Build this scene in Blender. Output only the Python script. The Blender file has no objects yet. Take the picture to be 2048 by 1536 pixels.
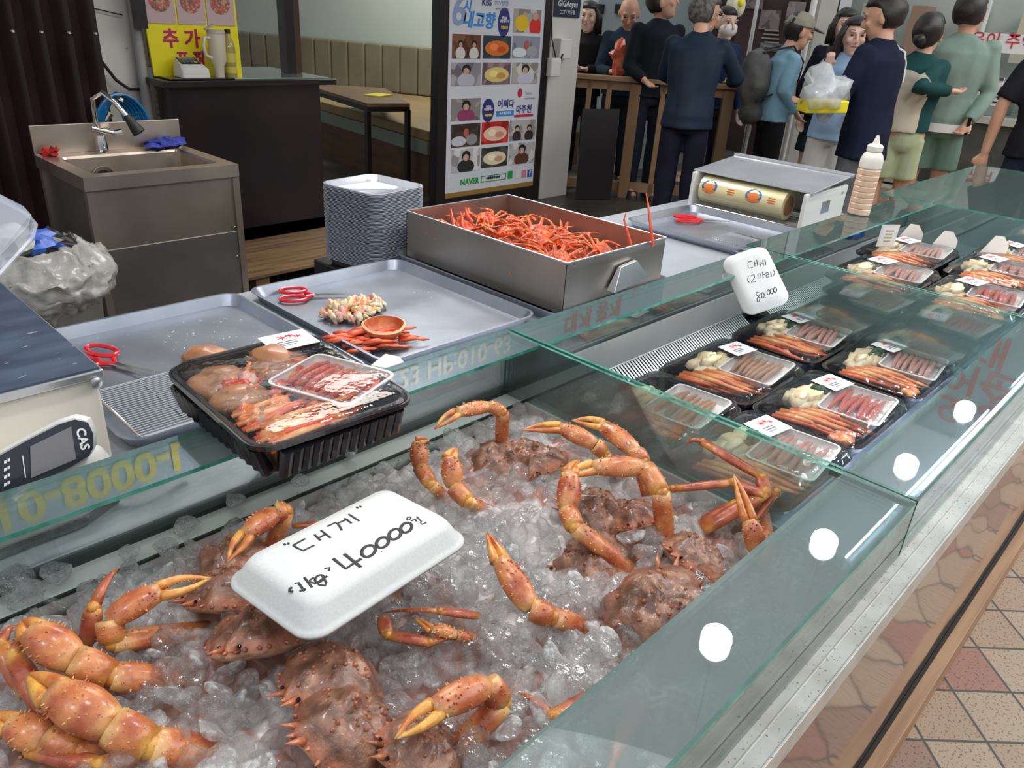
import bpy, math, random
import numpy as np
from mathutils import Vector, Matrix, noise
C = bpy.context.scene.collection
sc = bpy.context.scene
PI = math.pi
# ------------------------------------------------------------------ camera, world, light
FPX = 1538.5434
RT = Vector((0.6969949964577669, -0.7144741751821433, 0.061029729727682204))
DN = Vector((-0.2737782626744977, -0.3438075997493789, -0.8982437293082011))
FW = Vector((0.6627544325010369, 0.6093627715510418, -0.4352396751766335))
CAM = Vector((0, 0, 1.45))
cd = bpy.data.cameras.new('camera'); co = bpy.data.objects.new('camera', cd); C.objects.link(co)
cd.sensor_width = 36; cd.lens = FPX / 2048 * 36; cd.clip_start = .02; cd.clip_end = 200
m = Matrix.Identity(4)
for i in range(3):
    m[i][0] = RT[i]; m[i][1] = -DN[i]; m[i][2] = -FW[i]; m[i][3] = CAM[i]
co.matrix_world = m; sc.camera = co
sc.view_settings.view_transform = 'Standard'; sc.view_settings.look = 'None'
sc.view_settings.gamma = 1; sc.view_settings.use_curve_mapping = False
sc.view_settings.exposure = EXPO if 'EXPO' in globals() else 0.38
w = bpy.data.worlds.new('world'); sc.world = w; w.use_nodes = True
wn = w.node_tree
bg = wn.nodes['Background']
tc = wn.nodes.new('ShaderNodeTexCoord'); gr = wn.nodes.new('ShaderNodeSeparateXYZ'); cr = wn.nodes.new('ShaderNodeValToRGB')
wn.links.new(tc.outputs['Generated'], gr.inputs[0]); wn.links.new(gr.outputs[2], cr.inputs[0]); wn.links.new(cr.outputs[0], bg.inputs[0])
cr.color_ramp.elements[0].position = .0; cr.color_ramp.elements[0].color = (.42, .42, .43, 1)
cr.color_ramp.elements[1].position = .7; cr.color_ramp.elements[1].color = (.86, .93, 1, 1)
bg.inputs[1].default_value = .62
sc.cycles.max_bounces = 10; sc.cycles.transmission_bounces = 9; sc.cycles.glossy_bounces = 4; sc.cycles.diffuse_bounces = 3
sc.cycles.transparent_max_bounces = 28; sc.cycles.sample_clamp_indirect = 4; sc.cycles.caustics_reflective = False

def area(name, loc, size, power, col=(1, 1, 1), sizey=None, rot=(0, 0, 0)):
    l = bpy.data.lights.new(name, 'AREA'); l.energy = power; l.color = col; l.size = size
    if sizey: l.shape = 'RECTANGLE'; l.size_y = sizey
    o = bpy.data.objects.new(name, l); o.location = loc; o.rotation_euler = rot; C.objects.link(o); return o
area('arcade_skylight', (2.2, -1.9, 4.2), 5, 70, (1, .97, .93), 2.2, (math.radians(-25), 0, 0))
area('street_skylight', (7.0, -1.6, 4.2), 6, 190, (1, .98, .95), 3.6)
area('kitchen_light', (2.2, 2.7, 2.85), 1.6, 40, (1, .93, .85), .8)
area('restaurant_light', (5.2, 6.2, 2.7), 1.6, 34, (1, .96, .88), 1.2)

# ------------------------------------------------------------------ helpers
def ray(px, py):
    return (RT * ((px - 1024) / FPX) + DN * ((py - 768) / FPX) + FW)
def PZ(px, py, z): d = ray(px, py); return CAM + d * ((z - CAM.z) / d.z)
def PY(px, py, y): d = ray(px, py); return CAM + d * (y / d.y)
def PX(px, py, x): d = ray(px, py); return CAM + d * (x / d.x)
def PD(px, py, dep): return CAM + ray(px, py) * dep
V = Vector
R = random.Random(7)
ORG = {}

class MB:
    def __init__(s): s.v = []; s.f = []; s.mi = []; s.c = []; s.usec = False
    def add(s, vs, fs, mi=0, col=None):
        b = len(s.v); s.v += [tuple(v) for v in vs]; s.f += [tuple(i + b for i in f) for f in fs]; s.mi += [mi] * len(fs)
        if col is not None: s.usec = True
        if col is None: s.c += [(1, 1, 1)] * len(vs)
        elif isinstance(col, list): s.c += col
        else: s.c += [col] * len(vs)
        return s
    def frame(s, c, ax, ay, az, mi=0, col=None):   # box from a centre and three half-axis vectors
        c = V(c); ax = V(ax); ay = V(ay); az = V(az); vs = []
        for k in (-1, 1):
            for j in (-1, 1):
                for i in (-1, 1): vs.append(c + ax * i + ay * j + az * k)
        return s.add(vs, [(0, 2, 3, 1), (4, 5, 7, 6), (0, 1, 5, 4), (2, 6, 7, 3), (0, 4, 6, 2), (1, 3, 7, 5)], mi, col)
    def box(s, c, d, rz=0, mi=0, col=None):
        a, b = math.cos(rz), math.sin(rz)
        return s.frame(c, (d[0] / 2 * a, d[0] / 2 * b, 0), (-d[1] / 2 * b, d[1] / 2 * a, 0), (0, 0, d[2] / 2), mi, col)
    def bb(s, x0, x1, y0, y1, z0, z1, mi=0): return s.box(((x0 + x1) / 2, (y0 + y1) / 2, (z0 + z1) / 2), (x1 - x0, y1 - y0, z1 - z0), 0, mi)
    def loft(s, loops, cap0=True, cap1=True, close=False, mi=0, col=None):
        n = len(loops[0]); vs = [p for l in loops for p in l]; fs = []
        K = len(loops)
        for k in range(K if close else K - 1):
            a = k * n; b = ((k + 1) % K) * n
            for i in range(n):
                j = (i + 1) % n; fs.append((a + i, a + j, b + j, b + i))
        if not close:
            if cap0: fs.append(tuple(range(n - 1, -1, -1)))
            if cap1: fs.append(tuple((K - 1) * n + i for i in range(n)))
        if callable(col):
            cc = [col(k / (K - 1), i / n) for k in range(K) for i in range(n)]
            return s.add(vs, fs, mi, cc)
        return s.add(vs, fs, mi, col)
    def tube(s, pts, r, n=8, mi=0, flat=1.0, up=None, cap=True, closed=False, col=None):
        pts = [V(p) for p in pts]; K = len(pts)
        rs = r if isinstance(r, (list, tuple)) else [r] * K
        loops = []; u = None
        for k in range(K):
            if closed: t = pts[(k + 1) % K] - pts[k - 1]
            else: t = pts[min(k + 1, K - 1)] - pts[max(k - 1, 0)]
            if t.length < 1e-9: t = V((0, 0, 1))
            t.normalize()
            if u is None:
                u = V(up) if up else (V((0, 0, 1)) if abs(t.z) < .9 else V((1, 0, 0)))
            u = u - t * u.dot(t)
            if u.length < 1e-6: u = V((1, 0, 0)).cross(t)
            u.normalize(); w = t.cross(u)
            loops.append([pts[k] + (u * math.cos(2 * PI * i / n) * flat + w * math.sin(2 * PI * i / n)) * rs[k] for i in range(n)])
        return s.loft(loops, cap, cap, closed, mi, col)
    def lathe(s, prof, c, n=24, mi=0, ax=None, col=None):
        c = V(c); a = V(ax).normalized() if ax else V((0, 0, 1))
        u = a.orthogonal().normalized() if ax else V((1, 0, 0)); w = a.cross(u)
        return s.loft([[c + a * z + (u * math.cos(2 * PI * i / n) + w * math.sin(2 * PI * i / n)) * max(r, 1e-4) for i in range(n)] for r, z in prof], True, True, False, mi, col)
    def ball(s, c, r, n=12, mi=0, M=None, col=None, ns=0, seed=0):
        c = V(c); rr = V((r, r, r)) if not hasattr(r, '__len__') else V(r); m2 = n // 2
        vs = []; fs = []
        for j in range(m2 + 1):
            th = PI * j / m2
            for i in range(n):
                ph = 2 * PI * i / n; d = V((math.sin(th) * math.cos(ph), math.sin(th) * math.sin(ph), math.cos(th)))
                k = 1 + (ns * noise.noise(d * 1.7 + V((seed, 0, 0))) if ns else 0)
                p = V((d.x * rr.x, d.y * rr.y, d.z * rr.z)) * k
                if M: p = M @ p
                vs.append(c + p)
        for j in range(m2):
            for i in range(n):
                k = (i + 1) % n; fs.append((j * n + i, (j + 1) * n + i, (j + 1) * n + k, j * n + k))
        return s.add(vs, fs, mi, col)
    def cone(s, a, b, r, n=5, col=None): return s.tube([a, b], [r, r * .08], n, col=col)
    def poly(s, pts, nrm, th, mi=0):   # flat polygon with thickness along nrm
        d = V(nrm) * th; return s.loft([[V(p) for p in pts], [V(p) + d for p in pts]], mi=mi)
    def grid(s, nx, ny, fn, mi=0, col=None):
        vs = [fn(i / nx, j / ny) for j in range(ny + 1) for i in range(nx + 1)]
        fs = [(j * (nx + 1) + i, j * (nx + 1) + i + 1, (j + 1) * (nx + 1) + i + 1, (j + 1) * (nx + 1) + i) for j in range(ny) for i in range(nx)]
        return s.add(vs, fs, mi, col)
    def merge(s, o, M=None, mi=None):
        b = len(s.v); s.v += [tuple(M @ V(v)) if M else v for v in o.v]; s.f += [tuple(i + b for i in f) for f in o.f]
        s.mi += [mi] * len(o.f) if mi is not None else o.mi; s.c += o.c; s.usec |= o.usec; return s
    def mesh(s, name, org, mats, smooth=True, bev=0):
        me = bpy.data.meshes.new(name)
        me.from_pydata([(v[0] - org[0], v[1] - org[1], v[2] - org[2]) for v in s.v], [], s.f)
        for q in mats: me.materials.append(q)
        me.polygons.foreach_set('material_index', s.mi)
        me.polygons.foreach_set('use_smooth', [smooth] * len(s.f))
        if s.usec:
            a = me.color_attributes.new('tint', 'FLOAT_COLOR', 'POINT')
            a.data.foreach_set('color', [x for q in s.c for x in (q[0], q[1], q[2], 1)])
        me.update(); return me
    def build(s, name, mats, parent=None, smooth=True, bev=0, angle=40):
        if not isinstance(mats, (list, tuple)): mats = [mats]
        if parent is not None: org = ORG[parent.name]
        else:
            xs = np.array(s.v); a = xs.min(0); b = xs.max(0); org = V(((a[0] + b[0]) / 2, (a[1] + b[1]) / 2, a[2]))
        me = s.mesh(name, org, mats, smooth)
        if smooth and angle < 180:
            try: me.set_sharp_from_angle(angle=math.radians(angle))
            except Exception: pass
        o = bpy.data.objects.new(name, me); C.objects.link(o)
        if parent is not None: o.parent = parent
        else: o.location = org
        ORG[o.name] = org
        if bev:
            b = o.modifiers.new('bevel', 'BEVEL'); b.width = bev; b.segments = 2; b.limit_method = 'ANGLE'
        return o

def tag(o, label=None, cat=None, group=None, kind=None):
    if label: o['label'] = label
    if cat: o['category'] = cat
    if group: o['group'] = group
    if kind: o['kind'] = kind
    return o
def thing(name, label, cat, loc, group=None):
    o = bpy.data.objects.new(name, None); C.objects.link(o); o.location = loc; o.empty_display_size = .05
    ORG[o.name] = V(loc); return tag(o, label, cat, group)
def struct(o): o['kind'] = 'structure'; return o
def copy_tree(o, loc=None, rz=0, label=None, parent=None, scale=None, rot=None):
    c = o.copy(); C.objects.link(c)
    if parent is not None: c.parent = parent
    if loc is not None: c.location = loc
    if rz: c.rotation_euler = (0, 0, rz)
    if rot is not None: c.rotation_euler = rot
    if scale: c.scale = (scale, scale, scale)
    if label: c['label'] = label
    for ch in list(o.children): copy_tree(ch, parent=c)
    return c
def rr(w, d, r, z, c=(0, 0), n=5, rz=0):   # rounded rectangle loop
    out = []
    for qx, qy, a0 in ((1, 1, 0), (-1, 1, 90), (-1, -1, 180), (1, -1, 270)):
        for k in range(n + 1):
            a = math.radians(a0 + 90 * k / n)
            x = qx * (w / 2 - r) + r * math.cos(a); y = qy * (d / 2 - r) + r * math.sin(a)
            out.append(V((c[0] + x * math.cos(rz) - y * math.sin(rz), c[1] + x * math.sin(rz) + y * math.cos(rz), z)))
    return out
def dish(mb, c, w, d, z0, h, r=.02, slope=.012, t=.002, lip=.006, n=5, rz=0, mi=0):   # open tray, lip outward
    L = lambda a, b, rad, z: rr(a, b, max(rad, .001), z, c, n, rz)
    mb.loft([L(w - 2 * slope, d - 2 * slope, r, z0), L(w, d, r, z0 + h - t), L(w + 2 * lip, d + 2 * lip, r + lip, z0 + h - t), L(w + 2 * lip, d + 2 * lip, r + lip, z0 + h),
             L(w - t, d - t, r, z0 + h), L(w - 2 * slope - 2 * t, d - 2 * slope - 2 * t, r - t, z0 + t)], mi=mi)
    return mb
def remeshed(mb, name, voxel, mats, parent, it=3, fac=.5, disp=None, colfn=None):
    me = mb.mesh('tmp', (0, 0, 0), [], False); o = bpy.data.objects.new('tmp', me); C.objects.link(o)
    q = o.modifiers.new('r', 'REMESH'); q.mode = 'VOXEL'; q.voxel_size = voxel
    if it: q = o.modifiers.new('s', 'SMOOTH'); q.iterations = it; q.factor = fac
    dg = bpy.context.evaluated_depsgraph_get(); m2 = bpy.data.meshes.new_from_object(o.evaluated_get(dg))
    bpy.data.objects.remove(o); bpy.data.meshes.remove(me)
    out = MB(); vs = [v.co.copy() for v in m2.vertices]
    if disp: vs = [v + n.normal * disp(v) for v, n in zip(vs, m2.vertices)]
    cols = [colfn(v, n.normal) for v, n in zip(vs, m2.vertices)] if colfn else None
    out.add(vs, [tuple(p.vertices) for p in m2.polygons], 0, cols)
    bpy.data.meshes.remove(m2)
    return out.build(name, mats, parent, True, angle=180)

# ------------------------------------------------------------------ materials
def nt(name):
    mt = bpy.data.materials.new(name); mt.use_nodes = True; t = mt.node_tree; p = t.nodes['Principled BSDF']
    return mt, t, p, (lambda k, **kw: mk(t, k, **kw)), t.links.new
def mk(t, k, **kw):
    n = t.nodes.new('ShaderNode' + k)
    for a, b in kw.items():
        if hasattr(n, a): setattr(n, a, b)
        else: n.inputs[a].default_value = b
    return n
def mat(name, c1, c2=None, sc_=8, rough=.5, metal=0, bump=0, bs=40, spec=.5, coat=0, tint=False, c3=None, s3=60, t3=.6, em=0, alpha=1, trans=0, ior=1.45, stretch=None, detail=4, sss=0, rvar=0):
    mt, t, p, N, L = nt(name)
    co_ = N('TexCoord').outputs['Object']
    if stretch:
        mp = N('Mapping'); mp.inputs['Scale'].default_value = stretch; L(co_, mp.inputs[0]); co_ = mp.outputs[0]
    col = None
    if c2 is not None:
        nz = N('TexNoise', Scale=sc_, Detail=detail); L(co_, nz.inputs['Vector'])
        rp = N('ValToRGB'); rp.color_ramp.elements[0].position = .35; rp.color_ramp.elements[1].position = .65
        rp.color_ramp.elements[0].color = (*c1, 1); rp.color_ramp.elements[1].color = (*c2, 1)
        L(nz.outputs[0], rp.inputs[0]); col = rp.outputs[0]
    if c3 is not None:
        nz = N('TexNoise', Scale=s3, Detail=2.0); L(co_, nz.inputs['Vector'])
        rp = N('ValToRGB'); rp.color_ramp.elements[0].position = t3; rp.color_ramp.elements[1].position = t3 + .04
        rp.color_ramp.elements[0].color = (0, 0, 0, 1); rp.color_ramp.elements[1].color = (1, 1, 1, 1); L(nz.outputs[0], rp.inputs[0])
        mx = N('Mix', data_type='RGBA'); L(rp.outputs[0], mx.inputs[0]); mx.inputs[6].default_value = (*c1, 1); mx.inputs[7].default_value = (*c3, 1)
        if col is not None: L(col, mx.inputs[6])
        col = mx.outputs[2]
    if tint:
        at = N('Attribute', attribute_name='tint'); mx = N('Mix', data_type='RGBA', blend_type='MULTIPLY'); mx.inputs[0].default_value = 1
        L(at.outputs[0], mx.inputs[6])
        if col is not None: L(col, mx.inputs[7])
        else: mx.inputs[7].default_value = (*c1, 1)
        col = mx.outputs[2]
    if col is not None: L(col, p.inputs['Base Color'])
    else: p.inputs['Base Color'].default_value = (*c1, 1)
    p.inputs['Roughness'].default_value = rough; p.inputs['Metallic'].default_value = metal
    p.inputs['Specular IOR Level'].default_value = spec; p.inputs['Coat Weight'].default_value = coat; p.inputs['Coat Roughness'].default_value = .12
    p.inputs['IOR'].default_value = ior; p.inputs['Transmission Weight'].default_value = trans; p.inputs['Alpha'].default_value = alpha
    if sss: p.inputs['Subsurface Weight'].default_value = sss; p.inputs['Subsurface Radius'].default_value = (.01, .006, .004); p.inputs['Subsurface Scale'].default_value = 1
    if em: 
        p.inputs['Emission Strength'].default_value = em; p.inputs['Emission Color'].default_value = (*c1, 1)
    if rvar:
        nz = N('TexNoise', Scale=sc_ * 1.7, Detail=5.0); L(co_, nz.inputs['Vector']); mr = N('MapRange'); mr.inputs[3].default_value = rough; mr.inputs[4].default_value = rough + rvar; L(nz.outputs[0], mr.inputs[0]); L(mr.outputs[0], p.inputs['Roughness'])
    if bump:
        nz = N('TexNoise', Scale=bs, Detail=5.0); L(co_, nz.inputs['Vector']); b = N('Bump', Strength=bump, Distance=.002 if bs > 20 else .01); L(nz.outputs[0], b.inputs['Height']); L(b.outputs[0], p.inputs['Normal'])
    return mt
def sheet(name, tintc, refl=.06, rough=.02, body=None, bodyc=(.8, .9, .88), wave=0, ws=6, blend=.35):
    """clear thin pane: tinted see-through, fresnel mirror, a little body colour"""
    mt, t, p, N, L = nt(name); t.nodes.remove(p)
    out = t.nodes['Material Output']
    tr = N('BsdfTransparent'); tr.inputs[0].default_value = (*tintc, 1)
    gl = N('BsdfGlossy', Roughness=rough); lw = N('LayerWeight', Blend=blend)
    mr = N('MapRange'); mr.inputs[3].default_value = refl; mr.inputs[4].default_value = .9; L(lw.outputs['Fresnel'], mr.inputs[0])
    a = tr.outputs[0]
    if body:
        df = N('BsdfDiffuse'); df.inputs[0].default_value = (*bodyc, 1); mx = N('MixShader'); mx.inputs[0].default_value = body
        L(a, mx.inputs[1]); L(df.outputs[0], mx.inputs[2]); a = mx.outputs[0]
    m2 = N('MixShader'); L(mr.outputs[0], m2.inputs[0]); L(a, m2.inputs[1]); L(gl.outputs[0], m2.inputs[2]); L(m2.outputs[0], out.inputs[0])
    if wave:
        nz = N('TexNoise', Scale=ws, Detail=3.0); b = N('Bump', Strength=wave, Distance=.004); L(N('TexCoord').outputs['Object'], nz.inputs['Vector'])
        L(nz.outputs[0], b.inputs['Height']); L(b.outputs[0], gl.inputs['Normal']); L(b.outputs[0], lw.inputs['Normal'])
    return mt
M = {}
M['glass'] = sheet('case_glass', (.94, .985, .97), .07, .01, .085, (.62, .90, .83))
M['glass_edge'] = mat('glass_edge', (.02, .20, .14), (.10, .42, .33), 30, rough=.12, spec=.8)
M['film'] = sheet('clear_film', (.99, .99, .99), .045, .04, .01, (.9, .9, .95), .6, 34, .2)
M['clear'] = sheet('clear_plastic', (.93, .95, .97), .10, .08, .10, (.8, .86, .93), 0, 5, .35)
M['steel'] = mat('brushed_steel', (.55, .54, .52), (.66, .65, .63), 3, rough=.24, metal=1, bump=.06, bs=160, stretch=(1, 1, .1), rvar=.12)
M['steel_bright'] = mat('aluminium', (.72, .73, .75), (.60, .62, .66), 6, rough=.22, metal=.95, bump=.05, bs=60, rvar=.2)
M['steel_tray'] = mat('tray_metal', (.34, .37, .44), (.44, .48, .55), 5, rough=.26, metal=.85, bump=.08, bs=70, rvar=.2, c3=(.8, .8, .78), s3=90, t3=.72)
M['chrome'] = mat('chrome', (.7, .7, .7), rough=.08, metal=1)
M['foam'] = mat('white_foam', (.70, .71, .70), (.65, .66, .65), 300, rough=.45, bump=.08, bs=400, spec=.4)
M['black_pl'] = mat('black_plastic', (.012, .011, .014), rough=.14, spec=.6, coat=.4)
M['ink'] = mat('marker_ink', (.01, .01, .015), rough=.5)
M['white'] = mat('white_plastic', (.78, .77, .74), rough=.35)
M['cream'] = mat('cream_enamel', (.72, .66, .56), (.78, .73, .64), 2.5, rough=.3, coat=.2)
M['red_pl'] = mat('red_plastic', (.75, .01, .03), rough=.25, coat=.5)
M['black'] = mat('black_paint', (.012, .010, .011), (.02, .014, .015), 4, rough=.3)
M['white_paper'] = mat('white_label', (.82, .82, .82), rough=.45)
M['rubber'] = mat('black_rubber', (.015, .015, .015), rough=.6)
M['blue_cloth'] = mat('blue_glove', (.02, .03, .22), (.04, .06, .34), 60, rough=.8, bump=.4, bs=200)

def text(body, pos, xd, yd, size, mt, parent, name='lettering', align='CENTER', ext=.0004, shear=0, bold=0):
    c = bpy.data.curves.new(name, 'FONT'); c.body = body; c.size = size; c.align_x = align; c.align_y = 'CENTER'; c.extrude = ext; c.shear = shear; c.offset = bold; c.resolution_u = 3
    o = bpy.data.objects.new(name, c); C.objects.link(o)
    dg = bpy.context.evaluated_depsgraph_get(); me = bpy.data.meshes.new_from_object(o.evaluated_get(dg)); bpy.data.objects.remove(o); bpy.data.curves.remove(c)
    xd = V(xd).normalized(); yd = V(yd); yd = (yd - xd * yd.dot(xd)).normalized(); zd = xd.cross(yd); org = ORG[parent.name]; pos = V(pos) - org
    for v in me.vertices: v.co = pos + xd * v.co.x + yd * v.co.y + zd * v.co.z
    me.materials.clear(); me.materials.append(mt)
    for p_ in me.polygons: p_.material_index = 0
    o = bpy.data.objects.new(name, me); C.objects.link(o); o.parent = parent; ORG[o.name] = org; return o
def strokes(lines, parent, mt, r=.002, name='lettering', nrm=(0, 0, 1)):
    mb = MB()
    for l in lines:
        mb.tube(l, r, 6, up=nrm, flat=.4)
    return mb.build(name, mt, parent)
# ------------------------------------------------------------------ display cases
DZ = .90
def pane(mb, x0, x1, y0, y1, z0, z1):   # big faces slot 0, thin edge faces slot 1
    d = [x1 - x0, y1 - y0, z1 - z0]; k = d.index(min(d)); n = len(mb.f)
    mb.bb(x0, x1, y0, y1, z0, z1)
    big = {2: (0, 1), 1: (2, 3), 0: (4, 5)}[k]
    for i in range(6): mb.mi[n + i] = 0 if i in big else 1
    return mb
GM = [M['glass'], M['glass_edge']]
M['tub'] = mat('tub_steel', (.50, .54, .52), (.62, .64, .61), 5, rough=.3, metal=.4, bump=.05)
M['case_floor'] = mat('case_floor_steel', (.40, .47, .58), (.52, .59, .70), 3, rough=.24, metal=.6, bump=.04, bs=90, rvar=.1, stretch=(1, 4, 1))
M['gasket'] = mat('dark_gasket', (.012, .022, .018), rough=.3)
M['rail'] = mat('weathered_rail', (.56, .55, .50), (.70, .69, .64), 22, rough=.4, metal=.15, c3=(.25, .24, .20), s3=260, t3=.66, bump=.1)
M['tube_light'] = mat('led_tube', (.75, .88, 1), em=60)
cases = [('glass display case filled with crushed ice and raw crabs, nearest of the row', -.55, 1.0),
         ('glass display case holding single packs of crab beside the iced one', 1.008, 2.0),
         ('glass display case holding stacked packs of crab', 2.008, 3.2),
         ('closed glass counter section at the far end of the row, under its flat top', 3.208, 4.5)]
for k, (lab, x0, x1) in enumerate(cases):
    t = thing('display_case', lab, 'display case', ((x0 + x1) / 2, .56, .0), 'glass display cases in a row')
    g = .006
    a = MB()
    if k < 3:
        pane(a, x0, x1, .183, .281, DZ - g, DZ); a.build('front_shelf', GM, t, False)
        b = MB(); pane(b, x0, x1, .852, .946 if k < 2 else .985, DZ - g, DZ); b.build('back_shelf', GM, t, False)
    else:
        pane(a, x0, x1, .183, 1.06, DZ - g, DZ); a.build('glass_top', GM, t, False)
    b = MB(); pane(b, x0, x1, .183, .189, .80, DZ - g); b.build('front_glass', [M['front'] if 'front' in M else M['glass'], M['glass_edge']], t, False)
    b = MB(); pane(b, x0, x1, .937, .943, .775 if k == 0 else .70, DZ - g); b.build('back_glass', GM, t, False)
    b = MB(); pane(b, x1 - g, x1, .19, .937, .72, DZ - (0 if k < 3 else g)); b.build('end_glass', GM, t, False)
    if k > 0:
        b = MB(); pane(b, x0, x0 + g, .19, .937, .72, DZ - (0 if k < 3 else g)); b.build('end_glass', GM, t, False)
    if k == 0:
        b = MB(); b.bb(x0, x1, .19, .94, .64, .66); b.bb(x0, x1, .19, .2, .66, .80); b.bb(x0, x1, .875, .885, .66, .775); b.bb(x0, x1, .885, .94, .755, .770); b.bb(x1 - .012, x1 - .006, .2, .88, .66, .775)
        b.build('ice_tub', M['tub'], t, False)
        b = MB(); b.bb(x0, x1, .928, .950, .764, .778); b.bb(x0, x1, .872, .876, .775, .779); b.build('gasket', M['gasket'], t, False)
    else:
        b = MB(); b.bb(x0, x1, .19, .94, .66, .68); b.bb(x0, x1, .19, .21, .68, .80); b.bb(x0 + .05, x1 - .05, .262, .268, .68, .692); b.build('case_floor', M['case_floor'], t, False)
        b = MB()
        for i in range(int((x1 - x0 - .1) / .0105)):
            xx = x0 + .05 + i * .0105
            b.frame((xx, .905, .712), (.0028, 0, 0), (0, .022, .014), (0, -.001, .0015))
        b.frame(((x0 + x1) / 2, .883, .698), ((x1 - x0) / 2 - .04, 0, 0), (0, .004, .002), (0, -.001, .003)); b.frame(((x0 + x1) / 2, .929, .728), ((x1 - x0) / 2 - .04, 0, 0), (0, .005, .003), (0, -.001, .003))
        b.build('air_grille', M['steel_bright'], t, False)
        b = MB(); b.bb(x0, x1, .93, .936, .72, .775); b.bb(x0 + .02, x1 - .02, .88, .935, .69, .697); b.build('grille_backing', M['gasket'], t, False)
        b = MB()
        for i in range(int((x1 - x0 - .2) / .012)): b.box((x0 + .1 + i * .012, .237, .684), (.004, .02, .005))
        b.build('drain_slots', M['steel'], t, False)
        b = MB(); b.tube([(x0 + .06, .196, .888), (x1 - .06, .196, .888)], .0032, 8); b.tube([(x0 + .10, .272, .700), (x1 - .10, .272, .700)], .0022, 8)
        if k < 3: b.build('strip_light', M['tube_light'], t)
        if k < 3:
            b = MB(); b.bb(x0 + .01, x1 - .01, .925, .931, .73, .80); b.build('back_lining', M['tub'], t, False)
    # dark seam strip where two sections meet
    if k > 0:
        b = MB(); b.bb(x0 - .0078, x0 - .0002, .184, .30, DZ - .012, DZ - .001); b.build('seam_strip', M['gasket'], t, False)
# counter base
M['mirror_panel'] = None
def mirror_panel():
    mt, t, p, N, L = nt('mirror_panel')
    p.inputs['Metallic'].default_value = 1; p.inputs['Roughness'].default_value = .07; p.inputs['Base Color'].default_value = (.56, .45, .38, 1)
    tcd = N('TexCoord'); mp = N('Mapping'); mp.inputs['Scale'].default_value = (1.0, 1, 1.3); nz = N('TexNoise', Scale=3.2, Detail=0.0); b = N('Bump', Strength=.35, Distance=.02)
    L(tcd.outputs['Object'], mp.inputs[0]); L(mp.outputs[0], nz.inputs['Vector']); L(nz.outputs[0], b.inputs['Height']); L(b.outputs[0], p.inputs['Normal'])
    return mt
M['mirror_panel'] = mirror_panel()
M['pine'] = mat('pine_wood', (.36, .20, .11), (.52, .31, .17), 2.5, rough=.45, stretch=(1, 14, 14), bump=.15, bs=30, detail=6)
M['shadow_gap'] = mat('dark_gap', (.02, .015, .012), rough=.7)
cb = thing('counter_base', 'long polished steel counter base under the glass cases with a wooden kick board', 'counter', (2, .55, 0))
b = MB(); b.bb(-.6, 4.5, .186, .192, .09, .80); b.bb(-.6, 4.5, .192, .93, .06, .64); b.build('front_panel', M['mirror_panel'], cb, False)
b = MB(); b.bb(-.6, 4.5, .152, .186, .801, .809); b.bb(-.6, 4.5, .150, .153, .775, .811); b.bb(-.6, 4.5, .170, .1725, .809, .8105); b.build('ledge_rail', M['rail'], cb, False, bev=.001)
b = MB(); b.bb(-.6, 4.5, .150, .186, .0, .085); b.build('kick_board', M['pine'], cb, False, bev=.002)
b = MB(); b.bb(-.6, 4.5, .178, .1855, .0855, .094); b.build('board_gap', M['shadow_gap'], cb, False)
b = MB()
for s_ in (-.6, 1.9): b.bb(s_, s_ + .02, .149, .1865, .772, .8115)
b.build('rail_joint', M['steel'], cb, False)
# ------------------------------------------------------------------ raw crabs on ice
def icetop(x, y):
    e = min((y - .19) / .12, (.885 - y) / .10, (1.0 - x) / .10, 1)
    e = max(0, min(1, e))
    return .758 + .035 * e + .016 * noise.noise(V((x * 5, y * 5, 1.3))) * e
def crabmat(name, a, b, dots, rough=.32, bump=.5):
    mt, t, p, N, L = nt(name)
    co_ = N('TexCoord').outputs['Object']; at = N('Attribute', attribute_name='tint')
    nz = N('TexNoise', Scale=38.0, Detail=8.0); L(co_, nz.inputs['Vector']); rp = N('ValToRGB'); rp.color_ramp.elements[0].position = .38; rp.color_ramp.elements[1].position = .60
    rp.color_ramp.elements[0].color = (*a, 1); rp.color_ramp.elements[1].color = (*b, 1); L(nz.outputs[0], rp.inputs[0])
    mx = N('Mix', data_type='RGBA', blend_type='MULTIPLY'); mx.inputs[0].default_value = 1; L(rp.outputs[0], mx.inputs[6]); L(at.outputs[0], mx.inputs[7])
    vo = N('TexVoronoi', Scale=190.0); L(co_, vo.inputs['Vector']); r2 = N('ValToRGB'); r2.color_ramp.elements[0].position = .08; r2.color_ramp.elements[1].position = .2
    r2.color_ramp.elements[0].color = (*dots, 1); r2.color_ramp.elements[1].color = (1, 1, 1, 1); L(vo.outputs['Distance'], r2.inputs[0])
    m2 = N('Mix', data_type='RGBA', blend_type='MULTIPLY'); m2.inputs[0].default_value = .6; L(mx.outputs[2], m2.inputs[6]); L(r2.outputs[0], m2.inputs[7])
    L(m2.outputs[2], p.inputs['Base Color']); p.inputs['Roughness'].default_value = rough; p.inputs['Coat Weight'].default_value = .35; p.inputs['Coat Roughness'].default_value = .15
    p.inputs['Subsurface Weight'].default_value = .0
    n2 = N('TexNoise', Scale=130.0, Detail=4.0); L(co_, n2.inputs['Vector']); bp = N('Bump', Strength=bump, Distance=.0025); L(n2.outputs[0], bp.inputs['Height']); L(bp.outputs[0], p.inputs['Normal'])
    return mt
M['raw'] = crabmat('raw_shell', (.42, .085, .028), (.66, .235, .08), (.30, .14, .10))
M['raw_body'] = crabmat('raw_carapace', (.13, .055, .032), (.30, .135, .085), (.5, .4, .35), .3, 1.0)
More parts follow.
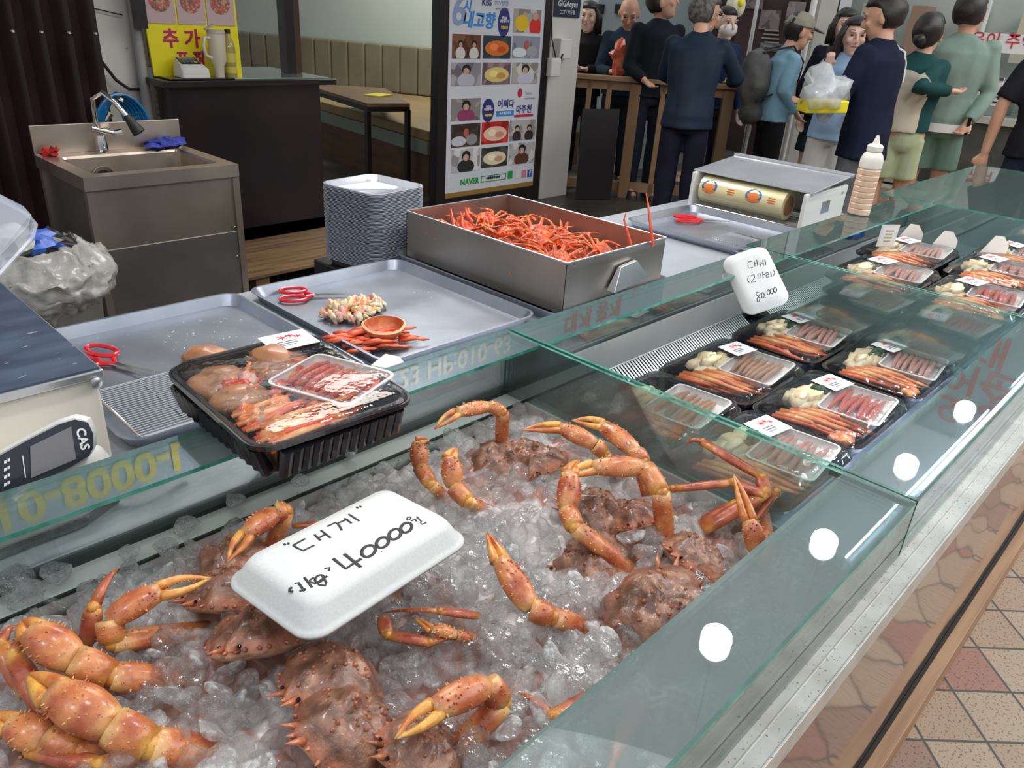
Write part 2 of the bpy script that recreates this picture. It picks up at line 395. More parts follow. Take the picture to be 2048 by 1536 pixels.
M['cooked'] = crabmat('cooked_shell', (.50, .045, .010), (.72, .15, .035), (.6, .4, .3), .35, .5)
M['eye'] = mat('crab_eye', (.008, .006, .006), rough=.08)
CREAM = (1.22, 2.2, 2.7); TOP = (1, 1, 1); GOLD = (1.22, 1.75, 1.0); ROSE = (.80, .60, .75)
def mixc(a, b, t): t = max(0, min(1, t)); return tuple(x + (y - x) * t for x, y in zip(a, b))
def seg(mb, p0, p1, prof, flat, up, n=12, c0=CREAM, c1=CREAM, mid=TOP, belly=CREAM, bow=0, spikes=0, sr=.0016, rs=R):
    """one limb segment: prof = radii along the length; up = outward side (top colour)"""
    p0 = V(p0); p1 = V(p1); up = V(up); K = len(prof); t = (p1 - p0).normalized(); u = (up - t * up.dot(t)).normalized(); w_ = t.cross(u)
    cum = []
    pts = [p0.lerp(p1, k / (K - 1)) + u * bow * math.sin(PI * k / (K - 1)) for k in range(K)]
    def cf(s, a):
        e = min(s, 1 - s) * 5; c = mixc(c0 if s < .5 else c1, mid, e)
        return mixc(c, belly, max(0, -math.cos(2 * PI * a) * 1.3 - .15))
    mb.tube(pts, prof, n, flat=flat, up=u, col=cf)
    for i in range(spikes):
        s = (i + .5) / spikes * .84 + .08 + rs.uniform(-.02, .02); k = min(K - 2, int(s * (K - 1))); q = p0.lerp(p1, s) + u * bow * math.sin(PI * s); rad = prof[k]
        a = rs.uniform(-1.5, 1.5); d = (u * math.cos(a) * flat + w_ * math.sin(a)); mb.cone(q + d * rad * .9, q + d * (rad + sr * 1.6) + t * sr * .6, sr, 5, CREAM if i % 2 else TOP)
def claw(parent, j3, tip, w, up, openang=.22, mate='raw', sgn=1):
    """fingers from the palm end j3 to tip"""
    j3 = V(j3); tip = V(tip); up = V(up); t = (tip - j3); Ln = t.length; t.normalize(); u = (up - t * up.dot(t)).normalized(); s = t.cross(u) * sgn
    return t, u, s, Ln
def arm(parent, J, W_, up=(0, 0, 1), sgn=1, opening=.35, m='raw', finger_w=1.0, spikes=26):
    """J = shoulder, elbow, wrist, palm end, finger tip; W_ = palm width. Parts: arm, claw (> movable finger)."""
    sh, el, wr, pe, tip = [V(j) for j in J]; h = W_ / 2; up = V(up)
    if m == 'raw': sh = sh + (sh - el) * .12 - V((0, 0, .024))
    a = MB()
    seg(a, sh, el, [h * .70, h * .76, h * .82, h * .88, h * .88, h * .80], .72, up, spikes=spikes, belly=(1.1, 1.4, 1.5))
    seg(a, el, wr, [h * .80, h * .90, h * .95, h * .88], .85, up, spikes=10, c0=GOLD)
    a.ball(el, h * .62, 10, col=GOLD)
    a.build('arm', M[m], parent, angle=180)
    c = MB()
    seg(c, wr, pe, [h * .70, h * .90, h * 1.0, h * 1.06, h * 1.04, h * .96, h * .84, h * .70], .68, up, 14, spikes=spikes + 6, bow=W_ * .06)
    t = (tip - pe).normalized(); u = (up - t * up.dot(t)).normalized(); s = t.cross(u) * sgn; Ln = (tip - pe).length
    def finger(mb, side, ln, op, col1):
        pts = []; rs = []
        for k in range(9):
            q = k / 8; off = side * (h * .40 * (1 - q * .6) + op * W_ * math.sin(PI * min(q * 1.1, 1)) * .38 - h * .12 * q ** 2)
            pts.append(pe - t * h * .15 + t * (ln * q) + s * off + u * (.06 * W_ * math.sin(PI * q))); rs.append(h * .40 * finger_w * (1 - q) ** .75 + .0006)
        mb.tube(pts, rs, 10, up=u, flat=.85, col=lambda q, a: mixc(mixc(GOLD, col1, q * 1.3), CREAM, (q - .8) * 5))
        for k in range(1, 8):
            for e in (0, .5):
                kk = k + e; i = int(kk); f_ = kk - i; P_ = pts[i].lerp(pts[min(i + 1, 8)], f_); rr_ = rs[i]
                mb.ball(P_ - s * side * rr_ * .9, .0007 + rr_ * .12, 5, col=CREAM)
    finger(c, -1, Ln * .97, opening, GOLD)
    co_ = c.build('claw', M[m], parent, angle=180)
    d = MB(); finger(d, 1, Ln, opening * .9, (1.1, 1.1, .7)); d.build('movable_finger', M[m], co_, angle=180)
def leg(parent, pts, w, m='raw', up=(0, 0, 1), name='walking_leg', tipcol=GOLD):
    a = MB(); pts = [V(p) for p in pts]; n = len(pts) - 1
    for i in range(n):
        h = w / 2 * (1 - .12 * i); last = i == n - 1
        pr = [h * .75, h * .95, h, h * .95, h * .8] if not last else [h * .7, h * .62, h * .5, h * .34, h * .12]
        seg(a, pts[i], pts[i + 1], pr, .6, up, 10, c0=GOLD, c1=GOLD if not last else tipcol, mid=ROSE if m == 'raw' else TOP, belly=(1.15, 1.6, 1.3), bow=w * (.0 if not last else .25), spikes=0 if m != 'raw' else 5, sr=.001)
        if i: a.ball(pts[i], h * .78, 8, col=GOLD)
    return a.build(name, M[m], parent, angle=180)
def carapace(parent, c, rz, tilt, s=1.0, m='raw_body', sd=0, name='carapace', eyes=True):
    Mx = Matrix.Rotation(rz, 3, 'Z') @ Matrix.Rotation(tilt[0], 3, 'X') @ Matrix.Rotation(tilt[1], 3, 'Y'); c = V(c)
    mb = MB(); vs = []; fs = []; cols = []; nu, nv = 44, 18
    def P(a, r, top):
        # outline: narrow snout at +y, broad behind
        x = math.cos(a); y = math.sin(a)
        wd = .062 * (1 - .38 * max(0, y) ** 1.3); ln = .058 if y > 0 else .052
        zz = (1 - r ** 2.2) ** .6 * (.036 if top else -.014)
        lob = 1 + .16 * noise.noise(V((x * 2.6, y * 2.6, sd))) + (.05 * math.sin(a * 9) * (r > .9))
        p = V((x * wd * r * lob, y * ln * r * lob, zz))
        if top:
            p.z += .020 * (1 - r) * noise.noise(V((p.x * 40, p.y * 40, sd))) + .010 * (.5 - abs(noise.noise(V((p.x * 75, p.y * 75, sd + 3))))) * (1 - r ** 4)
        return p * s
    for top in (True, False):
        for j in range(nv + 1):
            r = math.sin(PI / 2 * j / nv)
            for i in range(nu):
                p = P(2 * PI * i / nu, r, top); vs.append(c + Mx @ p)
                g = noise.noise(V((p.x * 60, p.y * 60, sd + 9)))
                cols.append(mixc(mixc((1, 1, 1), (1.9, 2.2, 2.2), g * 1.6), (2.4, 2.0, 1.8), (r - .86) * 6) if top else (2.6, 3.2, 3.0))
    for q in range(2):
        b0 = q * (nv + 1) * nu
        for j in range(nv):
            for i in range(nu):
                k = (i + 1) % nu; f = (b0 + j * nu + i, b0 + (j + 1) * nu + i, b0 + (j + 1) * nu + k, b0 + j * nu + k); fs.append(f if q == 0 else f[::-1])
    mb.add(vs, fs, 0, cols)
    rs = random.Random(sd + 5)
    for i in range(26):   # marginal spines
        a = 2 * PI * i / 26 + .1 + rs.uniform(-.06, .06); p = P(a, .99, True); d = V((p.x, p.y, .004)).normalized(); l = rs.uniform(.002, .006) * s * (1.4 if math.sin(a) > .2 else .7)
        mb.cone(c + Mx @ (p * .96), c + Mx @ (p + d * l), .0042 * s, 5, (2.3, 1.9, 1.6))
    for i in range(34):   # knobs on the shell
        a = rs.uniform(0, 2 * PI); r = rs.uniform(.1, .85); p = P(a, r, True); mb.ball(c + Mx @ p, rs.uniform(.0015, .0032) * s, 6, col=(1.8, 1.5, 1.3))
    for sg in (-1, 1):   # rostrum horns
        mb.cone(c + Mx @ (V((sg * .008, .052, .006)) * s), c + Mx @ (V((sg * .011, .075, .008)) * s), .005 * s, 6, (2.2, 1.7, 1.4))
    o = mb.build(name, M[m], parent, angle=180)
    if eyes:
        for sg in (-1, 1): e = MB(); e.ball(c + Mx @ (V((sg * .013, .054, .009)) * s), .0024 * s, 8); e.build('eye', M['eye'], o)
    return o
def crab(label, body=None, loc=None):
    return thing('snow_crab', label, 'crab', loc, 'raw snow crabs on the ice')
Z = PZ
ZA = .845   # typical height of the raised claws
def pz(l, zs):
    return [PZ(a, b, z) for (a, b), z in zip(l, zs)]
def at_body(px, py, z=.80): return PZ(px, py, z)
# each crab: (label, body px, body z, rz, tilt, scale, arms[], legs[])
def mkcrab(label, bpx, bz, rz, tilt, s, arms=(), legs=(), body=True, eyes=True, sd=0):
    c = PZ(bpx[0], bpx[1], bz); t = crab(label, loc=(c.x, c.y, bz - .03))
    if body: carapace(t, c, math.radians(rz), [math.radians(q) for q in tilt], s, sd=sd, eyes=eyes)
    for a in arms:
        J = pz(a['p'], a['z']); arm(t, J, a['w'], a.get('up', (-.2, -.2, 1)), a.get('s', 1), a.get('o', .3), finger_w=a.get('fw', 1))
    for l in legs: leg(t, pz(l['p'], l['z']), l['w'])
    return t
mkcrab('raw snow crab at the back corner of the ice with one claw arched over', (1000, 935), .775, 200, (-20, 10), .95,
       [dict(p=[(1003, 890), (1006, 825), (980, 812), (912, 826), (866, 860)], z=[.80, .868, .872, .872, .862], w=.026, s=-1, o=.3)], sd=1)
mkcrab('raw snow crab whose two claws bend up beside each other above the price tray', (1075, 935), .782, 120, (10, 20), .85,
       [dict(p=[(905, 985), (862, 968), (840, 935), (836, 884), (862, 880)], z=[.79, .815, .825, .855, .858], w=.027, s=-1, o=.05),
        dict(p=[(985, 1000), (935, 1003), (908, 975), (900, 915), (914, 893)], z=[.79, .82, .83, .862, .865], w=.030, s=1, o=.05)], sd=2)
mkcrab('raw snow crab with a pointed claw reaching over the ice in the middle', (1190, 1040), .785, 40, (15, -10), .95,
       [dict(p=[(1235, 925), (1208, 905), (1190, 890), (1120, 855), (1040, 860)], z=[.80, .84, .85, .862, .868], w=.031, s=-1, o=.22)], sd=3)
mkcrab('raw snow crab with a long studded arm standing up and its claw laid across', (1385, 1125), .79, 75, (30, 0), .85,
       [dict(p=[(1338, 1072), (1322, 985), (1290, 935), (1185, 935), (1128, 955)], z=[.80, .86, .875, .872, .865], w=.034, s=-1, o=.18),
        dict(p=[(1300, 960), (1285, 925), (1272, 905), (1205, 850), (1140, 840)], z=[.835, .85, .855, .862, .87], w=.033, s=-1, o=.28)], sd=4)
mkcrab('raw snow crab with one folded arm and its claw held upright in mid ice', (1265, 1045), .79, 130, (25, 15), .8,
       [dict(p=[(1262, 1112), (1150, 1055), (1135, 1022), (1140, 945), (1158, 918)], z=[.80, .835, .84, .872, .868], w=.032, s=1, o=.02)], sd=5)
mkcrab('raw snow crab spreading long legs against the end glass of the iced case', (1450, 1075), .765, 10, (0, 20), .7,
       [dict(p=[(1530, 1000), (1535, 1120), (1515, 1105), (1498, 1040), (1466, 946)], z=[.815, .80, .815, .85, .88], w=.030, s=1, o=.1)],
       [dict(p=[(1405, 1060), (1545, 968), (1500, 945), (1412, 884), (1374, 890)][0:1] + [(1530, 985), (1525, 955), (1405, 884), (1372, 890)], z=[.79, .845, .85, .868, .86], w=.027),
        dict(p=[(1530, 990), (1465, 965), (1345, 978), (1320, 985)], z=[.845, .845, .82, .80], w=.021),
        dict(p=[(1400, 1050), (1470, 1010), (1552, 985), (1500, 1060)], z=[.79, .82, .835, .80], w=.026)], body=False)
mkcrab('large pale raw snow crab half under the front glass shelf', (1322, 1235), .80, -60, (12, -10), 1.25,
       [], [dict(p=[(1270, 1330), (1190, 1390), (1105, 1435), (1038, 1385)], z=[.79, .79, .80, .80], w=.023)], sd=7)
mkcrab('raw snow crab with a speckled claw pointing up beside the price tray', (1175, 1150), .765, 30, (0, 0), .9,
       [dict(p=[(1185, 1228), (1105, 1235), (1062, 1218), (1000, 1120), (972, 1062)], z=[.795, .82, .825, .85, .85], w=.032, s=1, o=.02)], sd=8)
mkcrab('raw snow crab behind the big price tray, one claw folded over', (465, 1130), .79, 140, (20, 20), .85,
       [dict(p=[(530, 1095), (572, 1022), (552, 1024), (492, 1070), (452, 1128)], z=[.81, .86, .862, .855, .845], w=.030, s=-1, o=.25)],
       [dict(p=[(585, 1052), (640, 1047), (700, 1040)], z=[.82, .81, .80], w=.012)], sd=9)
mkcrab('raw snow crab with an open toothed claw at the end of the ice', (445, 1200), .79, 100, (25, 15), .9,
       [dict(p=[(395, 1232), (225, 1285), (218, 1240), (322, 1182), (428, 1155)], z=[.80, .815, .835, .85, .84], w=.032, s=-1, o=.42)], sd=10)
mkcrab('raw snow crab lying closest to the foot of the price tray', (515, 1290), .79, 115, (30, 20), .95,
       [dict(p=[(360, 1335), (222, 1352), (150, 1322), (62, 1262), (40, 1238)], z=[.80, .815, .83, .85, .85], w=.039, s=1, o=.02)],
       [dict(p=[(175, 1290), (188, 1215), (236, 1136)], z=[.80, .835, .85], w=.024)], sd=11)
mkcrab('raw snow crab showing the biggest bulging claw in the near corner of the ice', (560, 1480), .775, 60, (20, 10), .95,
       [dict(p=[(420, 1475), (300, 1492), (225, 1452), (105, 1385), (52, 1345)], z=[.79, .805, .82, .835, .83], w=.044, s=1, o=.03)],
       [dict(p=[(110, 1455), (28, 1310), (55, 1272)], z=[.80, .83, .83], w=.024), dict(p=[(55, 1390), (2, 1290), (30, 1250)], z=[.80, .83, .83], w=.022)], body=False)
mkcrab('large brown raw snow crab below the corner of the price tray', (660, 1372), .795, 95, (20, 5), 1.0, [], [], sd=12)
mkcrab('raw snow crab with ragged spines at the near edge of the ice', (690, 1462), .79, 80, (25, -10), 1.0, [], [], sd=13, eyes=False)
mkcrab('raw snow crab with a dark toothed claw lying diagonally at the near edge', (840, 1515), .79, 70, (30, 0), .85,
       [dict(p=[(885, 1500), (1005, 1405), (975, 1368), (868, 1420), (786, 1482)], z=[.80, .815, .835, .848, .845], w=.032, s=1, o=.24)], sd=14)
mkcrab('raw snow crab with thin folded legs beside the long side of the price tray', (880, 1245), .76, 0, (0, 0), .7,
       [dict(p=[(960, 1285), (945, 1276), (915, 1270), (862, 1258), (828, 1236)], z=[.79, .80, .805, .808, .81], w=.014, s=1, o=.1)],
       [dict(p=[(960, 1232), (880, 1222), (765, 1226)], z=[.80, .815, .81], w=.014), dict(p=[(765, 1235), (775, 1270), (860, 1285), (930, 1280)], z=[.81, .805, .80, .79], w=.018)], body=False)
mkcrab('raw snow crab sunk in the near corner with dark curled legs', (120, 1505), .765, 0, (10, 10), .9,
       [dict(p=[(260, 1525), (160, 1500), (95, 1480), (20, 1450), (-30, 1430)], z=[.79, .80, .805, .81, .81], w=.034, s=1, o=.02)],
       [dict(p=[(330, 1500), (200, 1530), (60, 1500), (10, 1440)], z=[.79, .80, .80, .79], w=.024)], sd=17)
mkcrab('raw snow crab leg showing under the front glass shelf at the near end', (1330, 1450), .755, 30, (0, 0), .8, [], [dict(p=[(1285, 1400), (1248, 1470), (1215, 1560)], z=[.79, .80, .80], w=.027)], body=True, sd=18)
mkcrab('small raw snow crab body frozen in between the claws at the back', (1060, 920), .785, 250, (5, 20), .7, [], [], sd=19, eyes=False)
mkcrab('dark raw snow crab body sunk between folded arm and tray', (1190, 1120), .77, 300, (5, -10), .9, [], [], sd=20, eyes=False)

# ------------------------------------------------------------------ ice
def icemat(name, tr=(1, 1, 1), rough=.0, cloud=.10, bump=1.0, sc_=1.0):
    mt, t, p, N, L = nt(name); t.nodes.remove(p); out = t.nodes['Material Output']
    g = N('BsdfGlass', Roughness=rough, IOR=1.31); g.inputs[0].default_value = (*tr, 1)
    tp = N('BsdfTransparent'); tp.inputs[0].default_value = (.985, .99, .99, 1)
    d1 = N('BsdfDiffuse'); d1.inputs[0].default_value = (.93, .94, .95, 1); d2 = N('BsdfTranslucent'); d2.inputs[0].default_value = (.93, .94, .95, 1); df = N('MixShader'); df.inputs[0].default_value = .5; L(d1.outputs[0], df.inputs[1]); L(d2.outputs[0], df.inputs[2])
    co_ = N('TexCoord').outputs['Object']
    nz = N('TexNoise', Scale=2.2 * sc_, Detail=5.0); L(co_, nz.inputs['Vector']); rp = N('ValToRGB'); rp.color_ramp.elements[0].position = .46; rp.color_ramp.elements[1].position = .75
    rp.color_ramp.elements[0].color = (cloud * .4,) * 3 + (1,); rp.color_ramp.elements[1].color = (cloud * 3.0,) * 3 + (1,); L(nz.outputs[0], rp.inputs[0])
    m1 = N('MixShader'); m1.inputs[0].default_value = .52; L(g.outputs[0], m1.inputs[1]); L(tp.outputs[0], m1.inputs[2]); gl = N('BsdfGlossy', Roughness=.04); fr = N('Fresnel', IOR=1.6); m3 = N('MixShader')
    m2 = N('MixShader'); geo = N('NewGeometry'); fm_ = N('Math', operation='SUBTRACT'); fm_.inputs[0].default_value = 1; L(geo.outputs['Backfacing'], fm_.inputs[1]); fk = N('Math', operation='MULTIPLY'); L(fr.outputs[0], fk.inputs[0]); L(fm_.outputs[0], fk.inputs[1]); L(fk.outputs[0], m3.inputs[0]); L(m1.outputs[0], m3.inputs[1]); L(gl.outputs[0], m3.inputs[2]); L(rp.outputs[0], m2.inputs[0]); L(m3.outputs[0], m2.inputs[1]); L(df.outputs[0], m2.inputs[2]); L(m2.outputs[0], out.inputs['Surface'])
    n2 = N('TexNoise', Scale=3.0 * sc_, Detail=3.0); L(co_, n2.inputs['Vector']); b = N('Bump', Strength=bump, Distance=.25 / sc_); L(n2.outputs[0], b.inputs['Height']); L(b.outputs[0], g.inputs['Normal']); L(b.outputs[0], gl.inputs['Normal']); L(b.outputs[0], fr.inputs['Normal'])
    return mt
M['ice'] = icemat('clear_ice'); M['ice_small'] = icemat('clear_ice_mass', sc_=50); M['ice_white'] = icemat('cloudy_ice', cloud=.34)
M['slush'] = mat('wet_crushed_ice', (.66, .57, .54), (.88, .83, .80), 40, rough=.08, bump=1.0, bs=110, c3=(.45, .24, .19), s3=12, t3=.50, spec=.6, coat=.5)
b = MB(); b.grid(340, 150, lambda u, v: V((-.55 + u * 1.538, .205 + v * .665, icetop(-.55 + u * 1.538, .205 + v * .665) - .013 + .011 * (1 - 1.6 * noise.cell_vector(V((0, 0, 0))).x * 0 - noise.voronoi(V((u * 66, v * 29, 4)))[0][0] * 1.9))))
tag(b.build('crushed_ice', M['slush']), 'wet grey bed of crushed ice filling the steel tub', 'ice', kind='stuff')
def icelump(seed, kind):
    rs = random.Random(seed); mb = MB(); n = 14
    mb.ball((0, 0, 0), 1, n)
    vs = []
    k1 = rs.uniform(.5, .7); k2 = rs.uniform(.34, .5)
    for v in mb.v:
        p = V(v)
        if kind == 0:   # crescent
            p = V((p.x, p.y * k1, p.z * k2)); p.y += .45 * p.x * p.x - .15
            if p.z > 0: p.z -= .35 * math.exp(-((p.x / .45) ** 2 + (p.y / .3) ** 2)) * .5
        elif kind == 1:  # flat oval
            p = V((p.x, p.y * (k1 + .1), p.z * .26)); p.z += .12 * p.x * p.x
        else:  # broken chunk with flat facets
            for fx in range(5):
                d = V((rs.uniform(-1, 1), rs.uniform(-1, 1), rs.uniform(-1, 1))).normalized() if False else V((math.cos(fx * 2.4 + seed), math.sin(fx * 2.4 + seed), math.cos(fx * 1.7 + seed))).normalized()
                q = p.dot(d)
                if q > .62: p -= d * (q - .62)
            p = V((p.x, p.y * .85, p.z * .75))
        p *= 1 + .16 * noise.noise(p * 1.6 + V((seed * 3.1, 0, 0)))
        vs.append(tuple(p))
    mb.v = vs; return mb
lumps = [icelump(i, i % 3) for i in range(9)]
keep_out = []   # (centre, radius) of sunken shells
rs = random.Random(3); pts = []
sp = .0225
ny = int(.68 / sp); nx = int(1.46 / sp)
for j in range(ny):
    for i in range(nx):
        x = -.46 + (i + rs.uniform(-.4, .4) + (j % 2) * .5) * sp; y = .212 + (j + rs.uniform(-.4, .4)) * sp
        if x > .975 or y > .872: continue
        d = (V((x, y, .8)) - CAM).dot(FW); q = V((x, y, .8)) - CAM; px = 1024 + FPX * q.dot(RT) / d; py = 768 + FPX * q.dot(DN) / d
        if px < -700 or py > 2300 or d < .15: continue
        pts.append((x, y, (V((x, y, .8)) - CAM).length, px, py))
crabs = [o for o in bpy.data.objects if o.name.startswith('carapace')]
cents = [(ORG[o.name] + V((0, 0, .03))) for o in crabs]
pts2 = []
for p in pts:
    near = min([(V((p[0], p[1])) - V((c.x, c.y))).length for c in cents] + [9])
    if near < .040 and rs.random() < .93: continue
    if near < .052 and rs.random() < .45: continue
    pts2.append(p)
pts2.sort(key=lambda p: p[2] + rs.uniform(0, .12))
proto = [None] * 9; stuff = MB(); cnt = 0
for k, p in enumerate(pts2):
    if cnt >= 300 and rs.random() < .35: continue
    q = rs.randrange(9); s = rs.uniform(.015, .024); z = icetop(p[0], p[1]) + rs.uniform(-.010, .010)
    rot = (rs.uniform(-.9, .9), rs.uniform(-.9, .9), rs.uniform(0, 6.28))
    if cnt < 300 and p[4] < 1545 and p[3] > -10 and rs.random() < .62:
        if proto[q] is None:
            me = lumps[q].mesh('ice_lump', (0, 0, 0), [M['ice'] if q % 3 != 1 else M['ice_white']], True); proto[q] = me
        o = bpy.data.objects.new('ice_lump', proto[q]); C.objects.link(o); o.location = (p[0], p[1], z + .004); o.rotation_euler = rot; o.scale = (s, s, s)
        tag(o, 'clear melting lump of ice on top of the crab tub', 'ice', 'ice lumps scattered over the crabs'); cnt += 1
    else:
        from mathutils import Euler
        stuff.merge(lumps[q], Matrix.Translation((p[0], p[1], z)) @ Euler(rot).to_matrix().to_4x4() @ Matrix.Diagonal((s, s, s, 1)))
tag(stuff.build('loose_ice', M['ice_small'], angle=180), 'mass of clear ice lumps packed around the raw crabs', 'ice', kind='stuff')
for (px, py, s) in ((25, 1165, .030), (115, 1145, .024), (50, 1190, .026), (262, 1105, .018), (375, 1050, .020), (470, 1000, .018), (600, 962, .016), (330, 1095, .02), (700, 905, .016)):
    q = PZ(px, py, .785); o = bpy.data.objects.new('ice_lump', proto[2] or proto[0]); C.objects.link(o); o.location = q; o.rotation_euler = (rs.uniform(-.3, .3), rs.uniform(-.3, .3), rs.uniform(0, 6)); o.scale = (s, s, s * .8)
    tag(o, 'clear lump of ice spilled onto the steel ledge behind the tub', 'ice', 'ice lumps spilled on the ledge')
# ------------------------------------------------------------------ packs of crab
M['leg_food'] = mat('orange_leg_shell', (.78, .14, .02), (.92, .42, .15), 35, rough=.3, coat=.4, bump=.2, bs=120)
M['leg_red'] = mat('red_leg_shell', (.70, .06, .02), (.85, .16, .06), 35, rough=.3, coat=.4, bump=.2, bs=120)
M['meat'] = mat('yellow_crab_meat', (.72, .58, .33), (.85, .76, .56), 30, rough=.5, bump=.8, bs=60)
M['shellbrown'] = mat('brown_crab_shell', (.33, .13, .06), (.56, .27, .13), 16, rough=.35, coat=.3, bump=.6, bs=80)
M['pinkmeat'] = mat('pink_crab_meat', (.74, .26, .20), (.86, .60, .52), 60, rough=.3, coat=.5, bump=.5, bs=150)
M['redmeat'] = mat('red_crab_sticks', (.75, .07, .05), (.85, .30, .24), 45, rough=.3, coat=.5, bump=.4, bs=150)
M['brownmeat'] = mat('tan_leg_meat', (.50, .27, .16), (.62, .38, .26), 40, rough=.4, bump=.3, bs=120)
M['weed'] = mat('dark_greens', (.015, .045, .02), (.05, .11, .05), 60, rough=.6, bump=.9, bs=90)
M['red_ink'] = mat('red_print', (.65, .03, .04), rough=.5)
M['grey_ink'] = mat('grey_print', (.18, .18, .20), rough=.5)
M['foam_bright'] = mat('thin_foam', (.88, .86, .84), rough=.4)
def pack_shell(name, label, c, w, d, h, rz, group, cat='food pack', sticker=None, dome=.016, ribs=False, film=True):
    x, y, z = c; t = thing(name, label, cat, (x, y, z), group)
    b = MB(); dish(b, (x, y), w - .012, d - .012, z, h, .03, .016, .0015, .008, 6, rz)
    b.loft([rr(w + .004, d + .004, .035, z + h - .006, (x, y), 6, rz), rr(w + .006, d + .006, .036, z + h - .006, (x, y), 6, rz), rr(w + .006, d + .006, .036, z + h + .0005, (x, y), 6, rz), rr(w + .001, d + .001, .033, z + h + .0005, (x, y), 6, rz)], False, False)
    if ribs:
        for sd in (0, 1):
            n = 13
            for i in range(n):
                u = (i + .5) / n - .5
                if sd == 0: P0 = (x + u * (w - .05), y - d / 2 + .006); 
                else: P0 = (x - w / 2 + .006, y + u * (d - .05))
                q = .006
                b.tube([(P0[0] + (0 if sd == 0 else .012), P0[1] + (.012 if sd == 0 else 0), z + .002), (P0[0], P0[1], z + h - .012)], .0088, 8)
    b.build('tray', M['black_pl'], t, True)
    if film:
        f = MB(); L = lambda a, q, zz: rr(w - a, d - a, max(.034 - a * .3, .01), zz, (x, y), 6, rz)
        f.loft([L(0, 0, z + h + .001), L(.004, 0, z + h + .004), L(.014, 0, z + h + dome * .85), L(.03, 0, z + h + dome), L(.1, 0, z + h + dome + .001), L(min(w, d) - .02, 0, z + h + dome + .001)], False, True)
        for v_i, v in enumerate(f.v):
            f.v[v_i] = (v[0], v[1], v[2] + .0016 * noise.noise(V(v) * 30))
        fo = f.build('clear_lid', M['film'], t)
    if sticker:
        sx, sy, srz, flip = sticker; zt = z + h + dome + .0035; ca, sa = math.cos(rz), math.sin(rz); px, py = x + sx * ca - sy * sa, y + sx * sa + sy * ca
        s = MB(); s.box((px, py, zt), (.075, .062, .0006), rz + srz); so = s.build('sticker', M['white_paper'], t, False)
        a = rz + srz; ex = V((math.cos(a), math.sin(a), 0)); ey = V((-ex.y, ex.x, 0)); P0 = V((px, py, zt + .0004))
        g = MB()
        for k, (u, v_, l, hh) in enumerate(((-.006, -.004, .030, .003), (-.006, -.011, .030, .0035), (-.008, -.018, .024, .002))):
            g.frame(P0 + ex * u + ey * v_, ex * l / 2, ey * hh / 2, V((0, 0, .0002)))
        g.build('print', M['grey_ink'], so, False)
        g = MB()
        for (u, v_, r) in ((-.006, .012, .006), (.008, .015, .005), (.018, .008, .004)):
            P = P0 + ex * u + ey * v_
            for q in range(6):
                an = q * PI / 3 + .3; g.tube([P, P + (ex * math.cos(an) + ey * math.sin(an)) * r * 1.5], .0008, 4)
            g.frame(P, ex * r * .6, ey * r * .45, V((0, 0, .0003)))
        g.build('crab_print', M['red_ink'], so, False)
    return t
FO = {}
def lump_mesh(name, key, mt, r, ns=.8, n=14, seed=0):
    if key in FO: return FO[key]
    mb = MB(); mb.ball((0, 0, 0), r, n, ns=ns, seed=seed); me = mb.mesh(name, (0, 0, 0), [mt]); FO[key] = me; return me
def put(name, me, loc, rot, label, cat, group, s=1):
    o = bpy.data.objects.new(name, me); C.objects.link(o); o.location = loc; o.rotation_euler = rot; o.scale = (s, s, s) if not hasattr(s, '__len__') else s; tag(o, label, cat, group); return o
def legmesh(key, mt, L=.13, w=.011, n=8):
    if key in FO: return FO[key]
    mb = MB(); pts = [(0, 0, 0), (L * .3, 0, w * .35), (L * .55, 0, w * .45), (L * .6, .002, w * .3), (L * .82, .004, w * .2), (L, .010, 0)]
    mb.tube(pts, [w * .35, w * .5, w * .42, w * .3, w * .34, w * .06], n, flat=.75, up=(0, 0, 1)); FO[key] = mb.mesh('crab_leg', (0, 0, 0), [mt]); return FO[key]
def meatpile(loc, sx, sy, sz, seed, mt, name, label, group, cat='crab meat', rz=0):
    mb = MB(); rs = random.Random(seed)
    for i in range(16):
        a = rs.uniform(0, 6.28); r = rs.random() ** .5
        mb.ball((loc[0] + math.cos(a + rz) * sx * r * .7, loc[1] + math.sin(a + rz) * sy * r * .7, loc[2] + sz * (1 - r) * .8), (sx * .36, sy * .34, sz * .5), 8, ns=.9, seed=seed + i)
    o = mb.build(name, mt, None, angle=180); return tag(o, label, cat, group)
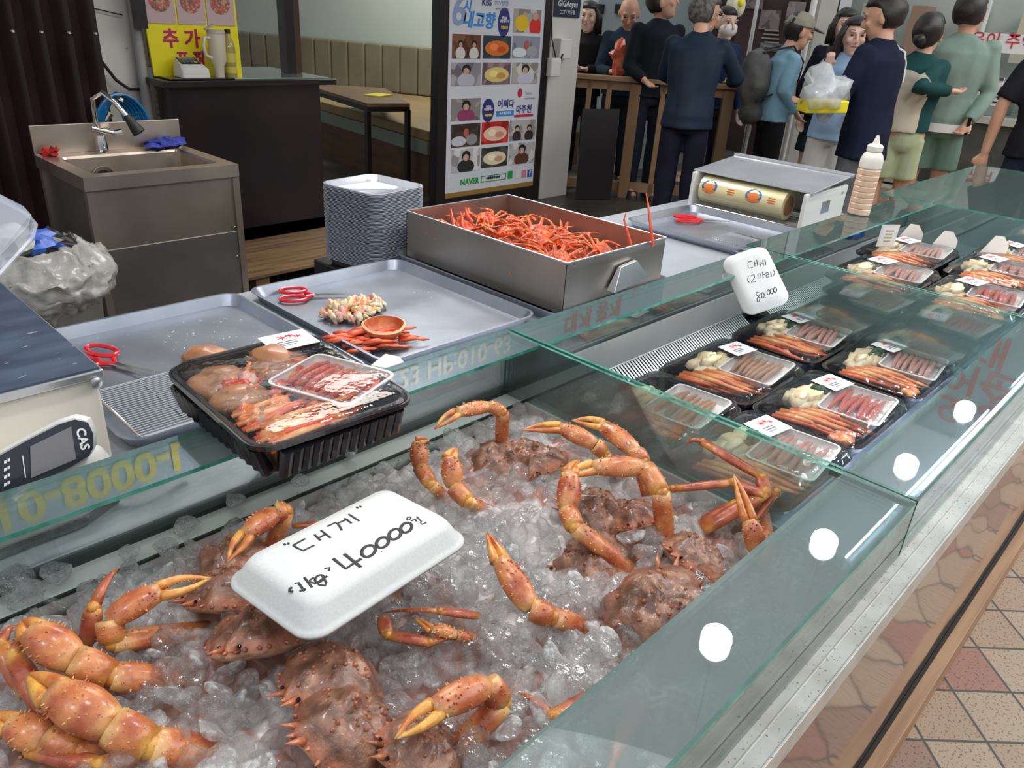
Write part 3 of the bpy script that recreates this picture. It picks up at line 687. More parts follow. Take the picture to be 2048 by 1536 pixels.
def small_tray(x, y, z, w, d, rz, label, kind, seed, group='small white foam trays of meat in the packs'):
    t = thing('foam_tray', label, 'foam tray', (x, y, z), group)
    b = MB(); dish(b, (x, y), w, d, z, .016, .012, .006, .002, .004, 4, rz); b.build('tray', M['foam_bright'], t)
    f = MB(); f.loft([rr(w, d, .012, z + .0165, (x, y), 4, rz), rr(w - .02, d - .02, .01, z + .021, (x, y), 4, rz)], False, True); f.build('film', M['film'], t)
    rs = random.Random(seed); mt = {'red': M['redmeat'], 'pink': M['pinkmeat'], 'tan': M['brownmeat']}[kind]
    key = 'stick' + kind
    if key not in FO:
        mb = MB(); mb.tube([(-.5, 0, 0), (-.2, .01, .03), (.2, .01, .03), (.5, 0, 0)], [.05, .085, .085, .04], 7, flat=.8); FO[key] = mb.mesh('crab_stick', (0, 0, 0), [mt])
    for i in range(7):
        u = (i - 3) / 3 * (d / 2 - .022); ex = V((math.cos(rz), math.sin(rz), 0)); ey = V((-ex.y, ex.x, 0)); P = V((x, y, z + .010)) + ey * u + ex * rs.uniform(-.006, .006)
        put('crab_stick', FO[key], P, (rs.uniform(-.1, .1), 0, rz + rs.uniform(-.12, .12) + (PI / 2 if kind != 'tan' and False else 0)), 'peeled %s crab stick, %s' % (kind, label.split(' the ', 1)[-1]), 'crab stick', 'peeled crab sticks, ' + label, (w * .78, .075, .10))
    return t
W_, D_ = .302, .232
def pack(x, y, z, where, kind='pink', full=True, seed=0, weed=True, meat=True, h=.045, sticker=True, rz=0):
    pack_shell('crab_pack', 'black filmed pack of steamed crab, ' + where, (x, y, z), W_, D_, h, rz, 'packs of crab with a small foam tray', sticker=(.088, .040, -.15, 0) if sticker else None)
    rs = random.Random(seed); z2 = z + h
    for i in range(8): put('crab_meat_lump', lump_mesh('crab_meat_lump', 'px%d' % (i % 2), (M['pinkmeat'], M['leg_food'])[i % 2], (.022, .018, .010), seed=i), (x - .07 + rs.uniform(-.03, .09), y + rs.uniform(-.07, .05), z2 - .018), (0, 0, rs.random() * 6), 'pink orange crab chunk beneath the legs, pack ' + where, 'crab meat', 'chunks beneath the legs, ' + where)
    for i in range(11):
        lm = legmesh('L1', M['leg_food']) if i % 3 else legmesh('L2', M['leg_red'])
        put('crab_limb', lm, (x - .122 + i * .0080 + rs.uniform(-.002, .002), y + .075 - i * .004, z2 - .008 + (i % 3) * .005), (rs.uniform(-.2, .2), .08, -PI / 2 + rs.uniform(.1, .32)), 'orange crab leg in the pack ' + where, 'crab leg', 'crab legs, ' + where, (rs.uniform(1.0, 1.25), 1.7, 1.5))
    if meat: meatpile((x + .0, y + .058, z2 - .006), .095, .046, .026, seed, M['meat'], 'crab_body_meat', 'yellow crab body meat in the pack ' + where, 'body meat in the packs')
    if weed: meatpile((x + .030, y + .048, z2 + .006), .040, .026, .016, seed + 50, M['weed'], 'dark_greens', 'dark green garnish in the pack ' + where, 'green garnish in the packs', 'garnish')
    small_tray(x + .050, y - .036, z2 - .005, .165, .122, .10, 'small foam tray inside the pack ' + where, kind, seed)
FZ = .6805
pack(1.255, .735, FZ, 'beside the iced case and grille', 'tan', seed=1, weed=False, sticker=False)
pack(1.250, .497, FZ, 'beside the iced case, front row', 'pink', seed=2)
pack(1.562, .740, FZ, 'middle of the grille row', 'tan', seed=3, weed=False)
pack(1.562, .500, FZ, 'middle of the front row', 'red', seed=4)
pack(1.905, .745, FZ, 'below the small price tray', 'pink', seed=5)
pack(1.905, .500, FZ, 'front row before the stacks', 'pink', seed=6)
# stacked packs in the third case: several closed packs under each top one
tops = [(2.290, .690, 'divider stack by the grille'), (2.620, .735, 'second stack by the grille'), (2.300, .447, 'front stack by the divider'), (2.640, .480, 'second front stack')]
for i, (x, y, wh) in enumerate(tops):
    for k in range(3):
        pack_shell('crab_pack', 'closed black crab pack under the top one, ' + wh, (x + R.uniform(-.004, .004), y + R.uniform(-.004, .004), FZ + k * .038), W_, D_, .036, R.uniform(-.02, .02), 'packs under the top one, ' + wh, dome=.002, film=False)
    pack(x, y, FZ + .1145, 'atop the ' + wh, ('pink', 'pink', 'red', 'pink')[i], seed=10 + i, h=.04, weed=i % 2 == 0, meat=True)
pack(2.98, .50, FZ + .10, 'far side of the stacks', 'pink', seed=20, h=.04)
pack_shell('crab_pack', 'lowest closed black pack at the far side of the stacks', (2.98, .50, FZ), W_, D_, .09, 0, 'packs under the top one, far side', film=False)

# big pack sitting on the back glass shelf
bx, by, bz = .503, .893, .9005
pack_shell('crab_pack', 'big deep black pack of cooked crab under clear film, sitting on the back glass shelf', (bx, by, bz), .238, .290, .055, -.05, 'big pack', sticker=(.062, .112, -.05, 0), dome=.010, ribs=True)
rs = random.Random(99)
def shellmesh(key='shell'):
    if key in FO: return FO[key]
    mb = MB(); n = 18
    mb.ball((0, 0, 0), (.048, .052, .026), n, ns=.35, seed=4)
    for i in range(20):
        a = 2 * PI * i / 20; mb.cone((.044 * math.cos(a), .048 * math.sin(a), 0), (.054 * math.cos(a), .058 * math.sin(a), .002), .003, 5)
    FO[key] = mb.mesh('crab_shell', (0, 0, 0), [M['shellbrown']]); return FO[key]
G1 = 'contents of the big pack'
put('crab_shell', shellmesh(), (bx + .035, by + .075, bz + .042), (.3, .1, .6), 'brown crab shell under the sticker of the big pack on the glass shelf', 'crab shell', 'shells in the big pack', 1.0)
put('crab_shell', shellmesh(), (bx - .065, by + .02, bz + .040), (.1, .3, 2), 'orange brown crab shell along the short side of the big pack', 'crab shell', 'shells in the big pack', .85)
put('crab_shell', shellmesh(), (bx - .060, by + .095, bz + .036), (.1, .2, 4), 'dark crab shell in the empty looking corner of the big pack', 'crab shell', 'shells in the big pack', .8)
put('crab_shell', shellmesh(), (bx - .075, by - .04, bz + .040), (.1, .3, 3), 'small orange crab shell by the near corner of the big pack', 'crab shell', 'shells in the big pack', .5)
for i in range(16):
    put('crab_limb', legmesh('L1', M['leg_food']) if i % 2 else legmesh('L2', M['leg_red']), (bx - .10 + rs.uniform(-.01, .012), by - .125 + i * .0065, bz + .040 + rs.uniform(-.004, .010)), (rs.uniform(-.3, .3), rs.uniform(-.08, .05), rs.uniform(-.18, .18)), 'orange steamed crab leg along the long side of the big pack', 'crab leg', 'crab legs in the big pack', rs.uniform(.95, 1.25))
for i in range(40):
    put('crab_meat_lump', lump_mesh('crab_meat_lump', 'mb%d' % (i % 2), (M['leg_red'], M['leg_food'])[i % 2], (.022, .016, .012), seed=i), (bx + rs.uniform(-.088, .085), by + rs.uniform(-.105, .085), bz + .036 + rs.uniform(0, .007)), (rs.random(), rs.random(), rs.random() * 6), 'brownish orange crab chunk underneath in the big pack', 'crab meat', 'chunks under the rest in the big pack')
for i in range(10):
    put('crab_meat_lump', lump_mesh('crab_meat_lump', 'ml%d' % (i % 3), (M['pinkmeat'], M['leg_red'], M['redmeat'])[i % 3], (.016, .012, .010), seed=i), (bx - .03 + rs.uniform(-.045, .03), by + rs.uniform(-.03, .06), bz + .046 + rs.uniform(0, .008)), (rs.random(), rs.random(), rs.random() * 6), 'shiny pink and red lump of crab meat in the middle of the big pack', 'crab meat', 'meat lumps in the big pack')
meatpile((bx - .02, by + .015, bz + .052), .016, .014, .010, 8, M['weed'], 'dark_greens', 'sprig of green garnish in the middle of the big pack', None, 'garnish')
small_tray(bx + .050, by - .035, bz + .047, .115, .135, .35, 'white foam tray of red sticks inside the big pack', 'red', 31)

# ------------------------------------------------------------------ price trays
def price_tray(label, c, ux, uy, w, h, th, group=None):
    """upturned foam tray: c centre of the rim plane, ux/uy in-plane axes, bulging along ux x uy"""
    ux = V(ux).normalized(); uy = V(uy); uy = (uy - ux * uy.dot(ux)).normalized(); n = ux.cross(uy); c = V(c)
    t = thing('price_tray', label, 'price sign', c)
    def L(a, b_, r, z): return [c + ux * p.x + uy * p.y + n * z for p in rr(a, b_, r, 0, (0, 0), 8)]
    b = MB(); s = th * 1.0
    b.loft([L(w - .010, h - .010, .022, .001), L(w, h, .026, 0), L(w + .001, h + .001, .027, .0035), L(w - .006, h - .006, .024, .005), L(w - .012, h - .012, .022, .009), L(w - .028, h - .028, .020, th * .8), L(w - .038, h - .038, .017, th), L(w - .06, h - .06, .012, th + .0008)], True, True)
    b.build('tray', M['foam'], t, angle=180); return t, n
Pq = [PZ(800, 985, .862), PZ(920, 1092, .866), PZ(600, 1312, .878), PZ(457, 1155, .868)]
cc = (Pq[0] + Pq[1] + Pq[2] + Pq[3]) / 4; ex = (Pq[1] - Pq[2]) + (Pq[0] - Pq[3]); ey = (Pq[0] - Pq[1]) + (Pq[3] - Pq[2])
t1, n1 = price_tray('big white upturned foam tray lettered with a price, lying on the ice and crabs', cc, ex, ey, .244, .152, .030)
def on1(px, py):   # pixel -> point on the tray's face
    d = ray(px, py); P0 = cc + n1 * .0308; return CAM + d * ((P0 - CAM).dot(n1) / d.dot(n1))
Q = lambda l: [on1(400 + a / 3.413, 950 + b_ / 3.413) for a, b_ in l]
def circ(cx, cy, rx, ry, n=18): return [(cx + rx * math.cos(2 * PI * k / n) * .86 + ry * math.sin(2 * PI * k / n) * .5, cy - rx * math.cos(2 * PI * k / n) * .5 + ry * math.sin(2 * PI * k / n) * .86) for k in range(n + 1)]
thin = [[(575, 470), (583, 480)], [(600, 462), (606, 474)], [(1068, 218), (1078, 228)], [(1092, 212), (1100, 222)],
        [(635, 480), (720, 435)], [(635, 480), (665, 500), (705, 517), (780, 480)],
        [(782, 408), (822, 447)], [(815, 428), (860, 402)], [(825, 378), (892, 430)],
        [(868, 352), (925, 325), (950, 345), (968, 378)], [(930, 335), (1010, 300)], [(985, 296), (1035, 330)], [(1015, 268), (1088, 315)],
        [(628, 768), (612, 775), (610, 792), (634, 795)], [(645, 742), (672, 735), (712, 792)], [(680, 792), (722, 778)],
        [(712, 700), (765, 768)], [(775, 700), (738, 728), (795, 742)],
        circ(815, 708, 32, 22), [(835, 690), (862, 735), (855, 755), (815, 752), (800, 735), (868, 690)], [(848, 640), (885, 632), (880, 655)]]
thick = [[(910, 572), (995, 640), (1100, 572)], [(985, 540), (1098, 630)], circ(1150, 520, 50, 36), circ(1245, 462, 44, 33), circ(1330, 405, 44, 33), circ(1408, 360, 40, 31)]
mid_ = [circ(1425, 297, 15, 9), [(1440, 315), (1495, 292)], [(1465, 300), (1478, 318)], [(1478, 283), (1512, 320)], [(1505, 325), (1515, 338), (1545, 325)], [(1236, 522), (1242, 524)]]
strokes([Q(l) for l in thin], t1, M['ink'], .0016, nrm=n1); strokes([Q(l) for l in thick], t1, M['ink'], .0023, nrm=n1); strokes([Q(l) for l in mid_], t1, M['ink'], .0012, nrm=n1)
for o in bpy.data.objects:
    pass
# small price tray standing on its edge
BLq = PD(1480, 640, 1.86); BRq = PD(1575, 605, 1.84); TLq = PD(1451, 516, 1.93); TRq = PD(1537, 490, 1.92)
c2 = (BLq + BRq + TLq + TRq) / 4; ex2 = (BRq - BLq) + (TRq - TLq); ey2 = (TLq - BLq) + (TRq - BRq); w2 = ex2.length / 2; h2 = ey2.length / 2
t2, n2 = price_tray('small white foam tray standing upright with a price in black marker, before the stacked packs', c2, ex2, ey2, w2, h2, .018)
def on2(px, py):
    d = ray(px, py); P0 = c2 + n2 * .0188; return CAM + d * ((P0 - CAM).dot(n2) / d.dot(n2))
Q2 = lambda l: [on2(1160 + a / 2.926, 290 + b_ / 2.926) for a, b_ in l]
def circ2(cx, cy, rx, ry, n=14): return [(cx + rx * math.cos(2 * PI * k / n), cy + ry * math.sin(2 * PI * k / n)) for k in range(n + 1)]
s2 = [[(985, 685), (1008, 680)], [(983, 690), (985, 722), (1012, 715)], [(1020, 680), (1024, 712)], [(1022, 695), (1032, 693)], [(1034, 672), (1040, 708)],
      [(1045, 690), (1062, 685), (1052, 712)], [(1060, 692), (1070, 690)], [(1070, 672), (1074, 705)], [(1082, 668), (1088, 702)],
      [(985, 770), (980, 790), (990, 805)], [(1000, 765), (1020, 758), (1022, 775), (1002, 805), (1030, 798)], [(1040, 758), (1042, 780), (1060, 776), (1057, 752), (1040, 757)], [(1068, 742), (1073, 780)], [(1072, 760), (1080, 758)],
      [(1085, 750), (1100, 746), (1102, 758), (1088, 762), (1090, 775), (1108, 770)], [(1116, 740), (1120, 770)], [(1128, 728), (1140, 745), (1132, 765)],
      [(1050, 865), (1032, 860), (1030, 875), (1052, 895), (1050, 915), (1038, 918), (1036, 900), (1055, 868)], circ2(1070, 880, 8, 17), [(1085, 892), (1087, 894)], circ2(1103, 862, 9, 15), circ2(1122, 856, 9, 15), circ2(1142, 848, 9, 15)]
strokes([Q2(l) for l in s2], t2, M['ink'], .0011, nrm=n2)
# pale cards and holder in the third case
M['card'] = mat('pale_card', (.80, .70, .62), (.84, .76, .68), 20, rough=.5)
for (px, py, lab) in ((1822, 468, 'pale bent card tag beside the framed card'), (1890, 482, 'pale bent card tag between two stacks, middle one'), (1992, 492, 'pale bent card tag farthest along the stacked packs')):
    q = PZ(px, py, .86); ex_ = RT; b = MB()
    b.loft([[q + ex_ * a * 1.05 + V((0, 0, zz)) + V((.01 * k, .01 * k, 0)) for a, zz in ((-.048, -.03), (.040, -.035), (.040, .0), (.018, .03), (-.01, .034))] for k in (0, .15)])
    tag(b.build('card_tag', M['card'], None, False), lab, 'card')
h0 = PZ(1770, 490, .86); hd = thing('card_holder', 'clear framed price card standing behind the first stack of packs', 'card holder', h0)
b = MB(); up_ = V((-.05, -.05, 1)).normalized(); b.frame(h0 + up_ * .03, RT * .028, up_ * .036, FW * .002); b.build('frame', M['white'], hd, False, bev=.002)
b = MB(); b.frame(h0 + up_ * .03 - FW * .0025, RT * .020, up_ * .027, FW * .0005); b.build('card', M['white_paper'], hd, False)
b = MB()
for k in range(4): b.frame(h0 + up_ * (.045 - k * .011) - FW * .0035, RT * (.013 - .002 * (k % 2)), up_ * .0025, FW * .0003)
b.build('print', mat('olive_print', (.45, .42, .18)), hd, False)
b = MB(); b.ball(PZ(1705, 462, .845), (.07, .035, .03), 16, ns=.5, seed=2); M['blue_net'] = mat('blue_net', (.01, .08, .42), (.02, .22, .7), 90, rough=.5, bump=.8, bs=120)
tag(b.build('net_bag', M['blue_net']), 'crumpled blue net bag behind the glass below the sauce bottle', 'net bag')
# ------------------------------------------------------------------ work table, trays, tools
M['table_steel'] = mat('table_steel', (.50, .54, .60), (.62, .66, .72), 3, rough=.3, metal=.5, rvar=.15)
wt = thing('work_table', 'long steel work table behind the display cases holding the trays', 'table', (1.3, 1.35, 0))
b = MB(); b.bb(-.6, 3.3, .955, 1.74, .755, .775); b.bb(-.6, 3.3, 1.72, 1.74, .70, .755); b.build('table_top', M['table_steel'], wt, False, bev=.003)
for x in (-.55, .7, 2.0, 3.25): b = MB(); b.bb(x - .02, x + .02, 1.66, 1.70, 0, .755); b.build('leg', M['steel'], wt, False)
b = MB(); b.bb(-.6, 3.3, .96, .97, .05, .755); b.build('front_skirt', M['steel'], wt, False)
def pan(label, x0, x1, y0, y1, z=.776, h=.026, r=.035, mt='steel_tray', grp='metal sheet pans on the work table'):
    b = MB(); dish(b, ((x0 + x1) / 2, (y0 + y1) / 2), x1 - x0 - .012, y1 - y0 - .012, z, h, r, .010, .0015, .006, 7)
    return tag(b.build('sheet_pan', M[mt], None), label, 'sheet pan', grp)
pan('empty metal sheet pan with red scissors and one half shell, beside the scale stand', .352, .826, 1.135, 1.690)
pan('metal sheet pan with chopped crab scraps and red scissors', .853, 1.318, 1.135, 1.690)
pan('metal sheet pan under the deep steel box of crabs', 1.338, 1.835, 1.095, 1.745)
pan('metal sheet pan with red scissors beside the wrapping film dispenser', 2.285, 2.742, 1.13, 1.61)
pan('narrow metal tray close behind the glass, before the steel box', 1.36, 1.78, .975, 1.085, r=.02)
# deep steel box of cooked crabs
bxx = thing('steel_box', 'deep open steel box full of orange cooked crabs', 'box', (1.58, 1.41, .790), None)
M['box_steel'] = mat('dull_box_steel', (.37, .33, .29), (.49, .45, .41), 4, rough=.30, metal=.9, bump=.05, bs=140, stretch=(1, 1, .15), rvar=.1)
X0, X1, Y0, Y1, Z0, Z1 = 1.375, 1.788, 1.113, 1.716, .790, .922
b = MB(); th = .002
b.bb(X0, X1, Y0, Y1, Z0, Z0 + th); b.bb(X0, X0 + th, Y0, Y1, Z0, Z1); b.bb(X1 - th, X1, Y0, Y1, Z0, Z1); b.bb(X0, X1, Y0, Y0 + th, Z0, Z1); b.bb(X0, X1, Y1 - th, Y1, Z0, Z1)
b.build('box_body', M['box_steel'], bxx, False)
b = MB(); L4 = [(X0, Y0), (X1, Y0), (X1, Y1), (X0, Y1)]
b.tube([(x, y, Z1) for x, y in L4], .0028, 8, closed=True); b.build('rolled_rim', M['steel_bright'], bxx)
hq = [PY(px, py, 1.108) for px, py in ((1213, 581), (1236, 533), (1268, 519), (1281, 549))]
b = MB(); b.loft([[hq[0], hq[1], hq[2], hq[3]], [p + V((0, -.010 if i in (1, 2) else -.026, 0)) for i, p in enumerate(hq)]]); b.build('handle', M['steel_bright'], bxx, False, bev=.001)
# cooked crabs
def cooked(seed):
    t = thing('cooked_crab', 'orange cooked crab', 'crab', (0, 0, 0)); rs = random.Random(seed)
    carapace(t, V((0, 0, .012)), 0, (rs.uniform(-.1, .1), 0), .82, 'cooked', sd=seed + 30, eyes=False)
    for sg in (-1, 1):
        for k in range(4):
            a = math.radians(20 - k * 28 + rs.uniform(-8, 8)); d = V((sg * math.cos(a), math.sin(a), 0)); r0 = .035; l = .13 - .012 * abs(k - 1)
            z1 = .03 + rs.uniform(0, .02)
            pts = [d * r0 + V((0, 0, .012)), d * (r0 + l * .45) + V((0, 0, z1)), d * (r0 + l * .62) + V((0, -.012, z1 - .004)), d * (r0 + l * 1.0) + V((0, -.03 * (1 if k else -1), .004 + rs.uniform(0, .02)))]
            leg(t, pts, .0155, 'cooked')
        d = V((sg * .35, 1, 0)).normalized(); arm(t, [V((sg * .028, .03, .015)), V((sg * .062, .062, .03)), V((sg * .055, .078, .034)), V((sg * .035, .115, .03)), V((sg * .018, .142, .026))], .018, sgn=-sg, opening=.12, m='cooked', spikes=6)
    return t
protos = [cooked(1), cooked(2)]
spots = []
rs = random.Random(21); n = 0
for iy in range(5):
    for ix in range(3):
        spots.append((1.475 + ix * .105 + rs.uniform(-.008, .008), 1.21 + iy * .102 + rs.uniform(-.008, .008), .832 + rs.uniform(-.004, .012)))
spots += [(1.50, 1.25, .868), (1.64, 1.34, .874), (1.53, 1.46, .878), (1.64, 1.55, .874), (1.66, 1.23, .868), (1.49, 1.60, .870), (1.58, 1.40, .890), (1.52, 1.34, .886), (1.58, 1.60, .886)]
for i, (x, y, z) in enumerate(spots):
    p = protos[i % 2]; rz = rs.uniform(0, 6.28); lab = 'orange cooked crab lying among the others in the deep steel box' if i < 15 else 'orange cooked crab on top of the heap in the steel box'
    sc_ = rs.uniform(.58, .64) if i < 15 else rs.uniform(.66, .76)
    if i < 2: o = p; o.location = (x, y, z); o.rotation_euler = (0, 0, rz); o['label'] = lab; o.scale = (sc_,) * 3
    else: o = copy_tree(p, (x, y, z), rz, lab, rot=(rs.uniform(-.25, .25), rs.uniform(-.25, .25), rz), scale=sc_)
    o['group'] = 'cooked crabs in the lower layer' if i < 15 else 'cooked crabs on top of the heap'
def standing_leg(pxs, deps, label, w=.009):
    pts = [PD(a, b_, d) for (a, b_), d in zip(pxs, deps)]
    mb = MB(); mb.tube(pts, [w * .5, w * .42, w * .3, w * .12][:len(pts)], 8); return tag(mb.build('crab_limb', M['leg_red']), label, 'crab leg')
standing_leg([(1306, 492), (1300, 440), (1296, 408), (1292, 386)], [2.04, 2.03, 2.03, 2.03], 'tallest thin red crab leg sticking up out of the steel box')
standing_leg([(1264, 497), (1256, 468), (1248, 440), (1252, 424)], [2.06, 2.06, 2.06, 2.06], 'bent thin red crab leg standing beside the tallest one')
standing_leg([(908, 455), (903, 430), (901, 418)], [2.16, 2.17, 2.17], 'short red crab leg at the back corner of the steel box', .010)
standing_leg([(925, 460), (924, 436), (920, 424)], [2.16, 2.17, 2.17], 'curled red crab leg next to the back corner of the box', .012)
standing_leg([(945, 445), (934, 430), (930, 415)], [2.2, 2.2, 2.2], 'red crab leg leaning over at the back of the box', .012)
# scissors
def scissors(label, a, b_, z, op=.12, s=1.0):
    A = PZ(*a, z + .006); B = PZ(*b_, z + .006); d = (B - A); Ln = d.length; d.normalize(); sd = V((-d.y, d.x, 0)); t = thing('scissors', label, 'scissors', (A.x, A.y, z), 'red handled scissors')
    for sg in (-1, 1):
        c = A + d * Ln * .20 + sd * sg * .022 * s; m_ = MB()
        ring = [c + d * (math.cos(2 * PI * k / 20) * Ln * .20) + sd * (math.sin(2 * PI * k / 20) * .019 * s) + V((0, 0, .006 * s * (sg > 0))) for k in range(20)]
        m_.tube(ring, .0045 * s, 8, closed=True); m_.tube([c + d * Ln * .19 - sd * sg * .006, A + d * Ln * .52], [.006 * s, .004 * s], 8); m_.build('handle', M['red_pl'], t)
        m_ = MB(); e = B + sd * sg * op * Ln * .12
        p0 = A + d * Ln * .46 - sd * sg * .003; m_.loft([[p0 - sd * .007, p0 + sd * .007, p0 + sd * .007 + V((0, 0, .002)), p0 - sd * .007 + V((0, 0, .002))], [e - sd * .001, e + sd * .001, e + sd * .001 + V((0, 0, .001)), e - sd * .001 + V((0, 0, .001))]]); m_.build('blade', M['steel'], t, False)
    return t
scissors('red handled scissors with long blades lying in the empty sheet pan by the scale stand', (158, 706), (300, 748), .779, .5)
scissors('red handled scissors seen end on beside the chopped crab scraps', (560, 592), (690, 588), .779, .1)
scissors('red handled scissors lying before the wrapping film dispenser', (1350, 438), (1460, 443), .779, .2)
# wire racks
def rack(label, x0, x1, y0, y1, z, n=26):
    t = thing('wire_rack', label, 'wire rack', ((x0 + x1) / 2, (y0 + y1) / 2, z)); m_ = MB()
    m_.tube([p for p in rr(x1 - x0, y1 - y0, .015, z + .008, ((x0 + x1) / 2, (y0 + y1) / 2), 3)], .0022, 6, closed=True); m_.tube([((x0 * .6 + x1 * .4), y0, z + .005), ((x0 * .6 + x1 * .4), y1, z + .005)], .0018, 6); m_.build('rack_frame', M['chrome'], t)
    for k in range(n):
        y = y0 + (y1 - y0) * (k + .5) / n; w_ = MB(); w_.tube([(x0, y, z + .008), (x1, y, z + .008)], .0014, 6); w_.build('wire', M['chrome'], t)
    return t
rack('chrome wire rack leaning in the sheet pan beside the big pack', .375, .575, 1.13, 1.335, .800)
rack('chrome wire rack in the sheet pan near the film dispenser', 2.30, 2.52, 1.14, 1.30, .780, 22)
# chopped crab scraps
rs = random.Random(5)
GS = 'chopped scraps heaped on the sheet pan'
for i in range(95):
    a = rs.uniform(0, 6.28); r = rs.random() ** .6; c = PZ(712, 622, .785)
    q = c + V((math.cos(a) * .085 * r, math.sin(a) * .062 * r, .016 * (1 - r) + rs.uniform(0, .006)))
    put('crab_scrap', lump_mesh('crab_scrap', 'sc%d' % (i % 4), (M['meat'], M['meat'], M['pinkmeat'], M['leg_food'])[i % 4], (.011, .007, .005), 1.1, 10, i), q, (rs.random() * 3, rs.random() * 3, rs.random() * 6), 'pale chopped scrap of crab in the heap beside the scissors', 'crab scrap', GS, rs.uniform(.8, 1.5))
for i in range(48):
    c = PZ(725, 680, .782); a = rs.uniform(-1, 1); q = c + V((rs.uniform(-.085, .06), rs.uniform(-.065, .05), .003 + rs.uniform(0, .014)))
    put('cut_crab_piece', legmesh('L3', M['leg_red'], .065, .014), q, (0, rs.uniform(-.1, .1), rs.uniform(-.9, -.2)), 'cut orange red crab leg piece in the heap under the half shell', 'crab leg', 'cut leg pieces on the sheet pan', rs.uniform(.7, 1.15))
def half_shell(label, loc, rz, rx=0, s=1):
    mb = MB(); n = 26; L_ = lambda a, k: [V((math.cos(2 * PI * i / n) * .046 * math.sin(a) * k * (1 + .06 * math.sin(6 * PI * i / n)), math.sin(2 * PI * i / n) * .036 * math.sin(a) * k, .030 - .030 * math.cos(a) + (1 - k) * .03)) for i in range(n)]
    o_ = [L_(a, 1) for a in (.1, .4, .7, 1.0, 1.3, 1.5)]; i_ = [L_(a, .88) for a in (1.46, 1.2, .9, .6, .3, .08)]
    mb.loft(o_, True, False, mi=0); mb.loft([o_[-1], i_[0]], False, False, mi=2); mb.loft(i_, False, True, mi=1)
    o = mb.build('crab_half_shell', [mat('half_shell', (.62, .24, .09), (.78, .45, .22), 30, rough=.4, bump=.4, bs=60), mat('shell_inside', (.50, .08, .02), (.70, .25, .10), 40, rough=.3, bump=.6, bs=60), mat('shell_rim', (.80, .50, .28))], None)
    o.location = loc; o.rotation_euler = (rx, 0, rz); o.scale = (s,) * 3; return tag(o, label, 'crab shell')
half_shell('open orange crab half shell like a bowl on the cut legs', PZ(768, 672, .792), -.5, .22, 1.05)
put('crab_shell', shellmesh(), PZ(412, 716, .785), (0, 0, 1), 'brown crab shell lying in the sheet pan behind the big pack', 'crab shell', None, .85)
for i in range(40):
    q = PZ(rs.uniform(330, 540), rs.uniform(635, 700), .7775); put('crab_crumb', lump_mesh('crab_crumb', 'cr', M['foam'], (.0022, .0016, .001), 1, 6, 3), q, (0, 0, rs.random() * 6), 'tiny pale crumb of crab in the empty sheet pan', 'crumb', 'crumbs in the empty sheet pan', rs.uniform(.5, 1.4))
b = MB(); q = [PZ(740, 730, .81), PZ(770, 706, .81), PZ(800, 712, .81), PZ(826, 745, .81)]; b.loft([q, [p - V((0, 0, .012)) for p in q]]); tag(b.build('foam_sheet', M['foam'], None, False, bev=.003), 'blank white foam tray lying on edge behind the big pack', 'foam tray')
b = MB(); b.loft([rr(.13, .17, .02, .875, (.64, .835), 4, .2), rr(.16, .20, .02, .894, (.64, .84), 4, .2), rr(.165, .205, .02, .898, (.64, .84), 4, .2)]); 
# ------------------------------------------------------------------ clear lid stack
st = MB(); st.bb(1.26, 1.515, 1.765, 2.03, .0, .722); so = tag(st.build('side_stand', M['black'], None, False, bev=.004), 'low black stand holding the tall pile of clear lids', 'stand')
lc = (1.245, 1.70 + .165); lm = MB()
dish(lm, (0, 0), .212, .222, 0, .020, .035, .007, .0012, .007, 6)
M['lid'] = mat('pale_clear_lid', (.46, .49, .58), (.56, .60, .70), 5, rough=.12, alpha=.62, spec=.8, coat=.5)
lme = lm.mesh('plastic_cover', (0, 0, 0), [M['lid']]); 
for k in range(55):
    o = bpy.data.objects.new('plastic_cover', lme); C.objects.link(o); o.location = (1.388 + R.uniform(-.001, .001), 1.888 + R.uniform(-.001, .001), .724 + k * .0041); o.rotation_euler = (0, 0, .15 + R.uniform(-.012, .012))
    tag(o, 'clear plastic lid in the tall pile beside the steel box' if k < 54 else 'topmost clear plastic lid of the tall pile', 'lid', 'clear lids in the tall pile' if k < 54 else None)
tb = MB(); dish(tb, (1.62, 1.865), .18, .17, .776, .05, .03, .012, .002, .006, 5); 
tag(tb.build('black_tray', M['black_pl']), 'shiny black empty tray beside the pile of clear lids', 'tray')
st = MB(); st.bb(1.52, 1.75, 1.765, 2.0, .0, .772); tag(st.build('side_stand', M['black'], None, False), 'low black stand under the shiny black tray', 'stand')
# ------------------------------------------------------------------ wrapping film dispenser
wd = thing('film_dispenser', 'white and steel wrapping film dispenser with a big yellow roll', 'dispenser', (2.93, 1.39, .776))
b = MB(); b.bb(2.74, 3.10, 1.15, 1.165, .776, .925); b.bb(2.74, 3.10, 1.615, 1.63, .776, .925); b.bb(2.74, 3.10, 1.15, 1.63, .776, .79); b.bb(2.735, 2.75, 1.15, 1.63, .776, .797); b.bb(3.09, 3.10, 1.15, 1.63, .79, .90); b.build('housing', M['white'], wd, False, bev=.003)
b = MB(); b.frame((2.93, 1.39, .944), (.165, 0, .016), (0, .250, 0), (-.001, 0, .003)); b.frame((3.085, 1.39, .962), (.012, 0, .002), (0, .255, 0), (0, 0, .006)); b.build('cutter_plate', M['steel_bright'], wd, False, bev=.002)
b = MB(); b.tube([(2.757, 1.16, .797), (2.757, 1.62, .797)], .007, 12); b.tube([(2.90, 1.16, .80), (2.90, 1.62, .80)], .008, 12); b.build('guide_rod', M['chrome'], wd)
M['roll'] = mat('yellow_film_roll', (.72, .63, .34), (.80, .72, .44), 8, rough=.2, coat=.5)
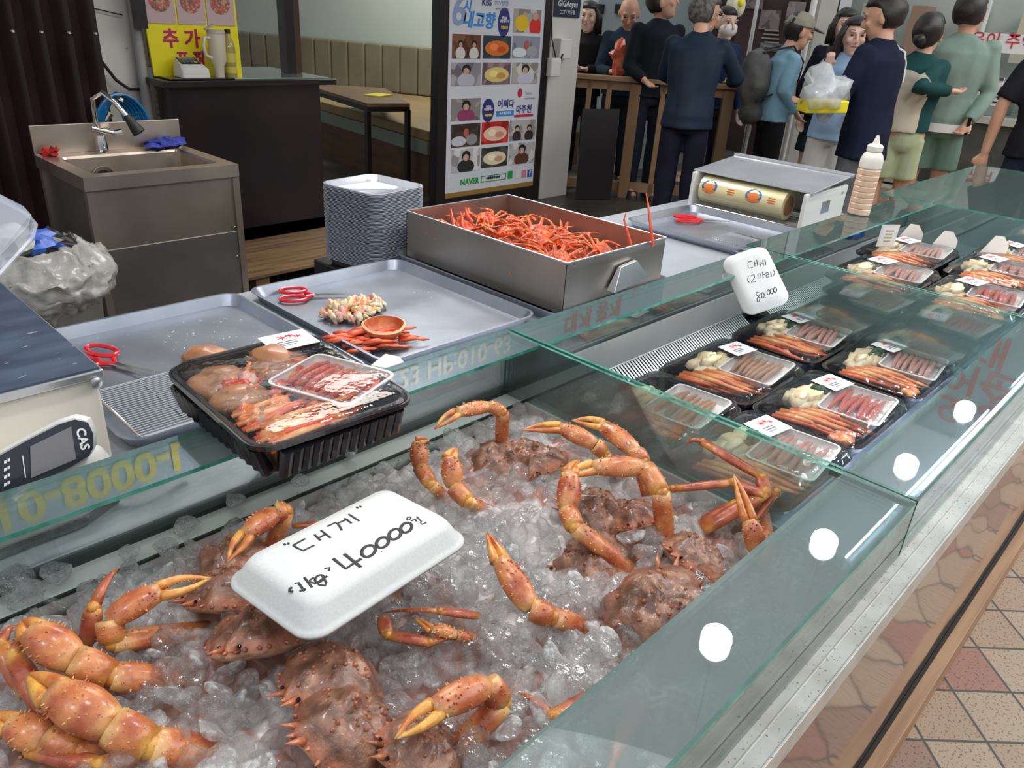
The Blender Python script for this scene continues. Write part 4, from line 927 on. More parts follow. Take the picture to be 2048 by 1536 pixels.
b = MB(); b.lathe([(.030, -.150), (.054, -.150), (.054, .205), (.030, .205)], (2.80, 1.39, .862), 28, ax=(0, 1, 0)); ro = b.build('film_roll', M['roll'], wd)
b = MB(); b.lathe([(.030, -.154), (.036, -.154), (.036, -.149), (.028, -.149)], (2.80, 1.39, .862), 20, ax=(0, 1, 0)); b.build('cardboard_core', mat('core', (.30, .16, .08), rough=.8), ro)
M['blue_ink'] = mat('blue_print', (.02, .16, .42)); M['orange_ink'] = mat('orange_print', (.80, .22, .05))
def badge(yc):
    for (r0, mt_, a0, wy, hz, tt) in ((.0545, M['blue_ink'], .35, .034, .026, 0), (.0549, M['orange_ink'], .35, .026, .012, 0), (.0547, M['orange_ink'], .05, .030, .008, 0)):
        mb = MB(); loops = []
        for k in range(15):
            an = 2 * PI * k / 14; loops.append((math.cos(an) * wy, math.sin(an) * hz))
        pts_ = [V((2.80 - r0 * math.cos(a0 + z_ / .052), 1.39 + yc + y_, .862 + r0 * math.sin(a0 + z_ / .052))) for y_, z_ in loops[:-1]]
        cen = V((2.80 - r0 * math.cos(a0), 1.39 + yc, .862 + r0 * math.sin(a0))); b_ = len(mb.v); mb.v += [tuple(p) for p in pts_] + [tuple(cen)]; mb.c += [(1, 1, 1)] * 15
        for k in range(14): mb.f.append((k, (k + 1) % 14, 14)); mb.mi.append(0)
        mb.build('badge', mt_, ro, False)
    text('LINEA' if False else 'WRAP', (2.84 - .0535 * math.cos(.35), 1.39 + yc, .865 + .0535 * math.sin(.35)), (0, -1, 0), (-math.sin(.35) * -1, 0, math.cos(.35)), .013, M['orange_ink'], ro) if False else None
for yc in (.16, -.03): badge(yc)
b = MB()
for yc in (.065, -.105):
    for k, (l_, a_) in enumerate(((.028, .42), (.034, .26), (.026, .12))): b.frame((2.80 - .0545 * math.cos(a_), 1.39 + yc, .862 + .0545 * math.sin(a_)), (.0004, 0, 0), (0, l_ / 2, 0), (0, 0, .0022))
b.build('roll_print', M['orange_ink'], ro, False)
b = MB(); b.frame((2.92, 1.1492, .862), (.034, 0, 0), (0, .0006, 0), (0, 0, .022)); b.build('rating_plate', mat('plate', (.45, .48, .52), rough=.3, metal=.6), wd, False)
b = MB()
for (x, z_) in ((2.80, .80), (3.03, .80), (3.05, .90), (2.99, .795)): b.lathe([(.005, 0), (.004, .003)], (x, 1.149, z_), 8, ax=(0, -1, 0))
b.build('screw', M['chrome'], wd)
# ------------------------------------------------------------------ sauce bottle
q = PZ(1716, 428, .9005); sb = thing('squeeze_bottle', 'ribbed squeeze bottle of beige sauce standing on the glass shelf', 'bottle', q)
def prof(r0, extra): 
    out_ = [(r0 * .86, 0), (r0, .004)]
    for k in range(8):
        z0_ = .006 + k * .0185; out_ += [(r0, z0_), (r0, z0_ + .013), (r0 * .94, z0_ + .0155), (r0 * .94, z0_ + .0165)]
    return out_
M['sauce'] = mat('beige_sauce', (.72, .48, .34), (.78, .56, .42), 6, rough=.35, coat=.3); M['bottle_white'] = mat('milky_plastic', (.80, .76, .68), rough=.3, coat=.3)
b = MB(); b.lathe(prof(.036, 0) + [(.036, .156)], q, 28); b.build('bottle_body', M['sauce'], sb)
b = MB(); b.lathe([(.0362, .156), (.0362, .182), (.030, .198), (.022, .206), (.022, .210)], q, 28); b.build('shoulder', M['bottle_white'], sb)
b = MB(); b.lathe([(.025, .209), (.0255, .224), (.020, .230), (.012, .232), (.008, .245), (.0045, .258), (.003, .258)], q, 24); b.build('nozzle_cap', M['bottle_white'], sb)
# ------------------------------------------------------------------ scale stand and point-of-sale scale
M['slate'] = mat('scratched_slate', (.045, .06, .10), (.09, .12, .18), 7, rough=.3, c3=(.45, .5, .58), s3=45, t3=.70, spec=.6, detail=8, stretch=(1, 3, 1), rvar=.15)
ss = thing('scale_stand', 'cream steel stand with a scratched dark blue top beside the sheet pans', 'stand', (.0, 1.35, .776))
b = MB(); b.bb(-.6, .325, 1.118, 1.60, .777, .935); b.build('body', M['cream'], ss, False, bev=.004)
b = MB(); b.bb(-.6, .332, 1.11, 1.61, .935, .948); b.build('edge_trim', M['steel_bright'], ss, False, bev=.002)
b = MB(); b.bb(-.6, .328, 1.114, 1.606, .948, .951); b.build('top_plate', M['slate'], ss, False)
b = MB(); b.lathe([(.009, 0), (.009, .003), (.004, .006)], (.318, 1.109, .930), 12, ax=(.3, -1, 0)); b.build('corner_bolt', M['steel'], ss)
ps = thing('payment_scale', 'white electronic scale with a dark screen panel behind the back glass', 'scale', (.1, 1.03, .776))
scp = [(-.30, .985), (.10, .985), (.24, .99), (.30, 1.02), (.315, 1.06), (.30, 1.10), (-.30, 1.10)]
b = MB()
def ring(k, z_, sh): return [V((x - k * (x - .0) * .25, 1.052 + (y - 1.045) * (1 - k * .35) + sh, z_)) for x, y in scp]
b.loft([ring(0, .790, 0), ring(0, .80, 0), ring(.05, .825, 0), ring(.2, .85, .005), ring(.5, .862, .008)], True, True); b.build('housing', M['white'], ps, True, bev=.006)
b = MB(); b.loft([ring(.06, .777, 0), ring(.02, .790, 0)]); b.build('foot_base', M['black'], ps, False)
b = MB(); b.tube([(.30, 1.03, .79), (.33, 1.03, .81), (.37, 1.03, .812), (.40, 1.03, .79)], .006, 8); b.build('cable', M['black'], ps)
scr = [PY(px, py, yy - .03) for px, py, yy in ((-60, 1010, 1.0), (-60, 950, 1.01), (0, 911, 1.02), (60, 880, 1.03), (120, 848, 1.04), (152, 840, 1.045), (178, 848, 1.045), (187, 872, 1.04), (187, 895, 1.03), (175, 915, 1.02), (140, 935, 1.01), (80, 965, 1.0), (0, 1005, .99))]
nn = (scr[3] - scr[0]).cross(scr[9] - scr[3]).normalized(); nn = nn if nn.dot(FW) < 0 else -nn
def onscr(px, py, off=.002):
    P0 = scr[6] + nn * off; d = ray(px, py); return CAM + d * ((P0 - CAM).dot(nn) / d.dot(nn))
def prj(px, py, off): return onscr(px, py, off)
face = [onscr(*p, .002) for p in ((-60, 1010), (-60, 950), (0, 911), (60, 878), (120, 848), (150, 839), (176, 845), (187, 868), (187, 895), (178, 912), (140, 935), (80, 962), (0, 1003))]
b = MB(); b.loft([face, [p - nn * .012 for p in face]]); hd_ = b.build('screen_panel', mat('panel_dark', (.022, .024, .034), (.03, .03, .045), 4, rough=.16, coat=.6), ps, False)
b = MB(); back = [p - nn * .012 for p in face]; ctr = sum(back, V((0, 0, 0))) / len(back)
b.loft([[ctr + (p - ctr) * 1.06 for p in back], [ctr + (p - ctr) * 1.12 - nn * .02 + V((.01, 0, 0)) for p in back], [ctr + (p - ctr) * .8 - nn * .055 + V((.015, 0, -.03)) for p in back]]); b.build('head_housing', M['white'], ps, True)
b = MB(); b.poly([onscr(*p, .0026) for p in ((60, 893), (142, 853), (152, 918), (62, 956))], nn, .0006); b.build('display', mat('display_glass', (.16, .15, .16), (.24, .23, .24), 3, rough=.1), hd_, False)
dx = (onscr(170, 870) - onscr(60, 920)); text('CAS', onscr(165, 878, .0028), (onscr(168, 885) - onscr(162, 862)), dx, .016, M['white_paper'], hd_, bold=.0004)
b = MB()
for r_ in range(4):
    for c_ in range(2): b.poly([onscr(x_, y_, .0027) for x_, y_ in ((8 + c_ * 7, 922 + r_ * 15 - c_ * 4), (13 + c_ * 7, 920 + r_ * 15 - c_ * 4), (13 + c_ * 7, 926 + r_ * 15 - c_ * 4), (8 + c_ * 7, 928 + r_ * 15 - c_ * 4))], nn, .0004)
b.poly([onscr(x_, y_, .0027) for x_, y_ in ((44, 912), (46, 911), (52, 955), (50, 956))], nn, .0004)
b.build('key_print', M['white_paper'], hd_, False)
# clear lid leaning on the stand
l0, l1, l2 = PD(0, 402, 1.30), PD(74, 450, 1.27), PD(0, 555, 1.12)
ll = thing('clear_container_lid', 'big clear plastic container lid propped on the dark blue stand', 'lid', (l2.x, l2.y, .952))
quad = [PD(-90, 345, 1.34), PD(0, 402, 1.30), PD(58, 432, 1.275), PD(76, 452, 1.26), PD(70, 478, 1.24), PD(0, 556, 1.12), PD(-90, 660, 1.0)]
n3 = (quad[0] - quad[3]).cross(quad[-1] - quad[3]).normalized(); n3 = n3 if n3.dot(FW) < 0 else -n3; cq = sum(quad, V((0, 0, 0))) / 7
b = MB(); b.loft([[cq + (p - cq) * 1.0 for p in quad], [cq + (p - cq) * 1.0 + n3 * .004 for p in quad], [cq + (p - cq) * .90 + n3 * .004 for p in quad], [cq + (p - cq) * .84 + n3 * .022 for p in quad], [cq + (p - cq) * .82 + n3 * .023 for p in quad]], False, True); b.build('lid_shell', M['lid'], ll, False)
# ------------------------------------------------------------------ rubbish bin
bn = thing('rubbish_bin', 'grey bin lined with a crumpled clear bag beside the sink', 'bin', (.72, 3.02, 0))
b = MB(); b.lathe([(.19, 0), (.225, .52), (.235, .53), (.235, .56), (.215, .56), (.18, .02)], (.72, 3.02, 0), 28); b.build('bin_body', mat('grey_bin', (.16, .15, .13), (.22, .21, .18), 4, rough=.4), bn)
b = MB()
def bagf(u, v):
    a = 2 * PI * u; r = [.19, .23, .27, .275, .26][min(4, int(v * 4.99))]; rr_ = .17 + .10 * math.sin(PI * min(1, v * 1.05)) + .02 * noise.noise(V((math.cos(a) * 3, math.sin(a) * 3, v * 5))) + .03 * abs(noise.noise(V((math.cos(a) * 11, math.sin(a) * 11, v * 7 + 2)))); z_ = .62 - .26 * v + .03 * noise.noise(V((math.cos(a) * 4, math.sin(a) * 4, v * 6 + 7))) + .022 * abs(noise.noise(V((math.cos(a) * 13, math.sin(a) * 13, v * 12 + 7)))); return V((.72 + rr_ * math.cos(a), 3.02 + rr_ * math.sin(a), z_))
b.grid(110, 40, bagf); b.build('liner_bag', mat('milky_bag', (.55, .54, .50), (.80, .80, .78), 22, rough=.12, alpha=.48, bump=1, bs=18, coat=.8), bn, angle=180)
b = MB(); b.ball((.77, 3.08, .60), (.09, .05, .03), 14, ns=1.2, seed=3); tag(b.build('glove', mat('blue_film', (.03, .09, .45), (.10, .22, .7), 40, rough=.4), None), 'bright blue crumpled glove thrown in the bin', 'glove')
b = MB(); b.ball((.70, 3.12, .60), (.12, .10, .05), 16, ns=1, seed=8); tag(b.build('crumpled_bag', mat('waste_bag', (.35, .36, .34), (.55, .56, .54), 20, rough=.4, bump=.8, bs=30)), 'crumpled grey plastic waste filling the bin', 'rubbish')
# ------------------------------------------------------------------ steel sink
M['sink'] = mat('warm_sink_steel', (.44, .37, .31), (.60, .52, .45), 3, rough=.28, metal=.9, bump=.04, bs=100, rvar=.15)
M['sink_dark'] = mat('grey_sink_panel', (.20, .19, .18), (.28, .26, .25), 3, rough=.35, metal=.8, rvar=.1)
sk = thing('steel_sink', 'free standing stainless steel sink with a tap and splash back', 'sink', (1.29, 3.38, 0))
sx0, sx1, sy0, sy1, sz = .985, 1.60, 3.12, 3.66, .80
b = MB(); b.bb(sx0 + .03, sx1 - .02, sy0 + .02, sy0 + .03, .51, .765); b.bb(sx0 + .03, sx1 - .02, sy0 + .03, sy1, .1, .56); b.build('upper_panel', M['sink'], sk, False)
b = MB(); b.bb(sx0 + .018, sx0 + .024, sy0 + .03, sy1 - .03, .08, .765); b.build('side_panel', M['sink_dark'], sk, False); b = MB(); b.bb(sx1 - .016, sx1 - .010, sy0 + .03, sy1 - .03, .08, .765); b.build('side_panel', M['sink_dark'], sk, False)
b = MB(); b.bb(sx0 + .03, sx1 - .02, sy0 + .015, sy0 + .03, .08, .515); b.build('lower_panel', M['sink_dark'], sk, False, bev=.002)
for x in (sx0 + .02, sx1 - .012): b = MB(); b.bb(x - .014, x + .014, sy0 + .01, sy0 + .038, 0, .765); b.build('leg', M['sink'], sk, False)
for x in (sx0 + .02, sx1 - .012): b = MB(); b.bb(x - .014, x + .014, sy1 - .038, sy1 - .01, 0, .765); b.build('leg', M['sink'], sk, False)
b = MB(); c_ = ((sx0 + sx1) / 2, (sy0 + sy1) / 2); ww, dd = sx1 - sx0, sy1 - sy0
LL = lambda a, d_, r, z_, oy=0: rr(a, d_, r, z_, (c_[0], c_[1] + oy), 4)
b.loft([LL(ww, dd, .002, sz - .05), LL(ww, dd, .002, sz), LL(ww - .11, dd - .16, .03, sz, -.02), LL(ww - .12, dd - .17, .03, sz - .01, -.02), LL(ww - .13, dd - .18, .03, .60, -.02), LL(.1, .1, .03, .595, -.02)], False, True); b.build('basin', M['sink'], sk, False)
b = MB(); b.bb(sx0, sx1, sy1 - .012, sy1, sz, sz + .115); b.build('splash_back', M['sink'], sk, False, bev=.002)
b = MB(); b.lathe([(.045, 0), (.045, .006), (.030, .008), (.028, 0)], (1.20, sy1 - .118, .71), 24, ax=(0, -1, 0)); dr = b.build('drain_ring', M['chrome'], sk); b = MB(); b.lathe([(.027, 0), (.02, .001)], (1.20, sy1 - .1215, .71), 20, ax=(0, -1, 0)); b.build('drain_hole', M['rubber'], dr)
f0 = V((1.235, 3.60, .80)); b = MB(); b.lathe([(.024, 0), (.022, .05), (.017, .07)], f0, 16); b.tube([f0 + V((0, 0, .06)), f0 + V((-.01, 0, .14)), f0 + V((-.01, -.01, .22)), f0 + V((.02, -.04, .245)), f0 + V((.05, -.08, .21)), f0 + V((.08, -.12, .15))], .011, 10); b.tube([f0 + V((-.03, 0, .10)), f0 + V((.06, -.02, .075))], .012, 10); b.build('tap', M['chrome'], sk)
b = MB(); b.tube([f0 + V((.075, -.115, .16)), f0 + V((.10, -.145, .105)), f0 + V((.105, -.15, .095))], [.014, .026, .027], 16); b.build('spray_head', M['rubber'], sk)
b = MB(); b.tube([f0 + V((.03, -.01, .13)), f0 + V((.05, -.02, .16))], [.008, .012], 8); b.tube([f0 + V((.05, -.02, .08)), f0 + V((.08, -.03, .085))], [.010, .014], 8); b.build('tap_handle', M['chrome'], sk)
b = MB()
for (x, z_) in ((sx0 + .045, .50), (sx1 - .035, .53), (sx1 - .035, .40)): b.lathe([(.008, 0), (.006, .004)], (x, sy0 + .014, z_), 8, ax=(0, -1, 0))
b.build('screw', M['chrome'], sk)
b = MB(); q = V((1.47, 3.58, .822)); b.ball(q, (.055, .05, .02), 14, ns=1, seed=1); b.ball(q + V((.065, .01, .004)), (.055, .035, .02), 14, ns=1, seed=5); b.ball(q + V((-.04, -.03, 0)), (.03, .02, .01), 10, ns=1, seed=7); tag(remeshed(b, 'glove', .006, [M['blue_cloth']], None) if False else b.build('glove', M['blue_cloth']), 'dark blue crumpled glove on the rim of the sink', 'glove')
b = MB(); b.ball((1.03, 3.60, .815), (.03, .02, .016), 12, ns=1.3, seed=5); b.ball((1.045, 3.585, .828), (.015, .015, .012), 10, ns=1.3, seed=2); tag(b.build('scrubber', mat('red_net', (.5, .02, .02), rough=.6)), 'small red scrubber on the corner of the sink', 'scrubber')
# hose coil behind the sink
M['hose'] = mat('blue_hose', (.01, .17, .42), rough=.25, coat=.4)
hs = thing('hose_coil', 'coiled blue hose hanging on the wall behind the sink', 'hose', (1.68, 4.50, .55))
for k in range(7):
    b = MB(); w_ = .045 + .013 * k; y = 4.52 - .016 * k
    b.tube([V((1.64 + w_ * math.cos(a) * (1.15), y + .012 * math.sin(a * 2), .76 + (.13 + .008 * k) * math.sin(a))) for a in np.linspace(0, 2 * PI, 26)[:-1]], .009, 8, closed=True); b.build('hose_loop', M['hose'], hs)
b = MB(); b.tube([(1.62, 4.56, .92), (1.62, 4.46, .925), (1.66, 4.42, .90)], .012, 8); b.lathe([(.02, 0), (.03, .015), (.015, .03)], (1.64, 4.44, .915), 10); b.build('hook', M['chrome'], hs)
# ------------------------------------------------------------------ people
M['skin'] = mat('skin', (.56, .30, .20), (.64, .37, .26), 6, rough=.45, bump=.1, bs=60)
M['skin_pale'] = mat('skin_pale', (.68, .44, .35), (.74, .50, .41), 6, rough=.42)
M['hair'] = mat('black_hair', (.010, .008, .008), (.03, .022, .02), 60, rough=.35, stretch=(6, 6, 1), bump=.5, bs=80)
M['hair_grey'] = mat('greying_hair', (.035, .032, .032), (.16, .15, .15), 40, rough=.5, bump=.5, bs=80)
M['lips'] = mat('lips', (.45, .13, .11), rough=.4)
def cloth(name, c, k=1.35, rough=.85): return mat(name, c, tuple(min(1, x * k) for x in c), 7, rough=rough, bump=.25, bs=9, spec=.2)
def skel(loc, face, H, P):
    """joint positions in the world; P: lean (fwd, side), elbows/wrists in local (right, forward, up) metres"""
    f = V((math.cos(face), math.sin(face), 0)); r = V((f.y, -f.x, 0)); u = V((0, 0, 1)); o = V(loc)
    L = lambda a, b_, c: o + r * a + f * b_ + u * c
    lf, ls = P.get('lean', (0, 0)); hw = .092 * H / 1.7; sw = P.get('sw', .19) * H / 1.7
    hip = L(0, 0, .53 * H); ch = L(ls * .6, lf * .6, .72 * H); nk = L(ls, lf, .835 * H)
    J = dict(hip=hip, chest=ch, neck=nk, r=r, f=f, u=u, H=H, L=L)
    tf, ts = P.get('head', (0, 0)); J['head'] = nk + u * (.090 * H) + f * (.012 + tf) + r * ts
    ha = face + P.get('turn', 0); J['hf'] = (V((math.cos(ha), math.sin(ha), 0)) + u * P.get('nod', 0)).normalized(); J['hr'] = V((math.sin(ha), -math.cos(ha), 0))
    for s, n in ((1, 'R'), (-1, 'L')):
        J['sh' + n] = nk + r * s * (sw - .022) - u * .048; st = P.get('step', .0) * s
        J['hp' + n] = hip + r * s * hw - u * .02; J['kn' + n] = L(s * hw * 1.02, .02 + st * .6, .285 * H); J['an' + n] = L(s * hw * 1.05, -.01 + st, .05 * H)
        e = P.get('el' + n, (s * (.235), -.03, .62 * H)); w_ = P.get('wr' + n, (s * .25, .04, .485 * H))
        J['el' + n] = L(*e) if not isinstance(e, Vector) else e; J['wr' + n] = L(*w_) if not isinstance(w_, Vector) else w_
    return J
def ell(c, r, f, u, a, b_, n=16): return [c + r * math.cos(2 * PI * k / n) * a + f * math.sin(2 * PI * k / n) * b_ for k in range(n)]
def torso(mb, J, g, hem, hw=.165, chest=.175, waist=.15, dp=.115, flare=0):
    H = J['H']; r, f, u = J['r'], J['f'], J['u']; k = H / 1.7; hip, ch, nk = J['hip'], J['chest'], J['neck']; loops = []
    hz = hem
    if hz < hip.z: loops += [ell(V((hip.x, hip.y, hz)), r, f, u, (hw + g + flare) * k, (dp + g + flare) * k), ell(V((hip.x, hip.y, (hz + hip.z) / 2)), r, f, u, (hw + g + flare * .5) * k, (dp + g) * k)]
    loops += [ell(hip, r, f, u, (hw + g) * k, (dp + g + .005) * k), ell(hip.lerp(ch, .45), r, f, u, (waist + g) * k, (dp - .012 + g) * k), ell(ch, r, f, u, (chest + g) * k, (dp + g) * k), ell(ch.lerp(nk, .55), r, f, u, (chest + .01 + g) * k, (dp - .005 + g) * k), ell(nk - u * .045, r, f, u, (.165 + g * .7) * k, (.09 + g * .6) * k), ell(nk - u * .012, r, f, u, (.115 + g * .6) * k, (.075 + g * .5) * k), ell(nk + u * .018, r, f, u, (.072 + g * .4) * k, (.066 + g * .3) * k), ell(nk + u * (.035 if g else .0), r, f, u, (.060 + g * .2) * k, (.060 + g * .2) * k)]
    mb.loft(loops)
    for n in 'LR': mb.ball(J['sh' + n] - u * .012, (.050 + g * .8) * k, 10)
def limb(mb, a, b_, c, ra, rb, rc, n=10):
    mb.tube([a, a.lerp(b_, .35), a.lerp(b_, .75), b_, b_.lerp(c, .3), b_.lerp(c, .7), c], [ra * .95, ra, (ra + rb) / 2, rb, rb * 1.0, (rb + rc) / 2, rc], n)
def hand(mb, w_, el, J, curl=.6, k=1.0, s=1):
    d = (w_ - el).normalized(); n = d.cross(J['u']); n = n if n.length > .2 else J['r']; n.normalize(); q = d.cross(n).normalized()
    # palm, four fingers of unequal length and a thumb from its side
    for t_ in (0, .5, 1): mb.ball(w_ + d * (.02 + .045 * t_) * k, (.024 * k, .024 * k, .024 * k), 8)
    for sd in (-1, 1): mb.tube([w_ + d * .01 + n * sd * .014, w_ + d * .072 * k + n * sd * .028 * k], [.013 * k, .013 * k], 6)
    for i, l in enumerate((.062, .073, .068, .052)):
        b0 = w_ + d * .078 * k + n * (-.030 + .020 * i) * k; b1 = b0 + d * l * .5 * k - q * curl * .012 * s; b2 = b1 + (d * (1 - curl * .8) - q * curl * s).normalized() * l * .55 * k
        mb.tube([b0 - d * .02, b0, b1, b2], [.0095 * k, .0095 * k, .0088 * k, .0072 * k], 6)
    t0 = w_ + d * .025 * k - n * .026 * k; mb.tube([t0, t0 + (d - n * .9).normalized() * .035 * k, t0 + (d * 1.2 - n * .6).normalized() * .062 * k], [.012 * k, .011 * k, .009 * k], 6)
def person(label, loc, face, H, P, top, bottom=None, hair='short', hairm='hair', skin='skin', hem=.48, sleeves='long', pants='long', pm=None, hands=True, shoe=(.02, .02, .02), gtop=.022, extra=None):
    t = thing('person', label, 'person', (loc[0], loc[1], 0)); J = skel((loc[0], loc[1], 0), math.radians(face), H, P); k = H / 1.7; u = J['u']
    b = MB(); torso(b, J, 0, J['hip'].z - .05); hd = J['head']; hf, hr = J['hf'] * 1.2, J['hr'] * 1.2; hu = hr.cross(hf).normalized() * 1.2
    Mh = Matrix((hr, hf, hu)).transposed()
    b.tube([J['neck'] - u * .03, J['neck'] + u * .03, hd - u * .03 - hf * .01], [.062 * k, .054 * k, .05 * k], 12)
    b.ball(hd + hu * .018 - hf * .008, (.076 * k, .094 * k, .096 * k), 20, M=Mh); b.ball(hd - hu * .045 + hf * .022, (.056 * k, .062 * k, .066 * k), 16, M=Mh); b.ball(hd - hu * .088 + hf * .052, (.026 * k, .022 * k, .018 * k), 10, M=Mh)
    b.tube([hd + hu * .018 + hf * .080, hd - hu * .008 + hf * .098, hd - hu * .024 + hf * .103, hd - hu * .032 + hf * .085], [.008, .012, .015, .009], 8)
    for s in (-1, 1):
        b.ball(hd - hu * .008 + hr * s * .076 * k - hf * .004, (.010, .019, .032), 10, M=Mh); b.ball(hd - hu * .018 + hr * s * .036 + hf * .066, (.022, .018, .022), 8, M=Mh); b.ball(hd + hu * .030 + hr * s * .03 + hf * .078, (.026, .012, .008), 8, M=Mh)
    for n in 'LR':
        limb(b, J['sh' + n], J['el' + n], J['wr' + n], .05 * k, .038 * k, .027 * k)
        if hands: hand(b, J['wr' + n], J['el' + n], J, P.get('curl', .6), k)
        limb(b, J['hp' + n], J['kn' + n], J['an' + n], .078 * k, .052 * k, .036 * k)
        b.tube([J['an' + n] - u * .02 - J['f'] * .04, J['an' + n] - u * .03 + J['f'] * .08, J['an' + n] - u * .05 + J['f'] * .17], [.035, .036, .026], 8)
    body = remeshed(b, 'body', .0095, [M[skin]], t, 3, .5)
    for s in (-1, 1):
        e = MB(); e.ball(hd + hu * .010 + hr * s * .033 * k + hf * .0845 * k, (.011, .004, .0045), 8, M=Mh); e.build('eye', M['eye'], t)
        e = MB(); e.tube([hd + hu * .034 + hr * s * .016 + hf * .093 * k, hd + hu * .040 + hr * s * .034 + hf * .090 * k, hd + hu * .033 + hr * s * .052 + hf * .078 * k], [.0016, .0022, .001], 5); e.build('eyebrow', M[hairm], t)
    e = MB(); e.tube([hd - hu * .052 + hr * .022 + hf * .080 * k, hd - hu * .050 + hf * .093 * k, hd - hu * .052 - hr * .022 + hf * .080 * k], [.002, .004, .002], 6); e.build('mouth', M['lips'], t)
    # clothes
    def wr_(sc_, am, sd): return lambda v: am * noise.noise(V((v.x * sc_, v.y * sc_, v.z * sc_ * .55 + sd)))
    c = MB(); torso(c, J, gtop, hem * H, flare=P.get('flare', .012))
    for n in 'LR':
        el, w_ = J['el' + n], J['wr' + n]; sh = J['sh' + n]
        if sleeves == 'long': limb(c, sh, el, w_ - (w_ - el).normalized() * .015, .060 * k, .054 * k, .043 * k, 12)
        elif sleeves == 'rolled': limb(c, sh, el, el.lerp(w_, .45), .070 * k, .062 * k, .054 * k, 12)
        elif sleeves == 'short': c.tube([sh, sh.lerp(el, .5), sh.lerp(el, .85)], [.068 * k, .070 * k, .070 * k], 12)
    remeshed(c, 'shirt' if sleeves in ('short',) else 'jacket' if 'jacket' in label else 'top', .012, [top], t, 4, .5, disp=wr_(9, .012, loc[0]))
    if bottom is not None:
        c = MB(); hip = J['hip']; r, f = J['r'], J['f']
        c.loft([ell(hip + u * z_, r, f, u, a * k, d * k) for z_, a, d in ((.06, .150, .11), (-.02, .165, .118), (-.09, .16, .112), (-.13, .12, .09))])
        for n in 'LR':
            hp, kn, an = J['hp' + n] - u * .03, J['kn' + n], J['an' + n]
            if pants == 'long': limb(c, hp, kn, an, .086 * k, .074 * k, .066 * k, 12)
            elif pants == 'wide': limb(c, hp, kn, an, .088 * k, .095 * k, .11 * k, 12)
            else: c.tube([hp, hp.lerp(kn, .45), hp.lerp(kn, .82 if pants == 'shorts' else .5)], [.088 * k, .096 * k, .105 * k], 12)
        remeshed(c, 'trousers' if pants in ('long', 'wide') else 'shorts', .013, [bottom], t, 3, .5, disp=wr_(7, .012, 3))
    for n in 'LR':
        c = MB(); an = J['an' + n]; f = J['f']; c.loft([[an - u * (.085 * H / 1.7 - .002) + f * p.y + J['r'] * p.x + u * z_ for p in rr(.095 - z_ * .2, .27 - z_ * .6, .045, 0, (0, .06 - z_ * .4), 4)] for z_ in (0, .03, .07)]); c.build('shoe', mat('shoe', shoe, rough=.5), t)
    # hair
    if hair != 'bald':
        c = MB(); sx, sy, sz = .087 * k, .107 * k, .108 * k
        if hair == 'cap':
            c.ball(hd + hu * .03 - hf * .006, (sx + .004, sy + .004, sz * .92), 18, M=Mh)
            for i_, v in enumerate(c.v):
                p = V(v) - hd; z_ = p.dot(hu) / 1.44
                if z_ < .032: c.v[i_] = tuple(V(v) + hu * (.032 - z_))
            q = hd + hu * .036; c.loft([[q + hf * (.07 + .0) + hr * a - hu * 0 for a in (-.06, 0, .06)] + [q + hf * .16 + hr * .035 - hu * .018, q + hf * .17 - hu * .02, q + hf * .16 - hr * .035 - hu * .018], [q + hf * .07 + hr * a + hu * .008 for a in (-.06, 0, .06)] + [q + hf * .16 + hr * .035 - hu * .011, q + hf * .17 - hu * .012, q + hf * .16 - hr * .035 - hu * .011]])
            c.build('cap', P.get('capm'), t)
            c = MB()
        c.ball(hd + hu * .022 - hf * .012, (sx, sy, sz), 22, M=Mh, ns=.12, seed=H * 9)
        front = .045 if hair != 'long' else .052
        vs = []
        for v in c.v:
            p = V(v) - hd; fz = p.dot(hf) / 1.44; z_ = p.dot(hu) / 1.44; x_ = p.dot(hr) / 1.44
            lim = .060 if hair in ('short', 'cap', 'thin') else .045
            if fz > -.005 and z_ < lim:      # open the face
                v2 = V(v) - hf * (fz + .005) * .9 - hr * x_ * .12; vs.append(tuple(v2))
            elif z_ < -.062 and hair in ('short', 'cap', 'thin'): vs.append(tuple(V(v) + (hu * (-.062 - z_)) - (hr * x_ + hf * fz) * .2))
            else: vs.append(v)
        c.v = vs
        if hair == 'long':
            for s in (-1, 1):
                c.tube([hd + hr * s * .055 + hu * .06 + hf * .03, hd + hr * s * .082 + hu * .0 + hf * .015, hd + hr * s * .088 - hu * .10 - hf * .0, hd + hr * s * .092 - hu * .22 + hf * .01], [.022, .028, .034, .02], 10, flat=.9)
            c.tube([hd - hf * .07 + hu * .05, hd - hf * .09 - hu * .05, hd - hf * .085 - hu * .15, hd - hf * .08 - hu * .23], [.06, .082, .085, .06], 12)
        if hair == 'bun': c.ball(hd - hf * .115 - hu * .03, .042, 12, ns=.3)
        if hair == 'bob': 
            for s in (-1, 1): c.tube([hd + hr * s * .05 + hu * .06 + hf * .03, hd + hr * s * .082 + hf * .01, hd + hr * s * .086 - hu * .11], [.022, .032, .030], 10)
            c.tube([hd - hf * .07 + hu * .03, hd - hf * .085 - hu * .06, hd - hf * .08 - hu * .13], [.06, .08, .07], 12)
        c.build('hair', M[hairm], t, angle=180)
    return t, J
navy = cloth('navy_jacket', (.008, .012, .030)); dkblue = cloth('dark_blue_jacket', (.011, .021, .040), 1.3, .6)
FD = lambda v: math.degrees(math.atan2(v.y, v.x))
aw = math.degrees(math.atan2(FW.y, FW.x)); rt_ = math.degrees(math.atan2(RT.y, RT.x))   # 42.6 away from the camera, -45.7 towards picture right
